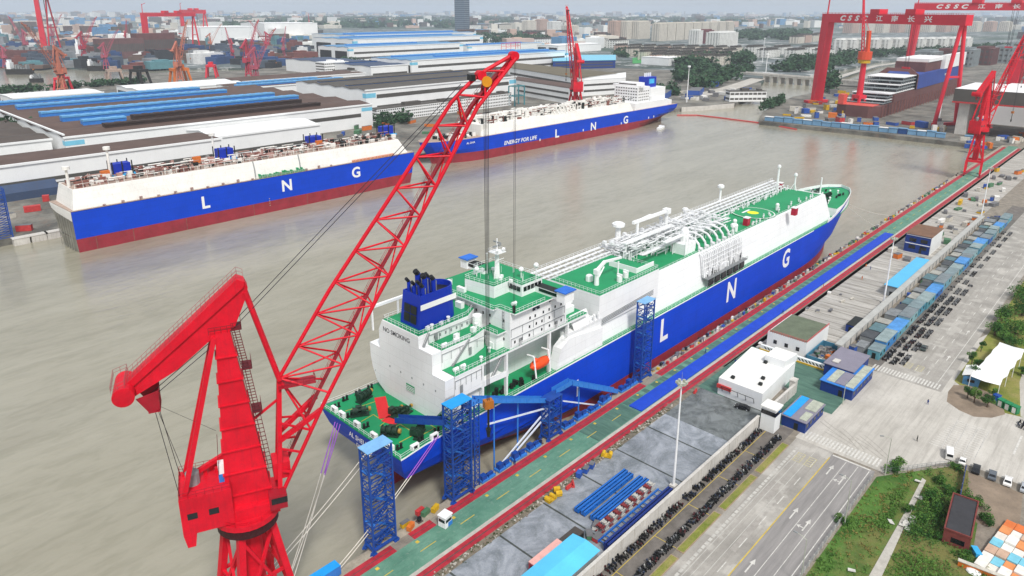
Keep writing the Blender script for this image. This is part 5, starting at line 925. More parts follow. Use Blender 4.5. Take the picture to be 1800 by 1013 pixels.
# cabins in a row outside the pipe bridge
cab = ['#5a9aa8', '#6aa6b4', '#4d8fa6', '#3f86c4', '#8ab4ba', '#2f6fb8', '#9aa8a4', '#6f9fae']
ORD = '0 second third fourth fifth sixth seventh eighth ninth tenth eleventh twelfth thirteenth fourteenth fifteenth sixteenth seventeenth eighteenth nineteenth twentieth twenty-first twenty-second twenty-third twenty-fourth'.split(); x = 246; i = 0; names = ('pale teal', 'teal', 'deep teal', 'mid blue', 'washed out teal', 'strong blue', 'grey', 'dusty blue')
while x < 478:
    L_ = rr.uniform(7, 15); k = [0, 3, 1, 4, 2, 0, 5, 7, 6][i % 9]; y0 = 59.2 + rr.uniform(-.3, .3); hgt = rr.uniform(2.6, 3.8)
    where = 'nearest the gate shed' if i == 0 else '%s from the gate in the row behind the motorbikes' % ORD[i]
    s_ = shed('site_cabin', '%s site cabin %s' % (names[k], where), x, x + L_, y0, y0 + rr.uniform(3.6, 4.6), hgt, mat('cabin_' + names[k].replace(' ', '_'), cab[k], .6, .2, .5, .3), mat('cabin_roof_%d' % (i % 4), ('#7d8f93', '#8fa0a0', '#4f92d2', '#7a8488')[i % 4], .6, .3, .4), 'site cabin', win=2, over=.1); s_['group'] = 'site cabins in the long row'
    for j in range(2): crate(rr.choice(['grey', 'blue', 'pale', 'green']), x + rr.uniform(0, L_), rr.uniform(65.5, 68.5), 0, rr.uniform(1, 4), rr.uniform(1, 2), rr.uniform(.8, 2.4), jit(.3), 'stored box in the alley between cabins and pipe bridge', 'boxes in the alley')
    x += L_ + rr.uniform(.1, 1.2); i += 1
# low stores between the cabins and the pipe bridge
for i in range(26):
    x = 247 + i * 8.8; k = i % 4; s_ = shed('lean_to_store', '%s roofed low store squeezed between cabin row and pipe bridge' % ('grey', 'dark grey', 'teal grey', 'pale')[k], x, x + rr.uniform(4, 8), 64.2, 64.2 + rr.uniform(2.6, 4.6), rr.uniform(2, 3), M_grey, mat('store_roof_%d' % k, ('#84888a', '#4c5054', '#5f7d84', '#a5a49c')[k], .7, .3, .4), 'store', over=.1, door=False); s_['group'] = '%s low stores in the alley' % ('grey', 'dark grey', 'teal grey', 'pale')[k]
# weeds and rubble along the drain
wr = random.Random(4); mb = MB()
for i in range(420):
    x = wr.uniform(62, 172); y = 94.9 + wr.gauss(0, .5); s = wr.random()
    if s < .6: mb.obox(x, y, 0, wr.uniform(.15, .6), wr.uniform(.15, .5), wr.uniform(.08, .3), wr.uniform(0, 3), wr.choice((0, 0, 1)))
    else: [mb.add([(x, y, .02), (x + a, y + b, .3), (x + a * 1.5, y + b * 1.5 + .1, .1)], [(0, 1, 2)], 2) for a, b in [(wr.uniform(-.4, .4), wr.uniform(-.4, .4)) for _ in range(6)]]
tag(mb.build('rubble', [M_kerb, M_soil, mat('weed_green', '#4c5c30', .9, .3, 1.)]), 'rubble and weeds along the drain by the red rail strip', 'rubble', kind='stuff')
# floodlight poles
def pole(label, x, y, h):
    t_ = thing('floodlight_pole', label, 'light pole', (x, y, 0)); mb = MB(); mb.tube((0, 0, 0), (0, 0, h), .36, 8, 0, .16); mb.build('pole', [M_shipw], t_); mb = MB(); mb.tube((0, 0, h - .9), (0, 0, h - .7), 1.2, 12); mb.tube((0, 0, h), (0, 0, h + 2.4), .03, 4); [mb.box(1.1 * math.cos(t) - .3, 1.1 * math.cos(t) + .3, 1.1 * math.sin(t) - .3, 1.1 * math.sin(t) + .3, h - .7, h - .1) for t in [i * math.pi / 3 for i in range(6)]]; mb.build('lamp_head', [M_paleroof], t_); mb = MB(); mb.box(-.8, .8, -.8, .8, 0, .9); mb.build('footing', [M_conc], t_)
pole('tall white floodlight pole by the concrete wall in the grey yard', 138, 74.3, 30); pole('tall white floodlight pole beside the sky blue roofed shed', 300.5, 73.7, 28.4); pole('tall white floodlight pole far up the yard near the second crane', 463.5, 71.4, 32)
# ------------------------------------------------------------------ landside: vehicles, motorbikes, people, plants
M_tyre = mat('tyre_rubber', '#17171a', .8, .2, 2.)
CP = {k: mat('car_paint_' + k, c, .22, .06, .5, spec=.6) for k, c in (('black', '#121417'), ('white', '#eceae6'), ('grey', '#596068'), ('dark_green', '#35423e'), ('silver', '#a8adb2'))}
def car(label, x, y, a, col, van=False, L=4.5, wd=1.8):
    t_ = thing('parked_car' if not van else 'parked_van', label, 'van' if van else 'car', (x, y, 0), a)
    prof = [(-.5, .35), (-.5, .75), (-.47, .92), (-.36, .98), (-.24, 1.42), (.06, 1.46), (.2, 1.36), (.31, 1.0), (.46, .88), (.5, .7), (.5, .35)] if not van else [(-.5, .35), (-.5, 1.2), (-.48, 2.0), (-.44, 2.1), (.3, 2.1), (.37, 1.95), (.44, 1.2), (.49, 1.0), (.5, .35)]
    mb = MB(); n = len(prof); secs = []
    for w_, k in ((-wd / 2, 0.), (-wd / 2 + .06, 1.), (wd / 2 - .06, 1.), (wd / 2, 0.)):
        secs.append([(px * L, w_ * (1 - .16 * max(0, (pz - .95)) / .5) if not van else w_ * (1 - .04 * pz), pz if k else min(pz, pz * .985)) for px, pz in prof])
    for A, B in zip(secs, secs[1:]): mb.add(A + B, [(i, (i + 1) % n, n + (i + 1) % n, n + i)[::-1] for i in range(n)])
    mb.add(secs[0], [tuple(range(n))[::-1]]); mb.add(secs[-1], [tuple(range(n))]); mb.build('body', [CP[col]], t_)
    def win(pts): mb = MB(); mb.add(pts, [tuple(range(len(pts)))]); mb.add([(p[0], p[1], p[2] - .012) for p in pts], [tuple(range(len(pts)))[::-1]]); mb.build('window', [M_glass], t_)
    if not van:
        win([(.21 * L, -.62, 1.37), (.30 * L, -.78, 1.05), (.30 * L, .78, 1.05), (.21 * L, .62, 1.37)]); win([(-.25 * L, -.62, 1.42), (-.25 * L, .62, 1.42), (-.355 * L, .76, 1.02), (-.355 * L, -.76, 1.02)])
        for s in (-1, 1): win([(-.3 * L, s * .885, 1.0), (.27 * L, s * .885, 1.0), (.17 * L, s * .79, 1.36), (-.22 * L, s * .79, 1.38)][::s])
    else:
        win([(.375 * L, -.75, 1.93), (.44 * L, -.82, 1.25), (.44 * L, .82, 1.25), (.375 * L, .75, 1.93)]); win([(-.508 * L, .7, 1.25), (-.508 * L, -.7, 1.25), (-.49 * L, -.7, 1.9), (-.49 * L, .7, 1.9)])
        for s in (-1, 1): win([(-.4 * L, s * .885, 1.3), (.36 * L, s * .885, 1.3), (.32 * L, s * .865, 1.85), (-.4 * L, s * .865, 1.85)][::s])
    for px in (-.3, .3):
        for s in (-1, 1): mb = MB(); c = s * (wd / 2 - .1); mb.tube((px * L, c - .11, .33), (px * L, c + .11, .33), .34, 12, 0); mb.tube((px * L, c - .12, .33), (px * L, c + .12, .33), .2, 8, 1); mb.build('wheel', [M_tyre, CP['silver']], t_)
    for s in (-1, 1): mb = MB(); mb.box(.49 * L, .503 * L, s * .62 - .2, s * .62 + .2, .66, .8); mb.build('headlight', [M_letter], t_)
car('dark green car alone on the road beside the motorbike rows', 266, 50, R(2), 'dark_green'); car('black car parked in the wet yard in front of the white building', 184.5, 78.6, R(105), 'black')
car('white van stopped at the roadside above the rough field', 201, 27.4, R(14), 'white', True, 5, 1.85); car('small white car close behind the van at the fence', 200, 24, R(5), 'white', L=3.6, wd=1.6)
car('black car first in the parked row by the blue fence', 198.6, 20.6, R(6), 'black'); car('dark grey car second in the parked row', 198.5, 17, R(6), 'grey'); car('white car third in the parked row', 198.4, 13.6, R(4), 'white'); car('silver grey car at the right edge of the parked row', 198.3, 10, R(4), 'silver')
person(226, 38.8, R(70), M_navy, 'person in dark clothes walking alone across the junction'); person(202.5, 35.6, 0, M_dark, 'person in black standing by the fence at the field corner'); person(268.4, 36.6, 1., M_dark, 'person in dark clothes on the far pavement near the lawn')
for i, (px, py) in enumerate(((1447, 506), (1376, 552), (1522, 470), (1530, 474), (1515, 492), (1292, 640))): p = G(px, py); person(p.x, p.y, i * 1.1, M_navy if i % 2 else CM['orange'], '%s on the pale slab yard beside the red rail strip' % ('worker in dark overalls' if i % 2 else 'worker in an orange vest'), 'workers in the yards')
for i, (px, py) in enumerate(((832, 868), (905, 818), (1240, 622))): p = G(px, py); person(p.x, p.y, i * 2., M_navy, 'dock worker in navy walking on the green quay lane, %s' % ('nearest the white kiosk', 'farther up from the kiosk', 'beside the blue strip')[i], 'workers on the quay lane')
# motorbikes
def bike_mesh(cols, sd):
    mb = MB()
    for x in (-.62, .62): mb.tube((x, -.06, .29), (x, .06, .29), .29, 10, 0)
    mb.beam((-.62, 0, .32), (-.1, 0, .45), .16, .2, 2); mb.box(-.2, .28, -.16, .16, .3, .62, 2); mb.ext([(-.75, -.13, .62), (-.05, -.13, .62), (-.02, -.13, .8), (-.72, -.13, .84)], (0, .26, 0), 1); mb.ext([(.1, -.17, .55), (.42, -.17, .62), (.38, -.17, .95), (.2, -.17, .9)], (0, .34, 0), 2)
    mb.beam((.62, 0, .3), (.42, 0, 1.05), .1, .1, 0); mb.beam((.44, -.34, 1.06), (.44, .34, 1.06), .06, .06, 0); mb.ball((.5, 0, .93), .11, 3, 6, 4); [mb.tube((.44, s * .3, 1.06), (.46, s * .36, 1.24), .05, 4, 3) for s in (-1, 1)]
    if sd % 2: mb.box(-.98, -.62, -.2, .2, .82, 1.12, 2)
    o = mb.build('motorbike', cols); me = o.data; bpy.data.objects.remove(o); return me
bp = {k: mat('bike_' + k, c, .35, .1, 1.) for k, c in (('black', '#1b1b1e'), ('red', '#4a2426'), ('silver', '#77797c'), ('blue', '#2c3448'), ('white', '#a9a9a6'))}
BM = [(k, bike_mesh([M_tyre, M_dark, bp[k], bp['silver']], i)) for i, k in enumerate(('black', 'red', 'silver', 'blue', 'white', 'black'))]
BM[-1][1].materials.clear(); [BM[-1][1].materials.append(m) for m in (M_tyre, M_dark, bp['black'], bp['silver'])]
KN = dict(black='black', red='dark red', silver='grey', blue='dark blue', white='pale grey'); rr = random.Random(5); slots = []
for i in range(150):
    x = 97 + i * .66
    if x < 178: slots.append((x, 64.3, 1, 'the verge side of the lower parking strip'))
for i in range(150):
    x = 98 + i * .95
    if x < 177: slots.append((x, 69.6, 1, 'the foot of the concrete wall'))
for (y, wh, x0) in ((54.6, 'the outer row along the upper road', 246), (57.4, 'the inner row in front of the cabins', 247)):
    x = x0
    while x < 330:
        if (x - x0) % 14 < 11: slots.append((x, y, 1, wh))
        x += 1.0
rr.shuffle(slots); slots = sorted(slots, key=lambda s: s[0])[::-1]; rest = []
keep = sorted(slots, key=lambda s: math.hypot(s[0], s[1]) + rr.uniform(0, 90))[:298]; ks = set(map(id, keep)); rest = [s for s in slots if id(s) not in ks]
for n_, (x, y, d, wh) in enumerate(keep):
    if rr.random() < .06: continue
    k, me = rr.choice(BM); o = bpy.data.objects.new('motorbike', me); COL.objects.link(o); o.location = (x + rr.uniform(-.12, .12), y + rr.uniform(-.3, .3), .004); o.rotation_euler = (R(-8), 0, R(90) * (1 if rr.random() < .7 else -1) + rr.uniform(-.25, .25)); tag(o, '%s motorbike parked in the crowd by %s' % (KN[k], wh), 'motorbike', 'motorbikes by ' + wh)
mb = MB()
for (x, y, d, wh) in rest + [(248 + i * 1.0, 52.2, 1, '') for i in range(100) if (i * 1.0) % 14 < 9 and i % 5 != 2] + [(332 + i * 1.1, 54.6 + 2.8 * (i % 2), 1, '') for i in range(110) if (i * 1.1) % 14 < 8 and i % 4 != 1]:
    k, me = rr.choice(BM); a = R(90) + rr.uniform(-.25, .25); c, s = math.cos(a), math.sin(a)
    mb.add([(x + v.co.x * c - v.co.y * s, y + v.co.x * s + v.co.y * c, v.co.z) for v in me.vertices], [tuple(p.vertices) for p in me.polygons], 0); b = len(me.polygons); mb.m[-b:] = [p.material_index for p in me.polygons]
tag(mb.build('motorbike_crowd', [M_tyre, mat('bike_grey', '#4a4b4d', .5, .2, 1.), bp['silver'], bp['white']]), 'long crowd of parked motorbikes along the upper road', 'motorbikes', kind='stuff')
# road fence with posts, leaning lamp posts
t_ = thing('road_fence', 'low wire fence with concrete posts between road and rough field', 'fence', (140, 39.1, 0), world=True)
mb = MB(); [mb.box(90 + i * 2.5, 90.18 + i * 2.5, 39.05, 39.2, 0, 1.6) for i in range(35)]; mb.build('post', [M_conc], t_); mb = MB(); [mb.beam((90, 39.12, z), (177, 39.12, z), .05) for z in (.4, .8, 1.2, 1.5)]; [mb.beam((90 + i * 1.25, 39.12, .2), (91.25 + i * 1.25, 39.12, 1.5), .03) for i in range(70)]; mb.build('wire', [M_grey], t_)
def street_lamp(label, x, y, h, a):
    t_ = thing('street_lamp', label, 'street lamp', (x, y, 0), a); mb = MB(); mb.tube((0, 0, 0), (0, 0, h), .13, 6, 0, .07); mb.build('pole', [M_paleroof], t_); mb = MB(); mb.path([(0, 0, h - .2), (0, .8, h + .3), (0, 2.2, h + .5)], .06, 5); mb.build('arm', [M_paleroof], t_); mb = MB(); mb.box(-.15, .15, 1.9, 2.8, h + .42, h + .58); mb.build('lamp', [M_grey], t_)
street_lamp('slim street lamp standing in the grass by the turn arrows', 153.8, 38.2, 12, 0); street_lamp('slim street lamp at the bottom of the road fence', 128, 38.2, 12, 0); street_lamp('slim street lamp at the corner next to the field crossing', 180, 37.2, 11, .6); street_lamp('street lamp beside the gate shed on the green lane', 208, 57.6, 8, 2.)
# rough vegetation: leaf clumps over the field
def leaf_mat(nm, a, b, c):
    t = NT(nm); i = t.new('ShaderNodeObjectInfo'); p = t.P(); n = t.noise(p, .5, 4, .7); n2 = t.noise(p, 4., 2)
    cc = t.mix(t.ramp(n, (.35, 0.), (.65, 1.)), srgb(a), srgb(b)); cc = t.mix(t.math('MULTIPLY', t.ramp(n2, (.45, 0.), (.7, 1.)), .5), cc, srgb(c)); m = t.done(cc, .75, spec=.15); return m
M_leaf = leaf_mat('field_leaves', '#48702c', '#6a8f42', '#34521f'); M_leafd = leaf_mat('dark_leaves', '#2c5424', '#426c30', '#1e3c1a'); M_leafy = leaf_mat('dry_leaves', '#77703c', '#8f8048', '#565030'); M_bark = mat('bark', '#5a4a3c', .9, .3, 1.)
def leaves(mb, c, rx, rz, n, s, rng, m=0):
    for _ in range(n):
        while True:
            u, v, w = rng.uniform(-1, 1), rng.uniform(-1, 1), rng.uniform(-1, 1)
            d = u * u + v * v + w * w
            if .15 < d < 1: break
        p = Vector((c[0] + u * rx, c[1] + v * rx, c[2] + w * rz)); a = Vector((rng.gauss(0, 1), rng.gauss(0, 1), rng.gauss(0, .6))).normalized(); b = a.cross(Vector((rng.gauss(0, 1), rng.gauss(0, 1), rng.gauss(0, 1)))).normalized(); k = s * rng.uniform(.6, 1.4)
        mb.add([p - a * k, p + b * k * .6, p + a * k, p - b * k * .6], [(0, 1, 2, 3)], m)
def in_poly(x, y, P_):
    r = False
    for i in range(len(P_)):
        (a, b), (c, d) = P_[i], P_[i - 1]
        if (b > y) != (d > y) and x < (c - a) * (y - b) / (d - b) + a: r = not r
    return r
rr = random.Random(9); FP = [(70, 38.3), (178, 38.3), (186, 33), (198, 24.3), (196, 21.8), (178, 17), (166, 14.6), (158, 9), (130, -6), (70, -30)]
def fld(x, y):                                  # lushness: three clumps of tall growth with dry gaps between
    return math.sin(x * .16 + y * .21) + math.sin(x * .09 - y * .31 + 1.3) + .6 * math.sin(x * .41 + y * .37)
mb = MB(); cnt = 0
while cnt < 6500:
    x, y = rr.uniform(100, 198), rr.uniform(-12, 38.2)
    if not in_poly(x, y, FP): continue
    if abs(y - 28 - (x - 143) * .045) < 1.6 and x < 186: continue
    f_ = fld(x, y)
    if rr.random() < .1 + .35 * (f_ > -.4) + .5 * (f_ > .5): rt_side = y < 28 + (x - 143) * .045; h_ = (.25 + .35 * max(0, f_) * rr.random()) * (1.9 if rt_side and x > 150 else 1); leaves(mb, (x, y, h_), .45 + .3 * rr.random(), h_, 7, .2, rr, (1 if rr.random() < .55 else 0) if rt_side and x > 158 else 0 if (rt_side or x < 142 or f_ > .5) else 2 if rr.random() < .55 else 0); cnt += 1
tag(mb.build('undergrowth', [M_leaf, M_leafd, M_leafy]), 'rank weeds and grass covering the rough field', 'undergrowth', kind='stuff')
def tree(label, x, y, h, r, mt, seed, group=None, name='tree', n=None, trunk=True, s=None):
    rng = random.Random(seed); t_ = thing(name, label, 'shrub' if name == 'shrub' else 'tree', (x, y, 0), rng.uniform(0, 6), group); mb = MB()
    th = h * (.38 if trunk else .1); mb.tube((0, 0, 0), (rng.uniform(-.2, .2), 0, th), r * .09 + .05, 7, 0, r * .05 + .03)
    cl = []
    for i in range(6 + int(r)):
        a = rng.uniform(0, 6.28); q = rng.uniform(.15, .8) * r; z = th + (h - th) * rng.uniform(.15, .95) - .25 * q; c = (q * math.cos(a), q * math.sin(a), z); cl.append(c); mb.tube((0, 0, th * .8), (c[0] * .8, c[1] * .8, z), r * .04 + .02, 5, 0, .02)
    mb.build('trunk', [M_bark], t_); mb = MB(); n = n or 90; s = s or .16 * r ** .5
    for c in cl: leaves(mb, c, r * rng.uniform(.34, .58), r * rng.uniform(.28, .42), int(n * 1.6), s * .72, rng, 0 if rng.random() < .6 else 1)
    mb.build('crown', [mt, M_leaf if mt is M_leafd else M_leafd], t_); return t_
def shrub(label, x, y, h, r, mt, seed, group=None): return tree(label, x, y, h, r, mt, seed, group, 'shrub', 80, False)
for i, (px, py, h, r, m) in enumerate(((1640, 880, 2.6, 2.4, 0), (1650, 900, 2.4, 2.6, 0), (1630, 915, 2.2, 2.2, 0), (1665, 868, 2.4, 2, 0), (1655, 850, 2.2, 2.2, 0), (1578, 818, 1.8, 2.6, 1), (1566, 828, 1.6, 2.2, 1), (1682, 825, 2., 1.8, 0), (1610, 935, 1.6, 2, 0), (1735, 920, 2.4, 2, 0), (1722, 890, 2.6, 2, 1), (1478, 918, 2, 1.5, 1), (1645, 945, 1.8, 2., 1), (1700, 985, 1.5, 2.2, 1), (1600, 900, 1.8, 1.8, 0))):
    p = G(px, py); shrub('%s green %s shrub in the field %s' % (('dark', 'fresh')[m], ('tall', 'low')[h < 2.3], ('by the path above the brown shed', 'left of the brown shed', 'beside the path', 'near the blue fence', 'below the field corner fence', 'at the junction corner', 'beside the corner shrub', 'against the roadside fence', 'at the middle of the path', 'right of the brown shed', 'above the brown shed roof', 'next to the street lamp by the turn arrows', 'at the near corner of the brown shed', 'in the bright patch at the lower right', 'on the field side of the path')[i]), p.x, p.y, h, r, (M_leafd, M_leaf)[m], 40 + i, 'shrubs in the rough field')
# brown shed, blue fence, debris, recycling pile
t_ = thing('brick_shed', 'brown brick shed with a black flat roof in the rough field', 'shed', (171, 18.5, 0), R(6)); mb = MB(); mb.box(-7.6, 7.6, -2.6, 2.6, 0, 3.6); mb.build('wall', [mat('brown_brick', '#7c3c38', .8, .25, .8)], t_); mb = MB(); mb.box(-7.3, 7.3, -2.3, 2.3, 3.6, 3.75); mb.build('roof', [mat('bitumen', '#3c3c40', .85, .2, .4)], t_); mb = MB(); [mb.box(*b) for b in ((-7.7, 7.7, -2.7, -2.4, 3.6, 4), (-7.7, 7.7, 2.4, 2.7, 3.6, 4), (-7.7, -7.4, -2.4, 2.4, 3.6, 4), (7.4, 7.7, -2.4, 2.4, 3.6, 4))]; mb.build('parapet', [mat('brown_brick', '#7c3c38')], t_); mb = MB(); mb.box(-7.66, -7.6, -1.6, 1, 1, 2.2); mb.build('window', [M_glass], t_)
t_ = thing('sheet_fence', 'blue sheet fence between field and soil patch', 'fence', (186, 21.3, 0), R(7)); mb = MB(); mb.box(-8.5, 10, -.06, .06, 0, 2.2); mb.build('panel', [M_navy], t_); mb = MB(); [mb.box(-8.5 + i * 3, -8.35 + i * 3, .06, .2, 0, 2.3) for i in range(7)]; mb.build('post', [M_grey], t_)
wf = thing('corner_fence', 'grey railing round the field corner at the junction', 'fence', (190, 31, 0), world=True); mb = MB(); mb.rail([(180, 38), (186.3, 33.6), (193, 28.8), (198.6, 24.2)] and [(180, 38, 0), (186.3, 33.6, 0), (193, 28.8, 0), (198.6, 24.2, 0)], 1.5, .04, 1.2, nr=3); mb.build('railing', [M_grey], wf)
for i in range(12): x, y = rr.uniform(160, 184), rr.uniform(26.8, 31); t_ = thing('debris_sheet', 'broken white board among the rubble beside the field path', 'debris', (x if i < 10 else rr.uniform(120, 190), y if i < 10 else rr.uniform(14, 36), .25), rr.uniform(0, 6), 'white debris in the field'); mb = MB(); mb.ext([(-.8, -.5, 0), (.7, -.6, .1), (.9, .4, .2), (-.6, .6, .3)], (0, 0, .12)); mb.build('board', [mat('board_white', '#cfccc4', .8, .2, 1.)], t_)
P_ = [(ii, jj) for ii in range(7) for jj in range(6)]
pk = ['#e8e4dc', '#e0925a', '#7cc4d8', '#ece8e0', '#d8743c', '#e4dcd0', '#c8a890']
for n_, (ii, jj) in enumerate(P_):
    k = (ii * 3 + jj * 5 + (ii * jj) % 4) % 7; t_ = thing('foam_pallet', '%s stacked pallet in the colourful store at the right edge' % ('white', 'orange', 'light blue', 'off white', 'rust orange', 'cream', 'tan')[k], 'pallet', (161 + ii * 3.1, 12.2 - jj * 2.1 - ii * .35, 0), R(-6), 'pallets in the colourful store'); hh = rr.uniform(.5, 1.3); mb = MB(); mb.box(-1.5, 1.5, -1.0, 1.0, .15, hh); mb.build('load', [mat('pallet_load_%d' % k, pk[k], .7, .15, .6)], t_); mb = MB(); [mb.box(-1.4, 1.4, y - .12, y + .12, 0, .15) for y in (-.8, 0, .8)]; mb.build('base', [M_soil], t_)
t_ = thing('retaining_kerb', 'orange painted kerb wall in front of the colourful store', 'kerb', (159, 8, 0), R(-83)); mb = MB(); mb.box(-8, 8, -.4, .4, 0, 1.2); mb.build('wall', [CM['orange']], t_); mb = MB(); mb.box(-8.1, 8.1, -.5, .5, 1.2, 1.35); mb.build('coping', [CM['pale']], t_)
for i, (x, y) in enumerate(((158, 13), (155.5, 9.6), (153, 6.4))): t_ = thing('tarpaulin_heap', 'white tarpaulin heap on the grass before the orange kerb, %s' % ('upper one', 'middle one', 'lower one')[i], 'tarpaulin', (x, y, 0), R(-60)); mb = MB(); mb.ball((0, 0, .2), 1.5, 0, 10, 6, .4); mb.ball((1.2, .3, .15), 1, 0, 8, 5, .4); mb.build('sheet', [M_letter], t_)
t_ = thing('plastic_crate', 'light blue plastic crate by the brown shed', 'crate', (164.5, 13.8, 0), .6); mb = MB(); mb.box(-1.3, 1.3, -.6, .6, 0, .9); mb.build('body', [M_skyblue], t_); mb = MB(); mb.box(-1.35, 1.35, -.65, .65, .9, 1.); mb.build('rim', [M_skyblue], t_)
# tent canopy, hut, toilets on the right
t_ = thing('tent_canopy', 'white tensioned tent canopy in four bays over bike parking', 'canopy', (264, 27.4, 0), R(-3)); mb = MB(); nb = 4; L_ = 35; Wd = 8.2
def cz(u, v): b = (u * nb) % 1; return 3.6 + 1.1 * (1 - abs(2 * b - 1)) * (1 - (2 * v - 1) ** 2 * .6) + .3 * abs(2 * v - 1)
nu, nv = 32, 8; vs_ = [(-L_ / 2 + L_ * i / nu, (-Wd / 2 + Wd * j / nv) * (1 - .10 * (1 - abs(2 * ((i / nu * nb) % 1) - 1))), cz(min(.9999, i / nu), j / nv)) for i in range(nu + 1) for j in range(nv + 1)]
mb.add(vs_, [(i * (nv + 1) + j, (i + 1) * (nv + 1) + j, (i + 1) * (nv + 1) + j + 1, i * (nv + 1) + j + 1) for i in range(nu) for j in range(nv)]); mb.build('membrane', [M_shipw], t_, True)
for i in range(nb + 1):
    for s in (-1, 1): mb = MB(); mb.tube((-L_ / 2 + L_ * i / nb, s * Wd / 2 * .97, 0), (-L_ / 2 + L_ * i / nb, s * Wd / 2 * .97, 3.9), .09, 6); mb.build('post', [M_shipw], t_)
t_ = thing('corner_hut', 'small blue hut with a pale pitched roof behind a tree by the crossing', 'hut', (252, 32.4, 0), R(4)); mb = MB(); mb.box(-4, 4, -2.2, 2.2, 0, 3); mb.build('wall', [mat('hut_blue', '#4f86b0', .6, .15, .5)], t_); mb = MB(); mb.ext([(-4.3, -2.6, 3), (-4.3, 0, 4), (-4.3, 2.6, 3), (-4.3, 2.6, 3.15), (-4.3, 0, 4.15), (-4.3, -2.6, 3.15)][::-1], (8.6, 0, 0)); mb.build('roof', [M_roofw], t_); mb = MB(); mb.box(-4.05, -4, -1, 1, 1.2, 2.2); mb.build('window', [M_glass], t_)
M_wc = mat('toilet_green', '#16804e', .5, .12, .5)
for i in range(3): t_ = thing('portable_toilet', 'green portable toilet below the tent canopy, %s of three' % ('left', 'middle', 'right')[i], 'portable toilet', (240.4 - i * .8, 22.4 - i * 1.9, 0), R(-20), 'green portable toilets'); mb = MB(); mb.box(-.9, .9, -.85, .85, 0, 2.2); mb.build('body', [M_wc], t_); mb = MB(); mb.box(-1, 1, -.92, .92, 2.2, 2.4); mb.build('roof', [M_wc], t_); mb = MB(); mb.box(-.94, -.9, -.5, .5, .2, 2); mb.build('door', [CM['white']], t_)
t_ = thing('portable_toilet', 'blue portable cabin next to the green toilets', 'portable cabin', (242.6, 24, 0), R(-20)); mb = MB(); mb.box(-.8, .8, -.8, .8, 0, 2.2); mb.build('body', [M_canvas], t_); mb = MB(); mb.box(-.9, .9, -.9, .9, 2.2, 2.35); mb.build('roof', [M_tow], t_)
for i, (px, py, h, r, d) in enumerate(((1710, 668, 5, 2.2, 1), (1708, 640, 4.5, 1.7, 1), (1724, 618, 4.2, 1.3, 1), (1712, 708, 4.6, 2.0, 2), (1700, 700, 3.6, 1.6, 2), (1735, 716, 4.4, 2.0, 2), (1745, 700, 3.5, 1.5, 2), (1748, 590, 5, 4, 0), (1785, 588, 6.4, 5.6, 0), (1768, 566, 6, 5, 0), (1797, 555, 7, 6, 0), (1764, 598, 3, 3.4, 0), (1778, 612, 5, 4, 0), (1798, 528, 7, 6, 0), (1720, 650, 3.4, 1.8, 0), (1742, 662, 3, 1.6, 0), (1795, 660, 3, 1.5, 0))):
    p = G(px, py); nm = ('in front of the blue hut', 'left of the tent on the lawn', 'on the lawn by the pavement', 'in the bare earth bed', 'at the left of the bare earth bed', 'at the right of the bare earth bed', 'between bed and tent', 'low on the lawn edge', 'in the dark grove at the right edge', 'in the middle of the grove', 'at the top of the grove', 'clipped into a low hedge shape', 'just above the tent', 'highest in the picture of the grove', 'behind the blue hut', 'beside the tent corner', 'at the far right by the tent')[i]
    tree('%s tree %s' % (('dark bushy', 'small dark round', 'young olive green')[d], nm), p.x, p.y, h, r, (M_leafd, M_leafd, M_leaf)[d], 70 + i, 'trees by the forecourt', n=110)
for i in range(26): p = G(rr.uniform(1690, 1800), rr.uniform(778, 800)); k, me = rr.choice(BM); o = bpy.data.objects.new('motorbike', me); COL.objects.link(o); o.location = (231 + i % 2 * 2.2 - (i // 2) * .25, 16.5 - (i // 2) * 1.0, .02); o.rotation_euler = (0, 0, rr.uniform(-.4, .4)); tag(o, KN[k] + ' motorbike parked at the kerb of the right hand lawn', 'motorbike', 'motorbikes by the lawn kerb')
# ------------------------------------------------------------------ two gas carriers at the far quay
M_cream = plated('primer_cream', '#f2f0ea', rough=.55, var=.08, sc=.12, streak=.35, dirt=(.5, .42, .33)); M_rawend = mat('bare_hull_steel', '#8f8d82', .7, .35, .12, .5, dirt=(.15, .12, .1)); M_scaf = mat('scaffold_clutter', '#b09a8c', .7, .3, .5); M_scafr = mat('rusty_pipe', '#8a5a50', .7, .3, .6); M_darkg = mat('dark_gap', '#2c2a28', .8, .3, .5)
ship2 = thing('gas_carrier', 'unfinished blue gas carrier with flat cut ends nearest the left edge at the far quay', 'ship', (94, 409, -4), world=True)
mb = MB(); y0, y1 = 393, 425; zs = [-7, -4, 3, 17.5]; x0s = [96, 95.6, 95.2, 95]; x1s = [308, 309, 311, 313.5]; fy = [411, 412, 415, 424]
for k in range(3):
    m = 1 if zs[k + 1] <= 3 else 0
    mb.quad((x0s[k], y0, zs[k]), (x1s[k], y0, zs[k]), (x1s[k + 1], y0, zs[k + 1]), (x0s[k + 1], y0, zs[k + 1]), m)
    mb.quad((x1s[k], y0, zs[k]), (x1s[k], y1, zs[k]), (x1s[k + 1], y1, zs[k + 1]), (x1s[k + 1], y0, zs[k + 1]), m)
    mb.quad((x0s[k], y0, zs[k]), (x0s[k + 1], y0, zs[k + 1]), (x0s[k + 1] - 1.5, fy[k + 1], zs[k + 1]), (x0s[k] - 1, fy[k], zs[k]), 2)
    mb.quad((x0s[k], fy[k], zs[k]), (x0s[k + 1], fy[k + 1], zs[k + 1]), (x1s[k + 1], y1, zs[k + 1]), (x1s[k], y1, zs[k]), m)
h2 = mb.build('hull', [M_hblue, M_hred, M_rawend], ship2)
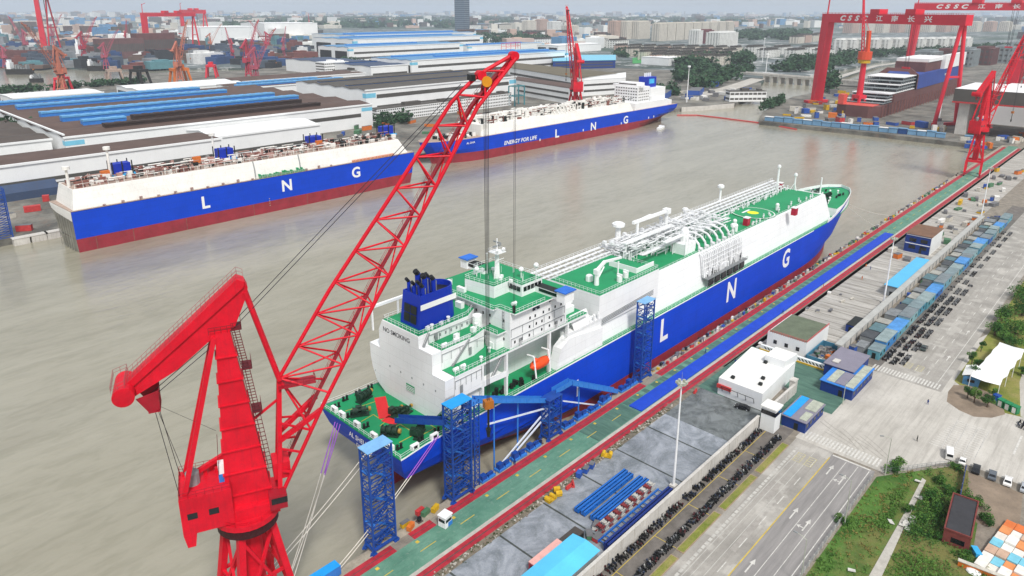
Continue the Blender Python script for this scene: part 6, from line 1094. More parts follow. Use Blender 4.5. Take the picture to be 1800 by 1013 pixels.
mb = MB(); mb.prism([(95, 393), (313.5, 393), (313.5, 424.8), (93.6, 424.6)], 17.3, 17.7, 0); mb.build('main_deck', [M_scaf], ship2)
mb = MB(); mb.ext([(94.9, 393.2, 12.5), (94.9, 393.2, 17.4), (93.5, 424, 17.4), (93.9, 421.5, 13.5)], (-.15, 0, 0)); [mb.ext([(94.6 - i * .15, 396 + i * 3.6, -4), (94.6 - i * .15, 396.5 + i * 3.6, -4), (94.6 - i * .15, 397.5 + i * 3.8, 13), (94.6 - i * .15, 397 + i * 3.8, 13)], (-.2, 0, 0), 1) for i in range(6)]; mb.build('end_plating', [M_cream, M_rawend], ship2)
mb = MB(); trunk(mb, 96.5, 309, 98.5, 303, 394.6, 423, 17.7, 27.6, 2.7, 409); tr2 = mb.build('trunk', [M_cream, M_scaf], ship2)
for ch, px in (('L', 361), ('N', 504.5), ('G', 626)): py = {361: 357, 504.5: 327, 626: 304}[px]; q = GY(px, py, 393); side_text(ch, q.x, q.z, 9.6, 392.93, h2, bold=.28, nm='letter')
rr = random.Random(31)
mb = MB()
for i in range(760):
    x = rr.uniform(100, 302); y = rr.uniform(399, 419); z = 27.6 + rr.uniform(.3, 3.6); k = rr.random(); m = rr.choice((0, 0, 0, 1, 1, 4, 4, 2, 2))
    if k < .3: mb.tube((x, y, z), (x + rr.uniform(3, 10), y, z), rr.uniform(.15, .4), 5, m)
    elif k < .75: mb.beam((x, y, 27.6), (x, y, z), rr.uniform(.2, .5), m=m)
    else: mb.box(x, x + rr.uniform(1, 4), y, y + rr.uniform(.8, 2), 27.6, z, m)
for i in range(52): x = 100 + i * 3.9; mb.beam((x, 398.8, 27.6), (x, 398.8, 29.8), .18, m=0); mb.beam((x, 398.8, 29.8), (x + 3.9, 398.8, 29.8), .14, m=0); mb.beam((x, 398.8, 28.8), (x + 3.9, 398.8, 28.8), .14, m=2)
mb.build('deck_scaffold', [M_cream, M_scafr, M_dark, CM['orange'], mat('pinkish_primer', '#b88f86', .7, .2, .5)], tr2)['kind'] = 'stuff'
for px, py in ((226, 303), (398, 272), (545, 247), (672, 229)):
    q = G(px, py, 31); mb = MB(); mb.box(q.x - 4.5, q.x + 4.5, 413, 419, 29, 34.5, 0); [mb.beam((q.x + a, 413 + b, 28), (q.x + a, 413 + b, 35.8), .5, m=1) for a in (-5, 0, 5) for b in (-.6, 6.6)]; mb.box(q.x - 5.4, q.x + 6, 411, 420, 28, 29, 2); mb.build('blue_work_unit', [M_funnel, M_dark, M_skyblue], tr2)
for px, py, hh in ((194, 305, 16), (120, 322, 10), (376, 270, 14)): q = G(px, py, 29.6); mb = MB(); mb.tube((q.x, q.y, 27.6), (q.x, q.y, 27.6 + hh), .8, 8, 0, .6); mb.tube((q.x, q.y, 26.6 + hh), (q.x, q.y, 28.2 + hh), 1.8, 10); mb.build('vent_mast', [M_cream], tr2)
for px, py in ((184, 306), (345, 281), (560, 252)): q = G(px, py, 30.4); mb = MB(); mb.box(q.x - 2, q.x + 2.4, q.y - 1, q.y + 1, 27.6, 32.2); mb.build('orange_work_hut', [CM['orange']], tr2)
mb = MB()
for x in (194, 224): mb.path([(x, 394.4, 17.8), (x + .5, 395.8, 23), (x + .5, 397.3, 27.8)], .35, 6)
for i in range(22): x = 196 + i * 1.4; mb.box(x, x + .9, 393.3, 395.2, 17.7, 18.6 + rr.random() * 2.2, 1)
mb.build('manifold_gear', [M_grey, M_deck], ship2)
mb = MB(); mb.rail([(96, 393.3, 17.7), (312, 393.3, 17.7)], 1.2, .06, 3.); mb.box(262, 296, 393.4, 394.4, 17.7, 19.0, 1); [mb.box(110 + i * 9, 111.4 + i * 9, 393.4, 394.2, 17.7, 18.5 + (i % 3) * .4, 2) for i in range(16)]; mb.build('deck_railing', [M_cream, CM['orange'], M_scafr], ship2)
mb = MB(); [mb.box(200.4, 200.9, 392.85, 393, z, z + .6) for z in (0, 1.4, 2.8, 4.2)]; [mb.quad((x, 392.96, -6), (x + .35, 392.96, -6), (x + .35, 392.96, 2.9), (x, 392.96, 2.9), 1) for x in (104, 122, 150, 190, 226, 262)]; mb.build('draught_mark', [M_scaf, M_scafr], h2)
# third carrier, bow towards us
ship3 = thing('gas_carrier', 'blue gas carrier with bow to the left moored beyond the gap at the far quay', 'ship', (530, 432, -4), world=True)
ZS3 = [-7, -4, 1, 3.5, 7, 11, 15]; mirror = 1065
hull_len = lambda: None
YC3 = 432; a_xa = [372, 368, 366, 362, 360, 358, 357]; a_xf = [711, 708, 706, 707, 710, 713, 716]
# build stern/bow reversed by mirroring x about the middle
_mbadd = MB.add
h3, top3 = hull(ship3, YC3, 18, ZS3, [mirror - v + 0 for v in (690, 694, 700, 703, 706, 707, 708)], [mirror - v for v in (366, 362, 360, 358, 355, 352, 350)], [.05, .1, .3, .5, .8, .97, 1.], [.24, .22, .18, .14, .08, .04, .03], [.16, .16, .16, .16, .16, .16, .16], 3.5, None, mats=[M_hblue, M_hred, M_shipw])
for v in h3.data.vertices: v.co.x = (mirror - (v.co.x + 530)) - 530
top3 = [(mirror - x, w) for x, w in top3]
mb = MB(); mb.prism([(x, YC3 - w + .1) for x, w in top3] + [(x, YC3 + w - .1) for x, w in reversed(top3)], 14.7, 15.02); mb.build('main_deck', [M_scaf], ship3)
mb = MB(); trunk(mb, 404, 624, 408, 620, 416.4, 447.6, 15, 23.4, 2.6, YC3); tr3 = mb.build('trunk', [M_cream, M_cream], ship3)
for ch, (px, py) in (('L', (979, 235.5)), ('N', (1043, 223)), ('G', (1100, 211.5))): q = GY(px, py, 414); side_text(ch, q.x, q.z, 10.5, 413.9, h3, bold=.28, sx=1.15, nm='letter')
q = GY(915, 247, 414); side_text('ENERGY FOR LIFE', q.x, q.z, 4.6, 413.85, h3, sx=1.15, shear=.2, slope=0, bold=.1)
side_text('AL DHAFNA', 392, 11.6, 2.2, 414.6, h3, sx=1.2, bold=.03)
for px, py in ((949, 246), (1025, 229), (1092, 217), (1140, 207), (1149, 205)): q = GY(px, py, 414); mb = MB(); mb.box(q.x - .6, q.x + .6, 413.8, 413.95, q.z - 1, q.z + 1); mb.build('draught_mark', [M_letter], h3)
mb = MB(); [mb.tube((x, 416, 16), (x, 416, 17), .3) for x in (420, 440)]
for i in range(620):
    x = rr.uniform(408, 620); y = rr.uniform(420, 445); z = 23.4 + rr.uniform(.3, 6); k = rr.random(); m = rr.choice((0, 0, 0, 0, 1, 2))
    if k < .4: mb.tube((x, y, z), (x + rr.uniform(4, 12), y, z), rr.uniform(.2, .5), 5, m)
    elif k < .8: mb.beam((x, y, 23.4), (x, y, z), rr.uniform(.3, .6), m=m)
    else: mb.box(x, x + rr.uniform(1, 5), y, y + 2, 23.4, z, m)
mb.box(412, 616, 438, 444, 25.4, 28, 0); [mb.path([(500 + i * 5, 430, 29.4), (500 + i * 5, 422, 29), (500 + i * 5, 418.8, 23.4)], .5, 6, 0) for i in range(7)]
mb.build('deck_pipework', [M_cream, M_scafr, M_dark], tr3)['kind'] = 'stuff'
mb = MB(); [mb.obox(rr.uniform(366, 402), rr.uniform(420, 444), 15, rr.uniform(1, 4), rr.uniform(1, 3), rr.uniform(.8, 3), rr.uniform(0, 3), rr.choice((0, 0, 1))) for i in range(60)]; mb.build('forecastle_gear', [M_dark, M_cream], ship3)['kind'] = 'stuff'
mb = MB(); mb.prism([(404, 418), (412, 418), (412, 446), (404, 446)], 15, 24); mb.build('forward_house', [M_cream], ship3)
mb = MB(); mb.prism([(626, 416), (690, 416), (690, 448), (626, 448)], 15, 22, 0); mb.prism([(632, 417), (654, 417), (654, 447), (632, 447)], 22, 38, 0); mb.prism([(634, 420), (648, 420), (648, 444), (634, 444)], 38, 42, 0); mb.prism([(660, 420), (690, 420), (690, 444), (660, 444)], 22, 35); ac3 = mb.build('accommodation_block', [M_shipw], ship3)
for b in [(631.9, 632.02, 418.5 + i * 3.1, 420.2 + i * 3.1, z, z + 1) for i in range(9) for z in (24, 27, 30, 33, 36)] + [(633.5 + i * 3.4, 635 + i * 3.4, 416.9, 417.02, z, z + 1) for i in range(6) for z in (24, 27, 30, 33)] + [(633.9, 634.02, 421, 443, 39.4, 41)]: mb = MB(); mb.box(*b); mb.build('window', [M_glass], ac3)
mb = MB(); mb.box(664, 680, 426, 438, 35, 46, 0); mb.box(666, 676, 425.9, 426, 39, 44, 1); [mb.tube((666 + i * 3.6, 432, 46), (666 + i * 3.6, 432, 50), .9, 8, 2) for i in range(4)]; mb.build('funnel', [M_funnel, M_skyblue, M_shipw], ac3)
mb = MB(); mb.box(656, 660, 417, 423, 15, 27); mb.box(684, 700, 417, 447, 15, 20); mb.box(633, 640, 414, 450, 38, 40); mb.build('deck_house', [M_shipw], ship3)
mb = MB(); mb.box(697, 703, 430.8, 433.2, -7, 2); mb.build('rudder', [M_scaf], ship3)
sb = thing('workboat', 'small white workboat lying below the stern of the third carrier', 'boat', tuple(G(1162, 226, -4)), R(15)); mb = MB(); mb.prism([(-9, -2), (6, -2), (10, 0), (6, 2), (-9, 2)], 0, 1.8); mb.build('hull', [M_shipw], sb); mb = MB(); mb.box(-5, 0, -1.2, 1.2, 1.8, 3.6); mb.build('cabin', [M_shipw], sb)
fb = thing('floating_boom', 'red floating boom strung across the channel mouth behind the third carrier', 'boom', tuple(G(1190, 203, -4)), world=True); pts = [G(px, py, -3.7) for px, py in ((1190, 203), (1225, 203), (1262, 207), (1300, 212), (1340, 217), (1400, 228))]; mb = MB(); mb.path(pts, 1.0, 6); mb.build('float_line', [CM['red']], fb)
# ------------------------------------------------------------------ far shipyard: halls and offices
M_hallw = mat('hall_white', '#eff0ef', .6, .06, .05, .12, dirt=(.5, .5, .48)); M_brownr = mat('brown_sheet_roof', '#5e4b43', .75, .22, .06, .1, dirt=(.16, .12, .1)); M_greyr = mat('grey_sheet_roof', '#56524d', .75, .2, .06); M_ventb = mat('ridge_vent_blue', '#62a8dc', .5, .15, .1); M_umber = mat('umber_sheet_roof', '#544b45', .8, .25, .05, .2); M_ventd = mat('ridge_vent_dark', '#3c2e2a', .8, .3, .15); M_bandd = mat('louvre_band', '#55534f', .7, .2, .1); M_cyanp = mat('cyan_panel', '#7cc6e0', .5, .08, .2); M_navyr = mat('navy_roof', '#3c4c68', .6, .2, .08); M_stbl = mat('steel_blue_roof', '#5a8eb8', .55, .15, .1)
def hall(label, x0, x1, y0, y1, z, roof, bays=3, rise=2.2, vents=(), bands=((.78, .9), (.4, .55)), cyan=True, doors=0, name='fabrication_hall', a=0., gable=None):
    t_ = thing(name, label, 'hall', ((x0 + x1) / 2, (y0 + y1) / 2, 0), a); X, Y = (x1 - x0) / 2, (y1 - y0) / 2
    mb = MB(); d = 2 * Y / bays; prof = [(-Y, 0), (-Y, z)]
    for i in range(bays): prof += [(-Y + d * (i + .5), z + rise), (-Y + d * (i + 1), z)]
    prof += [(Y, 0)]
    for s in (-1, 1): mb.add([(s * X, y, zz) for y, zz in prof], [tuple(range(len(prof)))[::-s]])
    for s in (-1, 1): mb.quad((-X, s * Y, 0), (X, s * Y, 0), (X, s * Y, z), (-X, s * Y, z))
    wl_ = mb.build('wall', [M_hallw], t_)
    mb = MB(); ps = [(y, zz) for y, zz in prof[1:-1]]
    for (ya, za), (yb, zb) in zip(ps, ps[1:]): mb.ext([(-X - .6, ya, za + .05), (-X - .6, yb, zb + .05), (-X - .6, yb, zb + .45), (-X - .6, ya, za + .45)], (2 * X + 1.2, 0, 0))
    ro = mb.build('roof', [roof], t_)
    mb = MB(); mb.box(-X - .9, X + .9, -Y - .9, -Y + .9, z - .2, z + 1.2); mb.box(-X - .9, -X + .7, -Y, Y, z + rise - .2, z + rise + .9) if gable else None; mb.build('fascia', [M_hallw], ro)
    for (ya, xa, xb, mt, w, h) in vents:
        mb = MB(); xa, xb = -X + 2 * X * xa, -X + 2 * X * xb; yy = -Y + 2 * Y * ya; n = max(2, int((xb - xa) / 9))
        mb.box(xa, xb, yy - w / 2, yy + w / 2, z + rise * .4, z + rise + h * .6, 1); mb.box(xa, xb, yy - w / 2 - .5, yy + w / 2 + .5, z + rise + h * .6, z + rise + h, 0); [mb.box(xa + (xb - xa) * i / n, xa + (xb - xa) * (i + .5) / n, yy - w / 2 - .55, yy + w / 2 + .55, z + rise + h, z + rise + h + .25, 0) for i in range(n)]; mb.build('ridge_vent', [mt, M_ventd if mt is M_ventd else M_tow2], ro)
    mb = MB()
    for (b0, b1) in bands: mb = MB(); mb.box(-X + (14 if cyan else 3), X - (14 if cyan else 3), -Y - .12, -Y - .01, z * b0, z * b1); mb.build('louvre_band', [M_bandd], wl_)
    for s in ((-1, 1) if cyan else ()): mb = MB(); mb.box(X - 13 if s > 0 else -X - .14, X if s > 0 else -X + 13, -Y - .14, -Y - .02, z * .74, z * .9); (mb.box(-X - .14, -X - .02, -Y - .02, -Y + 6, z * .74, z * .9) if s < 0 else None); mb.build('cyan_panel', [M_cyanp], wl_)
    for i in range(doors): w = 2 * Y / doors; mb = MB(); mb.box(-X - .2, -X - .02, -Y + w * (i + .12), -Y + w * (i + .88), 0, z * .72); mb.build('gate', [M_darkg], wl_)
    return t_
hall('long low hall with a plain brown roof right behind the far quay', -230, 236, 530, 572, 19.5, M_brownr, 1, .6, bands=((.36, .48), (.12, .28)), cyan=False)
hall('wide brown roofed hall with rows of bright blue ridge vents', 150, 428, 602, 870, 22, M_brownr, 6, 2.4, vents=[(.07, .12, .82, M_ventd, 7, 3), (.20, .1, .22, M_ventb, 7, 3), (.20, .24, .82, M_ventd, 7, 3), (.33, .08, .88, M_ventb, 8, 3.2), (.48, .06, .86, M_ventb, 8, 3.2), (.73, .05, .78, M_ventb, 8, 3.2), (.9, .03, .74, M_ventb, 8, 3.2)], bands=((.5, .66),), gable=True)
if False: pass
hall('plain brown hall cut by the left picture edge', -330, 146, 622, 868, 19, M_umber, 6, 2., bands=((.5, .62),), cyan=False)
hall('tall hall with a blank white gable and long grey roof', 452, 690, 646, 790, 30.6, M_greyr, 5, 1.8, bands=((.7, .84), (.28, .44)), vents=[(.3, .02, .98, M_greyr, 5, 1.2), (.7, .02, .98, M_greyr, 5, 1.2)])
hall('small white hall with a dark skylight between the two far ships', 238, 332, 546, 598, 18, M_hallw, 1, 3., bands=((.22, .38),), cyan=False)
hall('white hall with steel blue roof in the middle distance', 800, 1236, 1000, 1120, 29, M_stbl, 4, 1.6, vents=[(.35, .2, .95, M_ventb, 9, 3), (.7, .05, .8, M_ventb, 9, 3)], bands=((.55, .7), (.1, .25)), doors=3)
hall('low hall with navy roof left of the steel blue one', 720, 800, 1010, 1290, 22, M_navyr, 5, 1.6, bands=((.3, .5),), cyan=False, vents=[(.3, .1, .9, M_navyr, 8, 2)])
hall('front part of the farthest big hall with dark open doors', 960, 1320, 1430, 1560, 30, M_stbl, 3, 2, bands=((.5, .66), (.1, .26)), doors=2, vents=[(.5, .1, .7, M_ventb, 10, 3)]); hall('middle part of the farthest big hall with raised roof', 1090, 1560, 1600, 1790, 40, M_stbl, 3, 2, bands=((.6, .74),), doors=2, vents=[(.5, .05, .9, M_ventb, 10, 3)]); hall('rear part of the farthest big hall behind the others', 1260, 1760, 1840, 2080, 40, M_stbl, 3, 2, bands=((.6, .72),), vents=[(.4, .05, .95, M_ventb, 10, 3)], doors=2)
hall('pale blue roofed lean-to hall on the right of the farthest big hall', 1330, 1640, 1420, 1500, 22, M_stbl, 2, 1.6, bands=(), vents=[(.5, .1, .8, M_ventb, 8, 2)]); hall('small white hall with dark doors before the wood', 1560, 1760, 1300, 1380, 20, M_hallw, 1, 1.5, bands=(), doors=2, cyan=False)
hall('low white hall with bright blue roof pipes behind the brown roofs', 430, 600, 890, 960, 16, M_brownr, 3, 1.4, bands=(), vents=[(.2, 0, .95, M_ventb, 8, 3), (.6, .1, .8, M_ventb, 8, 3)], cyan=False); hall('brown roofed white hall beyond the blue roof pipes', 480, 690, 985, 1060, 15, M_brownr, 2, 1.5, bands=((.3, .5),), cyan=False)
hall('white hall with an open dark gate on the river side', 330, 470, 960, 1040, 16, M_hallw, 2, 1.5, bands=(), doors=2, cyan=False); hall('small cream hall by the river behind the blue vents', 190, 280, 930, 990, 20, M_hallw, 1, 1, bands=(), doors=1, cyan=False)
def poly_hall(label, px, z, roof, wallm=None, name='fabrication_hall', cat='hall'):
    P_ = [G(x, y, z) for x, y in px]; c = sum(P_, Vector()) / len(P_); t_ = thing(name, label, cat, (c.x, c.y, 0), world=True); mb = MB(); mb.prism([(p.x, p.y) for p in P_], 0, z); wl_ = mb.build('wall', [wallm or M_hallw], t_)
    mb = MB(); cc = (c.x, c.y); mb.prism([(cc[0] + (p.x - cc[0]) * 1.01, cc[1] + (p.y - cc[1]) * 1.01) for p in P_], z, z + .6); mb.build('roof', [roof], t_)
    a, b = P_[0], P_[1]; n = (b - a).normalized(); o = Vector((n.y, -n.x, 0))
    if (o.dot(Vector((c.x, c.y, 0)) - Vector((a.x, a.y, 0)))) > 0: o = -o
    mb = MB(); A = a.lerp(b, .04) + o * .15; B = a.lerp(b, .96) + o * .15; [mb.ext([(A.x, A.y, z * k), (B.x, B.y, z * k), (B.x, B.y, z * (k + .12)), (A.x, A.y, z * (k + .12))], tuple(o * .1)) for k in (.25, .62)]; mb.build('louvre_band', [M_bandd], wl_); return t_
M_olive = mat('olive_sheet_roof', '#6b6350', .75, .15, .05)
poly_hall('large olive roofed hall turned at an angle behind the third carrier', [(893, 119), (1012, 138), (1084, 129), (904, 111)], 26, M_olive); poly_hall('lower brown roofed annex in front of the olive roofed hall', [(906, 141), (1004, 156), (1010, 149), (908, 135)], 20, M_brownr); poly_hall('white gable block at the right end of the olive roofed hall', [(1014, 142), (1100, 137), (1100, 128), (1084, 130)], 22, M_hallw)
poly_hall('low shed with a pale cyan roof and dark blue doors', [(972, 108), (1082, 106), (1082, 97), (972, 97)], 16, M_cyanp, M_navy, 'storage_hall', 'hall')
t_ = hall('cream block left of the green sports pitch', 1370, 1440, 830, 900, 16, M_hallw, 1, 1, bands=(), cyan=False)
mb = MB(); P_ = [G(x, y) for x, y in ((1112, 112), (1150, 110), (1146, 100), (1112, 102))]; mb.prism([(p.x, p.y) for p in P_], .0, .3); tag(mb.build('sports_pitch', [mat('pitch_green', '#3f9850', .8, .1, .05)]), kind='structure')
# office block along the quay and smaller blocks
def block(label, x0, x1, y0, y1, z, floors, name='office_block', a=0., n=None, wallm=None, cat='office building', roofbox=True):
    t_ = thing(name, label, cat, ((x0 + x1) / 2, (y0 + y1) / 2, 0), a); X, Y = (x1 - x0) / 2, (y1 - y0) / 2; mb = MB(); mb.box(-X, X, -Y, Y, 0, z); mb.build('wall', [wallm or M_hallw], t_); mb = MB(); mb.box(-X - .3, X + .3, -Y - .3, Y + .3, z, z + .7)
    if roofbox: mb.box(-X * .3, X * .1, -Y * .5, Y * .5, z + .7, z + 4); mb.box(X * .6, X * .8, -Y * .5, Y * .5, z + .7, z + 3)
    mb.build('roof', [M_greyr if z < 20 else (wallm or M_hallw)], t_)
    mb = MB(); n = n or max(3, int(2 * X / 4)); fh = z / floors
    for f in range(floors): mb = MB(); mb.box(-X + .4, X - .4, -Y - .1, -Y - .01, fh * (f + .35), fh * (f + .75)); mb.build('window_row', [M_bandd], t_); mb = MB(); mb.box(-X - .1, -X - .01, -Y + .4, Y - .4, fh * (f + .35), fh * (f + .75)); mb.build('window_row', [M_bandd], t_)
    mb = MB(); [mb.box(-X + 2 * X * i / n - .45, -X + 2 * X * i / n + .45, -Y - .28, -Y - .02, 0, z) for i in range(n + 1)]; mb.box(-X, X, -Y - .2, -Y - .02, z - .9, z - .02); mb.build('facade_ribs', [wallm or M_hallw], t_); return t_
block('long white four storey office row in front of the blank gable hall', 446, 560, 619, 632, 13.5, 4, n=40); block('white four storey office row continuing behind the crane boom', 566, 650, 617, 630, 15, 4, n=30); block('white office block on stilts by the channel mouth', *[(lambda a, b: v)(0, 0) for v in (985, 1050, 452, 470)], 16, 3) if False else None
p = G(1312, 178); block('white two storey building standing on piers at the channel mouth', p.x - 24, p.x + 26, p.y - 5, p.y + 9, 13, 2, n=8, a=R(-40))
block('white five storey office in the left yard', 700, 750, 1120, 1150, 24, 5); block('white low office beside it', 690, 760, 1050, 1080, 14, 3)
t_ = thing('steel_gantry_frame', 'teal steel frame standing beside the quay behind the third carrier', 'steel frame', tuple(G(908, 185)), 0); mb = MB(); [mb.beam((x, y, 0), (x, y, 24), 1.2) for x in (-9, 9) for y in (-5, 5)]; [mb.beam((-9, y, z), (9, y, z), 1.) for y in (-5, 5) for z in (12, 24)]; [mb.beam((x, -5, z), (x, 5, z), 1.) for x in (-9, 9) for z in (12, 24)]; mb.build('frame', [mat('teal_steel', '#4f8e96', .6, .2, .3)], t_)
# quay clutter along the far edge
rr = random.Random(77)
for i in range(90):
    x = rr.uniform(20, 720); y = rr.uniform(436, 520) if x < 320 else rr.uniform(456, 600); 
    if x > 440 and y > 610: continue
    k = rr.choice(['grey', 'grey', 'blue', 'pale', 'white', 'red', 'green', 'orange']); crate(k, x, y, 0, rr.uniform(3, 12), rr.uniform(2, 5), rr.uniform(1.5, 5), rr.uniform(0, 3), '%s ship block or crate on the far quay behind the moored carriers' % k, '%s crates on the far quay' % k)
for i, (px, py) in enumerate(((8, 420),)):
    q = G(px, py); t_ = thing('stair_tower', 'dark blue stair tower cut by the left picture edge on the far quay', 'stair tower', (q.x, q.y + 3, 0)); mb = MB(); [mb.beam((x, y, 0), (x, y, 26), .5) for x in (-4, 4) for y in (-2, 2)]; [(mb.beam((-4, y, z), (4, y, z + (0 if k else 2.4)), .3)) for z in [i * 2.4 for i in range(11)] for y in (-2, 2) for k in (0, 1)]; mb.build('frame', [M_tow], t_)
t_ = thing('harbour_tent', 'dark blue covered stack on the far quay at the left edge', 'tarpaulin', tuple(G(50, 345)), 0); mb = MB(); mb.ext([(-16, -8, 0), (-16, -8, 5), (-16, 0, 9), (-16, 8, 5), (-16, 8, 0)], (32, 0, 0)); mb.build('cover', [M_navyr], t_)
for i, (px, py) in enumerate(((40, 425), (70, 418), (95, 412))): q = G(px, py, -2); t_ = thing('quay_pier', 'pale concrete pier block at the left edge of the far quay', 'pier', (q.x, 430.6, -4), group='pier blocks at the far quay'); mb = MB(); mb.box(-3.6, 3.6, -2, 2, 0, 3.4); mb.build('block', [M_conc], t_); mb = MB(); mb.box(-4, 4, -2.2, 2.2, 3.4, 3.9); mb.build('slab', [M_conc], t_)
# ------------------------------------------------------------------ other cranes, dock, gantries
CX3 = GY(1012, 165, 466).x
dup(crane1, (602, 103.5, 0), R(-14), 'red portal crane at the far end of the near quay')
dup(crane1, (CX3, 466, 0), R(50), 'red portal crane with near vertical boom behind the third carrier', scale=(1.25, 1.25, 1.1))
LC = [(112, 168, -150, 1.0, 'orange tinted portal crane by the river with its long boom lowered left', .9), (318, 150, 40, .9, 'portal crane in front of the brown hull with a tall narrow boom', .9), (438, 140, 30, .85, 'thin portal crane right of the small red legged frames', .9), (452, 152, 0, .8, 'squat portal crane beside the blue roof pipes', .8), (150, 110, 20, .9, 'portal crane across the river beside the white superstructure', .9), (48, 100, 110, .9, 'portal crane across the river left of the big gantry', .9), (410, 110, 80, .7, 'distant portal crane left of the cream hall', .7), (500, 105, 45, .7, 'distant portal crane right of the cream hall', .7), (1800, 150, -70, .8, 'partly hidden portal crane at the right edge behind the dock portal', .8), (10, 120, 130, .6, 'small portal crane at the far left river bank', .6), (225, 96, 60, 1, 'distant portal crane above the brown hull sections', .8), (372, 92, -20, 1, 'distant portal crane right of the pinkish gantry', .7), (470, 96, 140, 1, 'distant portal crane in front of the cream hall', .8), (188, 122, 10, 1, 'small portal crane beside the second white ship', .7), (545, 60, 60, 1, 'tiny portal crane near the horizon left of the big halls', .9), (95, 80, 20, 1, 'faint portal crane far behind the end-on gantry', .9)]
M_chaze = [mat('hazed_crane_pink', '#b4586a', .6, .2, .1), mat('hazed_crane_orange', '#c47860', .6, .2, .1), mat('hazed_crane_red', '#bc3c50', .6, .2, .1)]  # far crane paints, paled by distance haze mixed into the colour
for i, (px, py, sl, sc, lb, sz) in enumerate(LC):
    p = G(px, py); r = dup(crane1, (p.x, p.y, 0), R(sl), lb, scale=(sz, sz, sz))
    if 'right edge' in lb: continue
    hazed = M_chaze[1 if 'orange' in lb or i in (1, 11) else (0 if i % 2 else 2)]
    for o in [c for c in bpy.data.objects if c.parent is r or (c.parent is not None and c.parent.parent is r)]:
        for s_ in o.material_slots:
            if s_.material in (M_cred, M_cred2): s_.link = 'OBJECT'; s_.material = hazed
M_gred = mat('gantry_red', '#d8283c', .45, .12, .05, .1, dirt=(.3, .05, .06))
def gantry(label, A, B, zt, th, text=None, wdt=9, k=1.):
    A = Vector((A[0], A[1], 0)); B = Vector((B[0], B[1], 0)); L_ = (B - A).length; a = math.atan2(B.y - A.y, B.x - A.x); t_ = thing('gantry_crane', label, 'gantry crane', tuple(A), a)
    mb = MB(); mb.box(-6, L_ + 6, -wdt / 2, wdt / 2, zt - th, zt); bm_ = mb.build('girder', [M_gred], t_)
    mb = MB(); mb.add([(-4.5 - 1, -7, 0), (4.5 - 4, -7, 0), (4.5 - 4, 7, 0), (-5.5, 7, 0), (-6, -wdt / 2, zt - th), (7, -wdt / 2, zt - th), (7, wdt / 2, zt - th), (-6, wdt / 2, zt - th)], [(0, 1, 5, 4), (1, 2, 6, 5), (2, 3, 7, 6), (3, 0, 4, 7)]); mb.build('rigid_leg', [M_gred], t_)
    for s in (-1, 1): mb = MB(); mb.tube((L_, s * 2, zt - th), (L_ - 1, s * 14, 2), 2.0 * k, 10); mb.build('shear_leg', [M_gred], t_)
    mb = MB(); mb.box(L_ - 3, L_ + 1, -16, 16, .5, 3.5); mb.box(-7, 2, -16, 16, .5, 3.5); mb.beam((L_ - .7, -8, zt * .45), (L_ - .7, 8, zt * .45), 2); mb.build('sill_beam', [M_gred], t_)
    for i, u in enumerate((.42, .68)):
        mb = MB(); mb.box(L_ * u - 7, L_ * u + 7, -wdt / 2 - 1.5, wdt / 2 + 1.5, zt, zt + 5.5); tr_ = mb.build('trolley', [M_gred], t_)
        if i == 1: mb = MB(); [mb.tube((L_ * u + e, 0, zt - th), (L_ * u + e * .6, 0, zt * .5), .25, 4, 0) for e in (-4, -2, 2, 4)]; mb.box(L_ * u - 5, L_ * u + 5, -1, 1, zt * .5 - 2, zt * .5, 1); mb.build('hoist', [M_rope, M_gred], tr_)
    mb = MB(); mb.beam((-2, 0, zt), (-1, 0, zt + 22), 1.2); mb.beam((-1, 0, zt + 20), (10, 0, zt + 24), .9); mb.build('service_derrick', [M_gred], t_)
    for s in (-1, 1): mb = MB(); mb.rail([(-6, s * wdt / 2, zt), (L_ + 6, s * wdt / 2, zt)], 1.4, .12, 6.); mb.build('railing', [M_gred], bm_)
    if text:
        s_ = -1 if (Matrix.Rotation(a, 3, 'Z') @ Vector((0, -1, 0))).dot(Vector((0, 0, H)) - A) > 0 else 1
        for tx, u, sz, sh in text: text_mb(tx, lambda x, y: ((L_ * u) + (x * 1.5 if s_ < 0 else -x * 1.5), s_ * (wdt / 2 + .12), zt - th / 2 + y), sz, (.42 if tx in 'CSSC' else .16), shear=sh).build('lettering', M_letter, bm_)
    return t_
A1 = G(1437, 181); T1 = [('C', .155, 8.2, .25), ('S', .215, 8.2, .25), ('S', .275, 8.2, .25), ('C', .335, 8.2, .25), ('江', .455, 7, 0), ('南', .57, 7, 0), ('长', .685, 7, 0), ('兴', .80, 7, 0)]
gantry('huge red dock gantry crane with white lettering nearest the channel', (A1.x, A1.y), (850, 178), 112, 10.5, T1)
A2 = G(1594, 145); gantry('second red dock gantry crane with white lettering behind the first', (A2.x, A2.y), (1330, 150), 128, 11, T1)
A3 = G(1757, 195); gantry('low red gantry crane at the right edge behind the portal crane', (1010, 150), (960, -40), 62, 9, [('C', .08, 6, .25), ('S', .13, 6, .25), ('S', .18, 6, .25), ('C', .23, 6, .25)], 7, .7)
p = G(82, 103); gantry('red gantry crane seen end on across the river at the left', (p.x, p.y), (p.x + 60, p.y + 150), 150, 14)
p = G(262, 98); gantry('pinkish gantry crane across the river beside the brown hull', (p.x, p.y), (p.x + 150, p.y + 60), 105, 9); p = G(325, 75); q = G(365, 78); gantry('distant gantry crane above the white and grey hall', (p.x, p.y), (q.x, q.y), 112, 12)
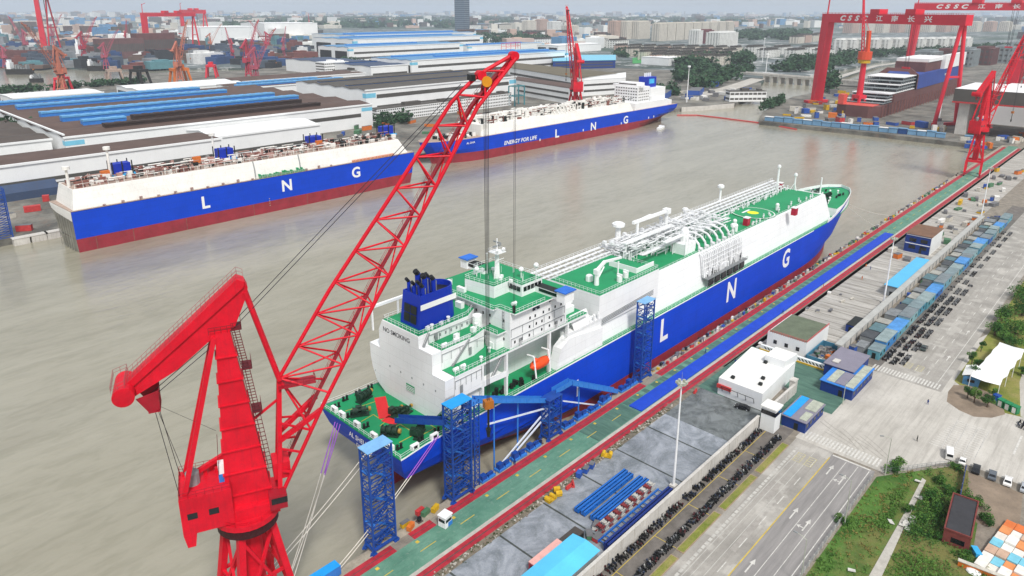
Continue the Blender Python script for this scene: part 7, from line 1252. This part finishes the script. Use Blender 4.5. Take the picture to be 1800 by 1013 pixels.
# small slewing crane in the dockyard
p = G(1506, 200); t_ = thing('pedestal_crane', 'orange red pedestal crane with a yellow ring beside the hull in the dock', 'crane', (p.x, p.y, 0), R(60)); S = 1.0
mb = MB(); [mb.beam((sx * 9, sy * 7, 0), (sx * 4, sy * 3, 20), 2.6) for sx in (-1, 1) for sy in (-1, 1)]; mb.box(-6, 6, -5, 5, 18, 22); mb.tube((0, 0, 20), (0, 0, 58), 3.6, 12, 0, 3); mb.build('pedestal', [M_gred], t_); mb = MB(); mb.tube((0, 0, 58), (0, 0, 62), 6.5, 16); mb.build('ring', [CM['yellow']], t_); mb = MB(); mb.tube((0, 0, 62), (0, 0, 71), 7.5, 14); mb.beam((-3, 0, 70), (-1, 0, 94), 3.5); mb.build('machine_house', [mat('crane_orange', '#d8502c', .5, .1, .3)], t_); mb = MB(); [mb.beam((4, s * 1.8, 70), (14, s * .8, 128), 1.0) for s in (-1, 1)]; [mb.beam((4 + 10 * i / 14, (-1) ** i * (1.8 - i * .07), 70 + 58 * i / 14), (4 + 10 * (i + 1) / 14, -(-1) ** i * (1.8 - i * .07), 70 + 58 * (i + 1) / 14), .5) for i in range(14)]; mb.tube((-1, 0, 94), (12, 0, 116), .3); mb.build('boom', [M_gred], t_)
# hull in the dock
M_hulr = mat('primer_red', '#6c4442', .7, .25, .08, .3); M_hulb = mat('primer_blue', '#2e4a98', .6, .15, .06, .2, dirt=(.05, .08, .3)); M_hulg = mat('section_grey', '#8c9496', .7, .25, .1)
t_ = thing('hull_under_construction', 'half built red and blue ship hull with open grey decks in the dock', 'ship hull', (1000, 275, 0), world=True)
mb = MB(); mb.prism([(856, 246), (1240, 250), (1240, 292), (856, 292), (850, 280), (850, 256)], 0, 13, 0); mb.prism([(905, 246.2), (1240, 250.2), (1240, 291.8), (905, 291.8)], 13, 22, 0); hb = mb.build('lower_hull', [M_hulr], t_)
mb = MB(); mb.prism([(990, 246.4), (1240, 250.4), (1240, 291.6), (990, 291.6)], 22, 40); mb.build('side_shell', [M_hulb], t_)
mb = MB()
for i, (a, b, z) in enumerate(((874, 990, 14), (880, 990, 17), (888, 990, 20), (894, 992, 23), (918, 992, 27), (926, 992, 31), (934, 992, 35), (940, 992, 39))): mb.prism([(a, 248), (b, 248), (b, 290), (a, 290)], z, z + .8, 1 if i % 2 else 0); [mb.beam((a + 2 + j * 8, y, z - 3.2), (a + 2 + j * 8, y, z), .8) for j in range(int((b - a) / 8)) for y in (249, 262, 276, 289)]
mb.build('open_deck', [M_hulg, M_hallw], t_)
mb = MB(); mb.ext([(990, 246, 22), (990, 246, 40), (990, 255, 47), (990, 283, 47), (990, 292, 40), (990, 292, 22), (990, 285, 22), (990, 285, 38), (990, 280, 43), (990, 258, 43), (990, 253, 38), (990, 253, 22)], (3, 0, 0)); mb.prism([(1040, 252), (1240, 254), (1240, 288), (1040, 288)], 40, 52); mb.build('frame_ring', [M_hulr], t_); mb = MB(); mb.prism([(1050, 251), (1150, 252), (1150, 290), (1050, 290)], 52, 56); mb.prism([(1120, 248), (1240, 249), (1240, 256), (1120, 254)], 40, 58); mb.build('white_section', [M_hallw], t_)
mb = MB(); mb.prism([(851, 284), (862, 284), (862, 290), (851, 290)], 13, 24); mb.prism([(851, 252), (875, 252), (875, 288), (851, 288)], 12.6, 13.4); mb.build('bow_ramp', [mat('bright_primer', '#d8584c', .6, .15, .2)], t_); mb = MB(); [mb.beam((864 + i * 12, 245.2, 0), (864 + i * 12, 245.2, 14), .7) for i in range(30)]; mb.build('side_staging', [M_scafr], t_)
# concrete dock portal
t_ = thing('dock_portal', 'massive grey concrete portal with a pale roof over the dry dock end', 'portal', (830, 110, 0), world=True); mb = MB(); [(lambda m: (m.box(800, 850, y, y + 9, 0, 30), m.build('pier', [M_conc], t_)))(MB()) for y in (150, 88, 30)]; mb = MB(); mb.box(795, 880, 10, 164, 32, 44, 0, 1); mb.build('roof_slab', [M_greyr, M_hallw], t_); mb = MB(); mb.box(794.4, 880, 9.6, 164.4, 30.6, 32); mb.build('red_beam', [CM['red']], t_); mb = MB(); [mb.prism([(900 + i * 40, 20), (1000 + i * 40, 20), (1000 + i * 40, 150), (900 + i * 40, 150)], 0, 36 - i * 3) for i in range(1)]; mb.build('rear_hall', [M_hallw], t_)
# fence panels along the dock front, dock gear
M_fb = mat('fence_sky_blue', '#74a0c2', .6, .15, .1, .2); M_fb2 = mat('fence_navy', '#1c4884', .6, .15, .2); i = 0
for k in range(22):
    u = k / 22; px = 1345 + (1712 - 1345) * u
    if 1655 < px < 1688: continue
    p = G(px, 212 + 36 * u + (0 if u < .5 else 0)); q = G(1345 + (1712 - 1345) * (k + .93) / 22, 212 + 36 * (k + .93) / 22); c = (p + q) / 2; nv = k in (14,)
    t_ = thing('fence_cabin', ('navy blue' if nv else 'sky blue') + ' cabin panel in the long row along the dock front', 'cabin', (c.x, c.y, 0), math.atan2(q.y - p.y, q.x - p.x), 'navy cabin' if nv else 'sky blue cabins along the dock front'); L_ = (q - p).length; mb = MB(); mb.box(-L_ / 2, L_ / 2, -2, 2, .2, 4.4 + (k % 3) * .5); mb.build('wall', [M_fb2 if nv else M_fb], t_); mb = MB(); mb.box(-L_ / 2 - .3, L_ / 2 + .3, -2.4, 2.4, 4.4 + (k % 3) * .5, 4.8 + (k % 3) * .5); mb.build('roof', [M_fb if k % 4 else M_hallw], t_)
rr = random.Random(13)
for i in range(420):
    px = rr.uniform(1345, 1800); py = rr.uniform(150, 235)
    if py < 165 + (1460 - min(px, 1460)) * .45 or py > 205 + (px - 1345) * .09 or (1515 < px < 1700 and 120 < py < 212) or px > 1670: continue
    p = G(px, py); k = rr.choice(['yellow', 'yellow', 'orange', 'blue', 'grey', 'grey', 'white', 'pale', 'blue', 'red']); crate(k, p.x, p.y, 0, rr.uniform(3, 12), rr.uniform(2, 7), rr.uniform(1.5, 7), rr.uniform(0, 3), '%s machine block standing in the dockyard left of the hull' % k, '%s blocks in the dockyard' % k)
for i in range(26): p = G(rr.uniform(1690, 1800), rr.uniform(238, 262)); k = rr.choice(['white', 'orange', 'grey', 'blue', 'pale']); crate(k, p.x, p.y, 0, rr.uniform(3, 9), rr.uniform(2, 5), rr.uniform(2, 5), rr.uniform(0, 3), '%s crate in front of the dock portal by the quay head' % k, '%s crates at the quay head' % k)
# crowded yards across the river
yr = random.Random(61); YM = [(k, mat('yard_' + k, c, .75, .25, .05)) for k, c in (('rust', '#7a4a44'), ('slate', '#4a5664'), ('navy', '#34507c'), ('grey', '#85888c'), ('white', '#dcdcda'), ('dark', '#33363a'), ('brown', '#6a564c'), ('teal', '#5c8a92'))]
for i in range(240):
    px = yr.uniform(-10, 545); py = 62 + 58 * yr.random() ** .9
    if px > 300 and py > 112 and px < 420: continue
    p = G(px, py); k, m = yr.choice(YM); L_ = yr.uniform(14, 70); t_ = thing('yard_block', '%s building or hull block in the crowded shipyard across the river' % k, 'yard block', (p.x, p.y, -.5), yr.choice((0, R(25), R(-40))), '%s blocks across the river' % k); mb = MB(); mb.box(-L_ / 2, L_ / 2, -L_ * .25, L_ * .25, 0, yr.uniform(6, 26)); b_ = mb.v[-1][2]; mb.box(-L_ * .3, L_ * .1, -L_ * .15, L_ * .15, b_, b_ + yr.uniform(2, 6)); mb.build('block', [m], t_)
# across the river: hulls, ships, small legged frames
def farship(label, px0, px1, py, dep, hh, colm, sup):
    a = G(px0, py); b = G(px1, py); L_ = (b - a).length; t_ = thing('moored_ship', label, 'ship', tuple((a + b) / 2), math.atan2(b.y - a.y, b.x - a.x)); mb = MB(); mb.prism([(-L_ / 2, -dep / 2), (L_ * .42, -dep / 2), (L_ / 2, 0), (L_ * .42, dep / 2), (-L_ / 2, dep / 2)], -4, hh); mb.build('hull', [colm], t_)
    if sup: mb = MB(); mb.box(-L_ * .45, -L_ * .3, -dep * .4, dep * .4, hh, hh + sup); mb.box(-L_ * .42, -L_ * .34, -dep * .3, dep * .3, hh + sup, hh + sup * 1.4); mb.build('superstructure', [M_shipw], t_)
    mb = MB(); [mb.box(-L_ * .25 + i * L_ * .1, -L_ * .19 + i * L_ * .1, -dep * .3, dep * .3, hh, hh + 2 + (i * 7 % 4) * 2) for i in range(6)]; mb.build('deck_cargo', [M_grey], t_)
farship('long dark red hull on the far river bank at the left', 6, 112, 113, 30, 30, M_hulr, 0); farship('white ship with stepped superstructure on the far river bank', 138, 172, 106, 24, 12, M_darkg, 26); farship('small dark ship with white cabin moored at the far bank', 14, 60, 127, 14, 6, M_darkg, 12); farship('second small white ship moored farther right at the far bank', 156, 186, 121, 14, 6, M_darkg, 9); farship('tiny barge under way in the middle of the river', 54, 76, 141, 8, 3, M_darkg, 4)
block('brown windowless hull section on the far bank', *(lambda p: (p.x - 30, p.x + 60, p.y - 20, p.y + 20))(G(262, 100)), 56, 1, 'hull_section', wallm=M_hulr, cat='hull section', roofbox=False); block('darker brown hull section left of it', *(lambda p: (p.x - 40, p.x + 60, p.y - 20, p.y + 20))(G(205, 103)), 46, 1, 'hull_section', wallm=mat('primer_brown', '#70504e', .7, .2, .1), cat='hull section', roofbox=False)
hall('white fronted hall with grey side under the distant gantry', *(lambda p: (p.x - 20, p.x + 180, p.y - 60, p.y + 120))(G(352, 78)), 56, M_hallw, 2, 2, bands=(), cyan=False); hall('broad cream hall among the distant cranes', *(lambda p: (p.x - 40, p.x + 200, p.y - 60, p.y + 140))(G(470, 68)), 60, M_hallw, 2, 2, bands=(), cyan=False)
for i, (px, py, s, mt) in enumerate(((318, 148, 1.4, CM['orange']), (373, 136, 1.2, M_gred), (247, 148, 1.3, M_darkg), (203, 146, 1.2, M_scaf), (112, 160, 1.1, M_gred))):
    p = G(px, py); t_ = thing('legged_frame', ('orange four legged lifting frame behind the brown roofs', 'red four legged lifting frame near the white hall', 'dark four legged lifting frame near the river', 'tan four legged lifting frame by the cream hall', 'red arched lifting frame at the river edge')[i], 'lifting frame', (p.x, p.y, 0), i); mb = MB(); [mb.beam((sx * 10 * s, sy * 7 * s, 0), (sx * 7 * s, sy * 5 * s, 16 * s), 2.2 * s) for sx in (-1, 1) for sy in (-1, 1)]; mb.box(-9 * s, 9 * s, -6 * s, 6 * s, 15 * s, 18 * s); mb.box(-4 * s, 5 * s, -3 * s, 3 * s, 18 * s, 22 * s); mb.build('frame', [mt], t_)
# ------------------------------------------------------------------ city, bridge, woods
rr = random.Random(99)
M_apt = mat('apartment_cream', '#d8d2c6', .8, .08, .05, .1); M_apt2 = mat('apartment_pink', '#c4aa9c', .8, .1, .05); M_aptw = mat('apartment_white', '#e4e4e0', .8, .06, .05); M_brick2 = mat('maroon_wall', '#7a3c40', .8, .15, .1); M_tower = mat('tower_grey', '#75828e', .4, .1, .05)
def apt(label, px, py, w, d, z, floors, wallm, group=None, name='apartment_block', rz=None, cols=None):
    p = G(px, py); a = rz if rz is not None else 0.
    t_ = thing(name, label, 'apartment block', (p.x, p.y, -.5), a, group); X, Y = w / 2, d / 2; mb = MB(); mb.box(-X, X, -Y, Y, 0, z); n = cols or max(3, int(w / 9))
    for i in range(n): u = -X + w * (i + .5) / n; mb.box(u - w / n * .2, u + w / n * .2, -Y - 1.2, -Y, 0, z - 1)
    m2 = max(2, int(d / 9))
    for i in range(m2): u = -Y + d * (i + .5) / m2; mb.box(-X - 1.2, -X, u - d / m2 * .2, u + d / m2 * .2, 0, z - 1)
    mb.build('wall', [wallm], t_); mb = MB(); mb.box(-X - .6, X + .6, -Y - .6, Y + .6, z, z + 1); [mb.box(-X + w * (i + .3) / n, -X + w * (i + .7) / n, -Y * .6, Y * .6, z + 1, z + 4.5) for i in range(n)]; mb.build('roof', [wallm if z > 30 else M_greyr], t_)
    mb = MB(); fh = z / floors
    for f in range(floors): mb.box(-X + .5, X - .5, -Y - .12, -Y - .02, fh * (f + .35), fh * (f + .72)); mb.box(-X - .12, -X - .02, -Y + .5, Y - .5, fh * (f + .35), fh * (f + .72))
    mb.build('window_bands', [M_bandd], t_); return t_
# skyscraper
p = G(813, 70); t_ = thing('skyscraper', 'single dark glass skyscraper rising above the horizon', 'skyscraper', (p.x, p.y, -.5), R(20)); mb = MB(); mb.box(-22, 22, -22, 22, 0, 196); mb.build('wall', [M_tower], t_); mb = MB(); [mb.box(-22.2, 22.2, -22.2, 22.2, 6 + i * 7.6, 9.6 + i * 7.6) for i in range(25)]; mb.build('window_bands', [mat('tower_glass', '#4a5866', .25, .1, .1)], t_); mb = MB(); mb.box(-16, 16, -16, 16, 196, 200); mb.build('roof', [M_tower], t_)
for i in range(9): apt('tall cream apartment block in the long slab row beyond the white blocks', 1158 + i * 15, 72 - i * .9, 58, 34, 66, 18, M_apt, 'tall cream slab row')
for i in range(3): apt('wide pale slab tower left of the cream row, %s' % ('left one', 'middle one', 'right one')[i], 1085 + i * 20, 68, 90, 40, 70, 18, M_apt2 if i == 0 else M_apt, 'wide slab towers')
apt('white end slab joined to a maroon block', 1222, 78, 30, 40, 48, 12, M_aptw); apt('maroon block between white slabs', 1237, 76, 70, 40, 46, 12, M_brick2, name='maroon_block'); apt('large white slab right of the maroon block', 1268, 82, 130, 50, 46, 12, M_aptw)
for r_ in range(4):
    for i in range(9 - r_):
        px = 1092 + r_ * 22 + i * (25 - r_); py = 92 + r_ * 6.4 + i * .5
        if px < 1312: apt('cream six storey apartment block in the dense estate across the water', px, py, 52, 17, 20, 6, M_apt if (i + r_) % 3 else M_apt2, 'blocks of the dense estate', cols=7)
for i in range(7): apt('white low rise block in the row along the canal bank', 1326 + i * 24, 94 + (i % 2) * 6, 76, 30, 19, 5, M_aptw, 'white low rise blocks by the canal')
for i in range(4): apt('pale stepped block on the far bank left of the first gantry', 1400 + i * 13, 76 - i * 1.5, 60, 34, 24 + 4 * (i % 2), 6, M_apt2 if i % 2 else M_apt, 'stepped pale blocks')
for i in range(12): apt('white canal side apartment slab seen under the gantry beam', 1478 + i * 19.5, 96 - i * .4, 70, 26, 40, 11, M_aptw, 'white slabs beyond the dock canal')
for i in range(11): apt('pale high rise block far behind the gantries', 1496 + i * 27, 58 - i * .3, 130, 50, 56, 16, M_apt if i % 3 else M_apt2, 'pale high rises beyond the dock')
for i in range(6): apt('brown windowless block in the dockyard background', 1626 + i * 34, 122 - i * 3, 70, 40, 36, 3, M_hulr if i % 2 else M_hulg, 'brown dockyard blocks', name='dock_block')
for i, (px, py, w, z, m) in enumerate(((930, 58, 70, 60, M_apt), (952, 56, 70, 64, M_apt2), (975, 58, 80, 56, M_aptw), (1002, 60, 90, 40, M_apt), (960, 66, 260, 26, M_brick2), (965, 78, 200, 20, M_hallw), (880, 52, 160, 30, M_apt), (1055, 82, 90, 26, M_aptw), (1085, 84, 70, 24, M_aptw), (830, 52, 110, 26, M_aptw), (840, 66, 120, 14, M_hallw), (740, 44, 330, 18, M_apt2), (700, 40, 200, 22, M_apt))): apt('%s city block number seen near the skyscraper and the crane boom' % ('cream pair left', 'cream pair right', 'white', 'pale low', 'maroon long', 'white shed like', 'beige', 'white terraced', 'white terraced right', 'bright', 'low white', 'very long pale', 'small beige')[i] .replace(' number', ''), px, py, w, 40, z, max(2, int(z / 5)), m)
# scattered low city out to the horizon
k = 0
while k < 270:
    px = rr.uniform(-20, 1820); py = 26 + 66 * rr.random() ** 1.5
    if px < 520 and py > 84: continue
    if (560 < px < 800 and py > 50) or (1100 < px < 1800 and py > 52): continue
    p = G(px, py); d = p.length; w = rr.uniform(30, 90) * (1 + d / 9000); z = rr.choice((8, 10, 12, 16, 20, 30)) * (1 + d / 16000); m = rr.choice((M_apt, M_aptw, M_hallw, M_apt2, M_stbl, M_aptw))
    t_ = thing('city_building', 'pale low building in the hazy distant city', 'building', (p.x, p.y, -.5), rr.choice((0, R(20), R(-30))), 'hazy distant buildings'); mb = MB(); mb.box(-w / 2, w / 2, -w * .3, w * .3, 0, z); mb.box(-w * .2, w * .1, -w * .15, w * .15, z, z + 3); mb.build('wall', [m], t_); k += 1
# the rest of the city: too many blocks to count
cr2 = random.Random(123); mb = MB(); k = 0
while k < 1500:
    px = cr2.uniform(-60, 1860); py = 24.5 + 48 * cr2.random() ** 1.8
    if (560 < px < 800 and py > 48) or (1100 < px < 1800 and py > 50): continue
    p = G(px, py); d = p.length; w = cr2.uniform(14, 50) * (1 + d / 7000); mb.obox(p.x, p.y, -.5, w, w * cr2.uniform(.3, .8), cr2.choice((6, 9, 12, 15, 22, 34)) * (1 + d / 14000), cr2.choice((0, R(20), R(-30), R(60))), cr2.randrange(6)); k += 1
tag(mb.build('distant_city', [M_apt, M_aptw, M_greyr, M_apt2, M_stbl, M_brownr]), 'hazy mass of low city blocks out to the horizon', 'city', kind='stuff')
# bridge and canal road
a, b = G(1340, 139), G(1470, 150); L_ = (b - a).length; t_ = thing('road_bridge', 'low concrete road bridge on short piers across the canal', 'bridge', tuple(a), math.atan2(b.y - a.y, b.x - a.x)); mb = MB(); mb.box(-40, L_ + 60, -8, 8, 6, 8.4); [mb.box(-40, L_ + 60, s * 8 - .4, s * 8 + .4, 8.4, 10) for s in (-1, 1)]; mb.build('deck', [M_conc], t_)
for i in range(9): mb = MB(); mb.box(L_ * (i + .5) / 9 - 2, L_ * (i + .5) / 9 + 2, -7, 7, -6, 6); mb.build('pier', [M_conc], t_)
def ribbon(name, pts, w, mt, z=.4):
    mb = MB(); P_ = [G(*p) for p in pts]
    for p, q in zip(P_, P_[1:]): d = (q - p).normalized(); n = Vector((-d.y, d.x, 0)) * w / 2; mb.quad((p - n).xy.to_3d() + Vector((0, 0, z)), (q - n).xy.to_3d() + Vector((0, 0, z)), (q + n).xy.to_3d() + Vector((0, 0, z)), (p + n).xy.to_3d() + Vector((0, 0, z)))
    return struct(name, mb, mt)
ribbon('canal_road', [(1205, 172), (1260, 162), (1300, 150), (1335, 138)], 26, M_pale); ribbon('bank_road', [(1462, 140), (1500, 128), (1540, 116), (1600, 108)], 12, M_pale)
rw = thing('river_wall', 'pale concrete river wall along the channel mouth', 'wall', tuple(G(1245, 187)), world=True); mb = MB(); P_ = [G(x, y) for x, y in ((1198, 191), (1245, 188), (1290, 184))]
for p, q in zip(P_, P_[1:]): mb.beam(p + Vector((0, 0, -1.6)), q + Vector((0, 0, -1.6)), 1.5, 6)
mb.build('wall', [M_conc], rw)
for i in range(44): 
    p = G(rr.uniform(1200, 1330), 0 + rr.uniform(158, 178)); 
    crate(rr.choice(['white', 'blue', 'grey', 'white', 'pale']), p.x, p.y, 0, rr.uniform(5, 14), rr.uniform(4, 8), rr.uniform(2.5, 6), rr.uniform(0, 3), 'pale vehicle sized box in the crowded yard by the channel mouth', 'boxes at the channel mouth yard')
for i, (px, py, n) in enumerate(((1222, 168, 'blue'), (1165, 172, 'blue'), (1255, 150, 'blue'))): p = G(px, py); crate(n, p.x, p.y, 0, 46, 16, 9, .4, 'long blue roofed store in the channel mouth yard, %s of three' % ('right', 'left', 'farther')[i], 'blue stores at the channel mouth')
for i, (px, py) in enumerate(((1345, 138), (1207, 180), (1650, 212), (1340, 110))): p = G(px, py); t_ = thing('mast_pole', 'tall pale mast pole %s' % ('at the bridge head', 'by the river wall', 'in front of the dock hull', 'behind the canal trees')[i], 'light pole', (p.x, p.y, 0)); mb = MB(); mb.tube((0, 0, 0), (0, 0, 42 + 4 * i), .8, 6, 0, .4); mb.build('pole', [M_shipw], t_); mb = MB(); mb.tube((0, 0, 41 + 4 * i), (0, 0, 43 + 4 * i), 2, 8); mb.build('lamp_head', [M_shipw], t_)
# woods: far masses
M_wood = leaf_mat('wood_leaves', '#2f4a34', '#41603f', '#24382a')
def wood(label, poly, n, h, r, name='wood', nl=46):
    P_ = [tuple(G(*p).xy) for p in poly]; xs = [p[0] for p in P_]; ys = [p[1] for p in P_]; mb = MB(); k = 0; g = 0
    while k < n and g < n * 60:
        g += 1; x, y = rr.uniform(min(xs), max(xs)), rr.uniform(min(ys), max(ys))
        if in_poly(x, y, P_): s = rr.uniform(.7, 1.3); leaves(mb, (x, y, h * .55 * s), r * s, h * .5 * s, nl, r * .3, rr); k += 1
    tag(mb.build(name, [M_wood]), label, 'wood', kind='stuff')
wood('dark wood along the canal in front of the estate', [(1190, 118), (1320, 112), (1318, 100), (1300, 104), (1200, 108)], 150, 18, 13); wood('trees around the channel mouth yard', [(1185, 150), (1240, 160), (1300, 140), (1322, 126), (1240, 118), (1190, 130)], 90, 15, 11); wood('tree bank between canal and white low rise blocks', [(1360, 126), (1420, 129), (1500, 117), (1500, 104), (1400, 108)], 130, 16, 12); wood('canal bank trees under the gantry beams', [(1480, 106), (1640, 98), (1790, 90), (1790, 84), (1620, 90), (1480, 100)], 120, 18, 14)
wood('trees behind the skyscraper foot', [(830, 78), (1000, 74), (1000, 60), (830, 66)], 160, 20, 17); wood('trees between the estate and the pitch', [(1080, 100), (1180, 106), (1170, 92), (1090, 90)], 70, 14, 12); wood('hedge like trees by the third carrier stern', [(1130, 170), (1190, 168), (1190, 160), (1140, 162)], 30, 12, 8); wood('trees between the office row and the carrier', [(660, 226), (720, 220), (720, 208), (664, 212)], 26, 9, 6); wood('dark trees before the far left hall', [(0, 262), (75, 256), (75, 246), (0, 250)], 40, 18, 9)
wood('trees on the dock canal corner', [(1336, 197), (1352, 184), (1372, 177), (1380, 181), (1362, 190)], 20, 10, 6); wood('dark tree clump at the foot of the first gantry', [(1448, 168), (1466, 166), (1466, 150), (1450, 152)], 16, 26, 10); wood('grove in the right hand dock background', [(1700, 110), (1800, 108), (1800, 98), (1700, 100)], 40, 18, 14); wood('hazy woodland belt towards the horizon at the right', [(1000, 46), (1800, 44), (1800, 32), (1000, 32)], 320, 24, 70, nl=30); wood('hazy woodland belt towards the horizon at the left', [(380, 52), (900, 48), (900, 32), (380, 32)], 200, 24, 70, nl=30); wood('wood beyond the estate at the canal', [(1290, 70), (1420, 72), (1420, 56), (1290, 58)], 110, 20, 26); wood('trees among the left yard offices', [(520, 112), (660, 130), (690, 120), (600, 108)], 60, 12, 9); wood('dark scrub at the river edge', [(0, 170), (90, 160), (190, 152), (250, 148), (250, 144), (120, 152), (0, 163)], 60, 9, 8)
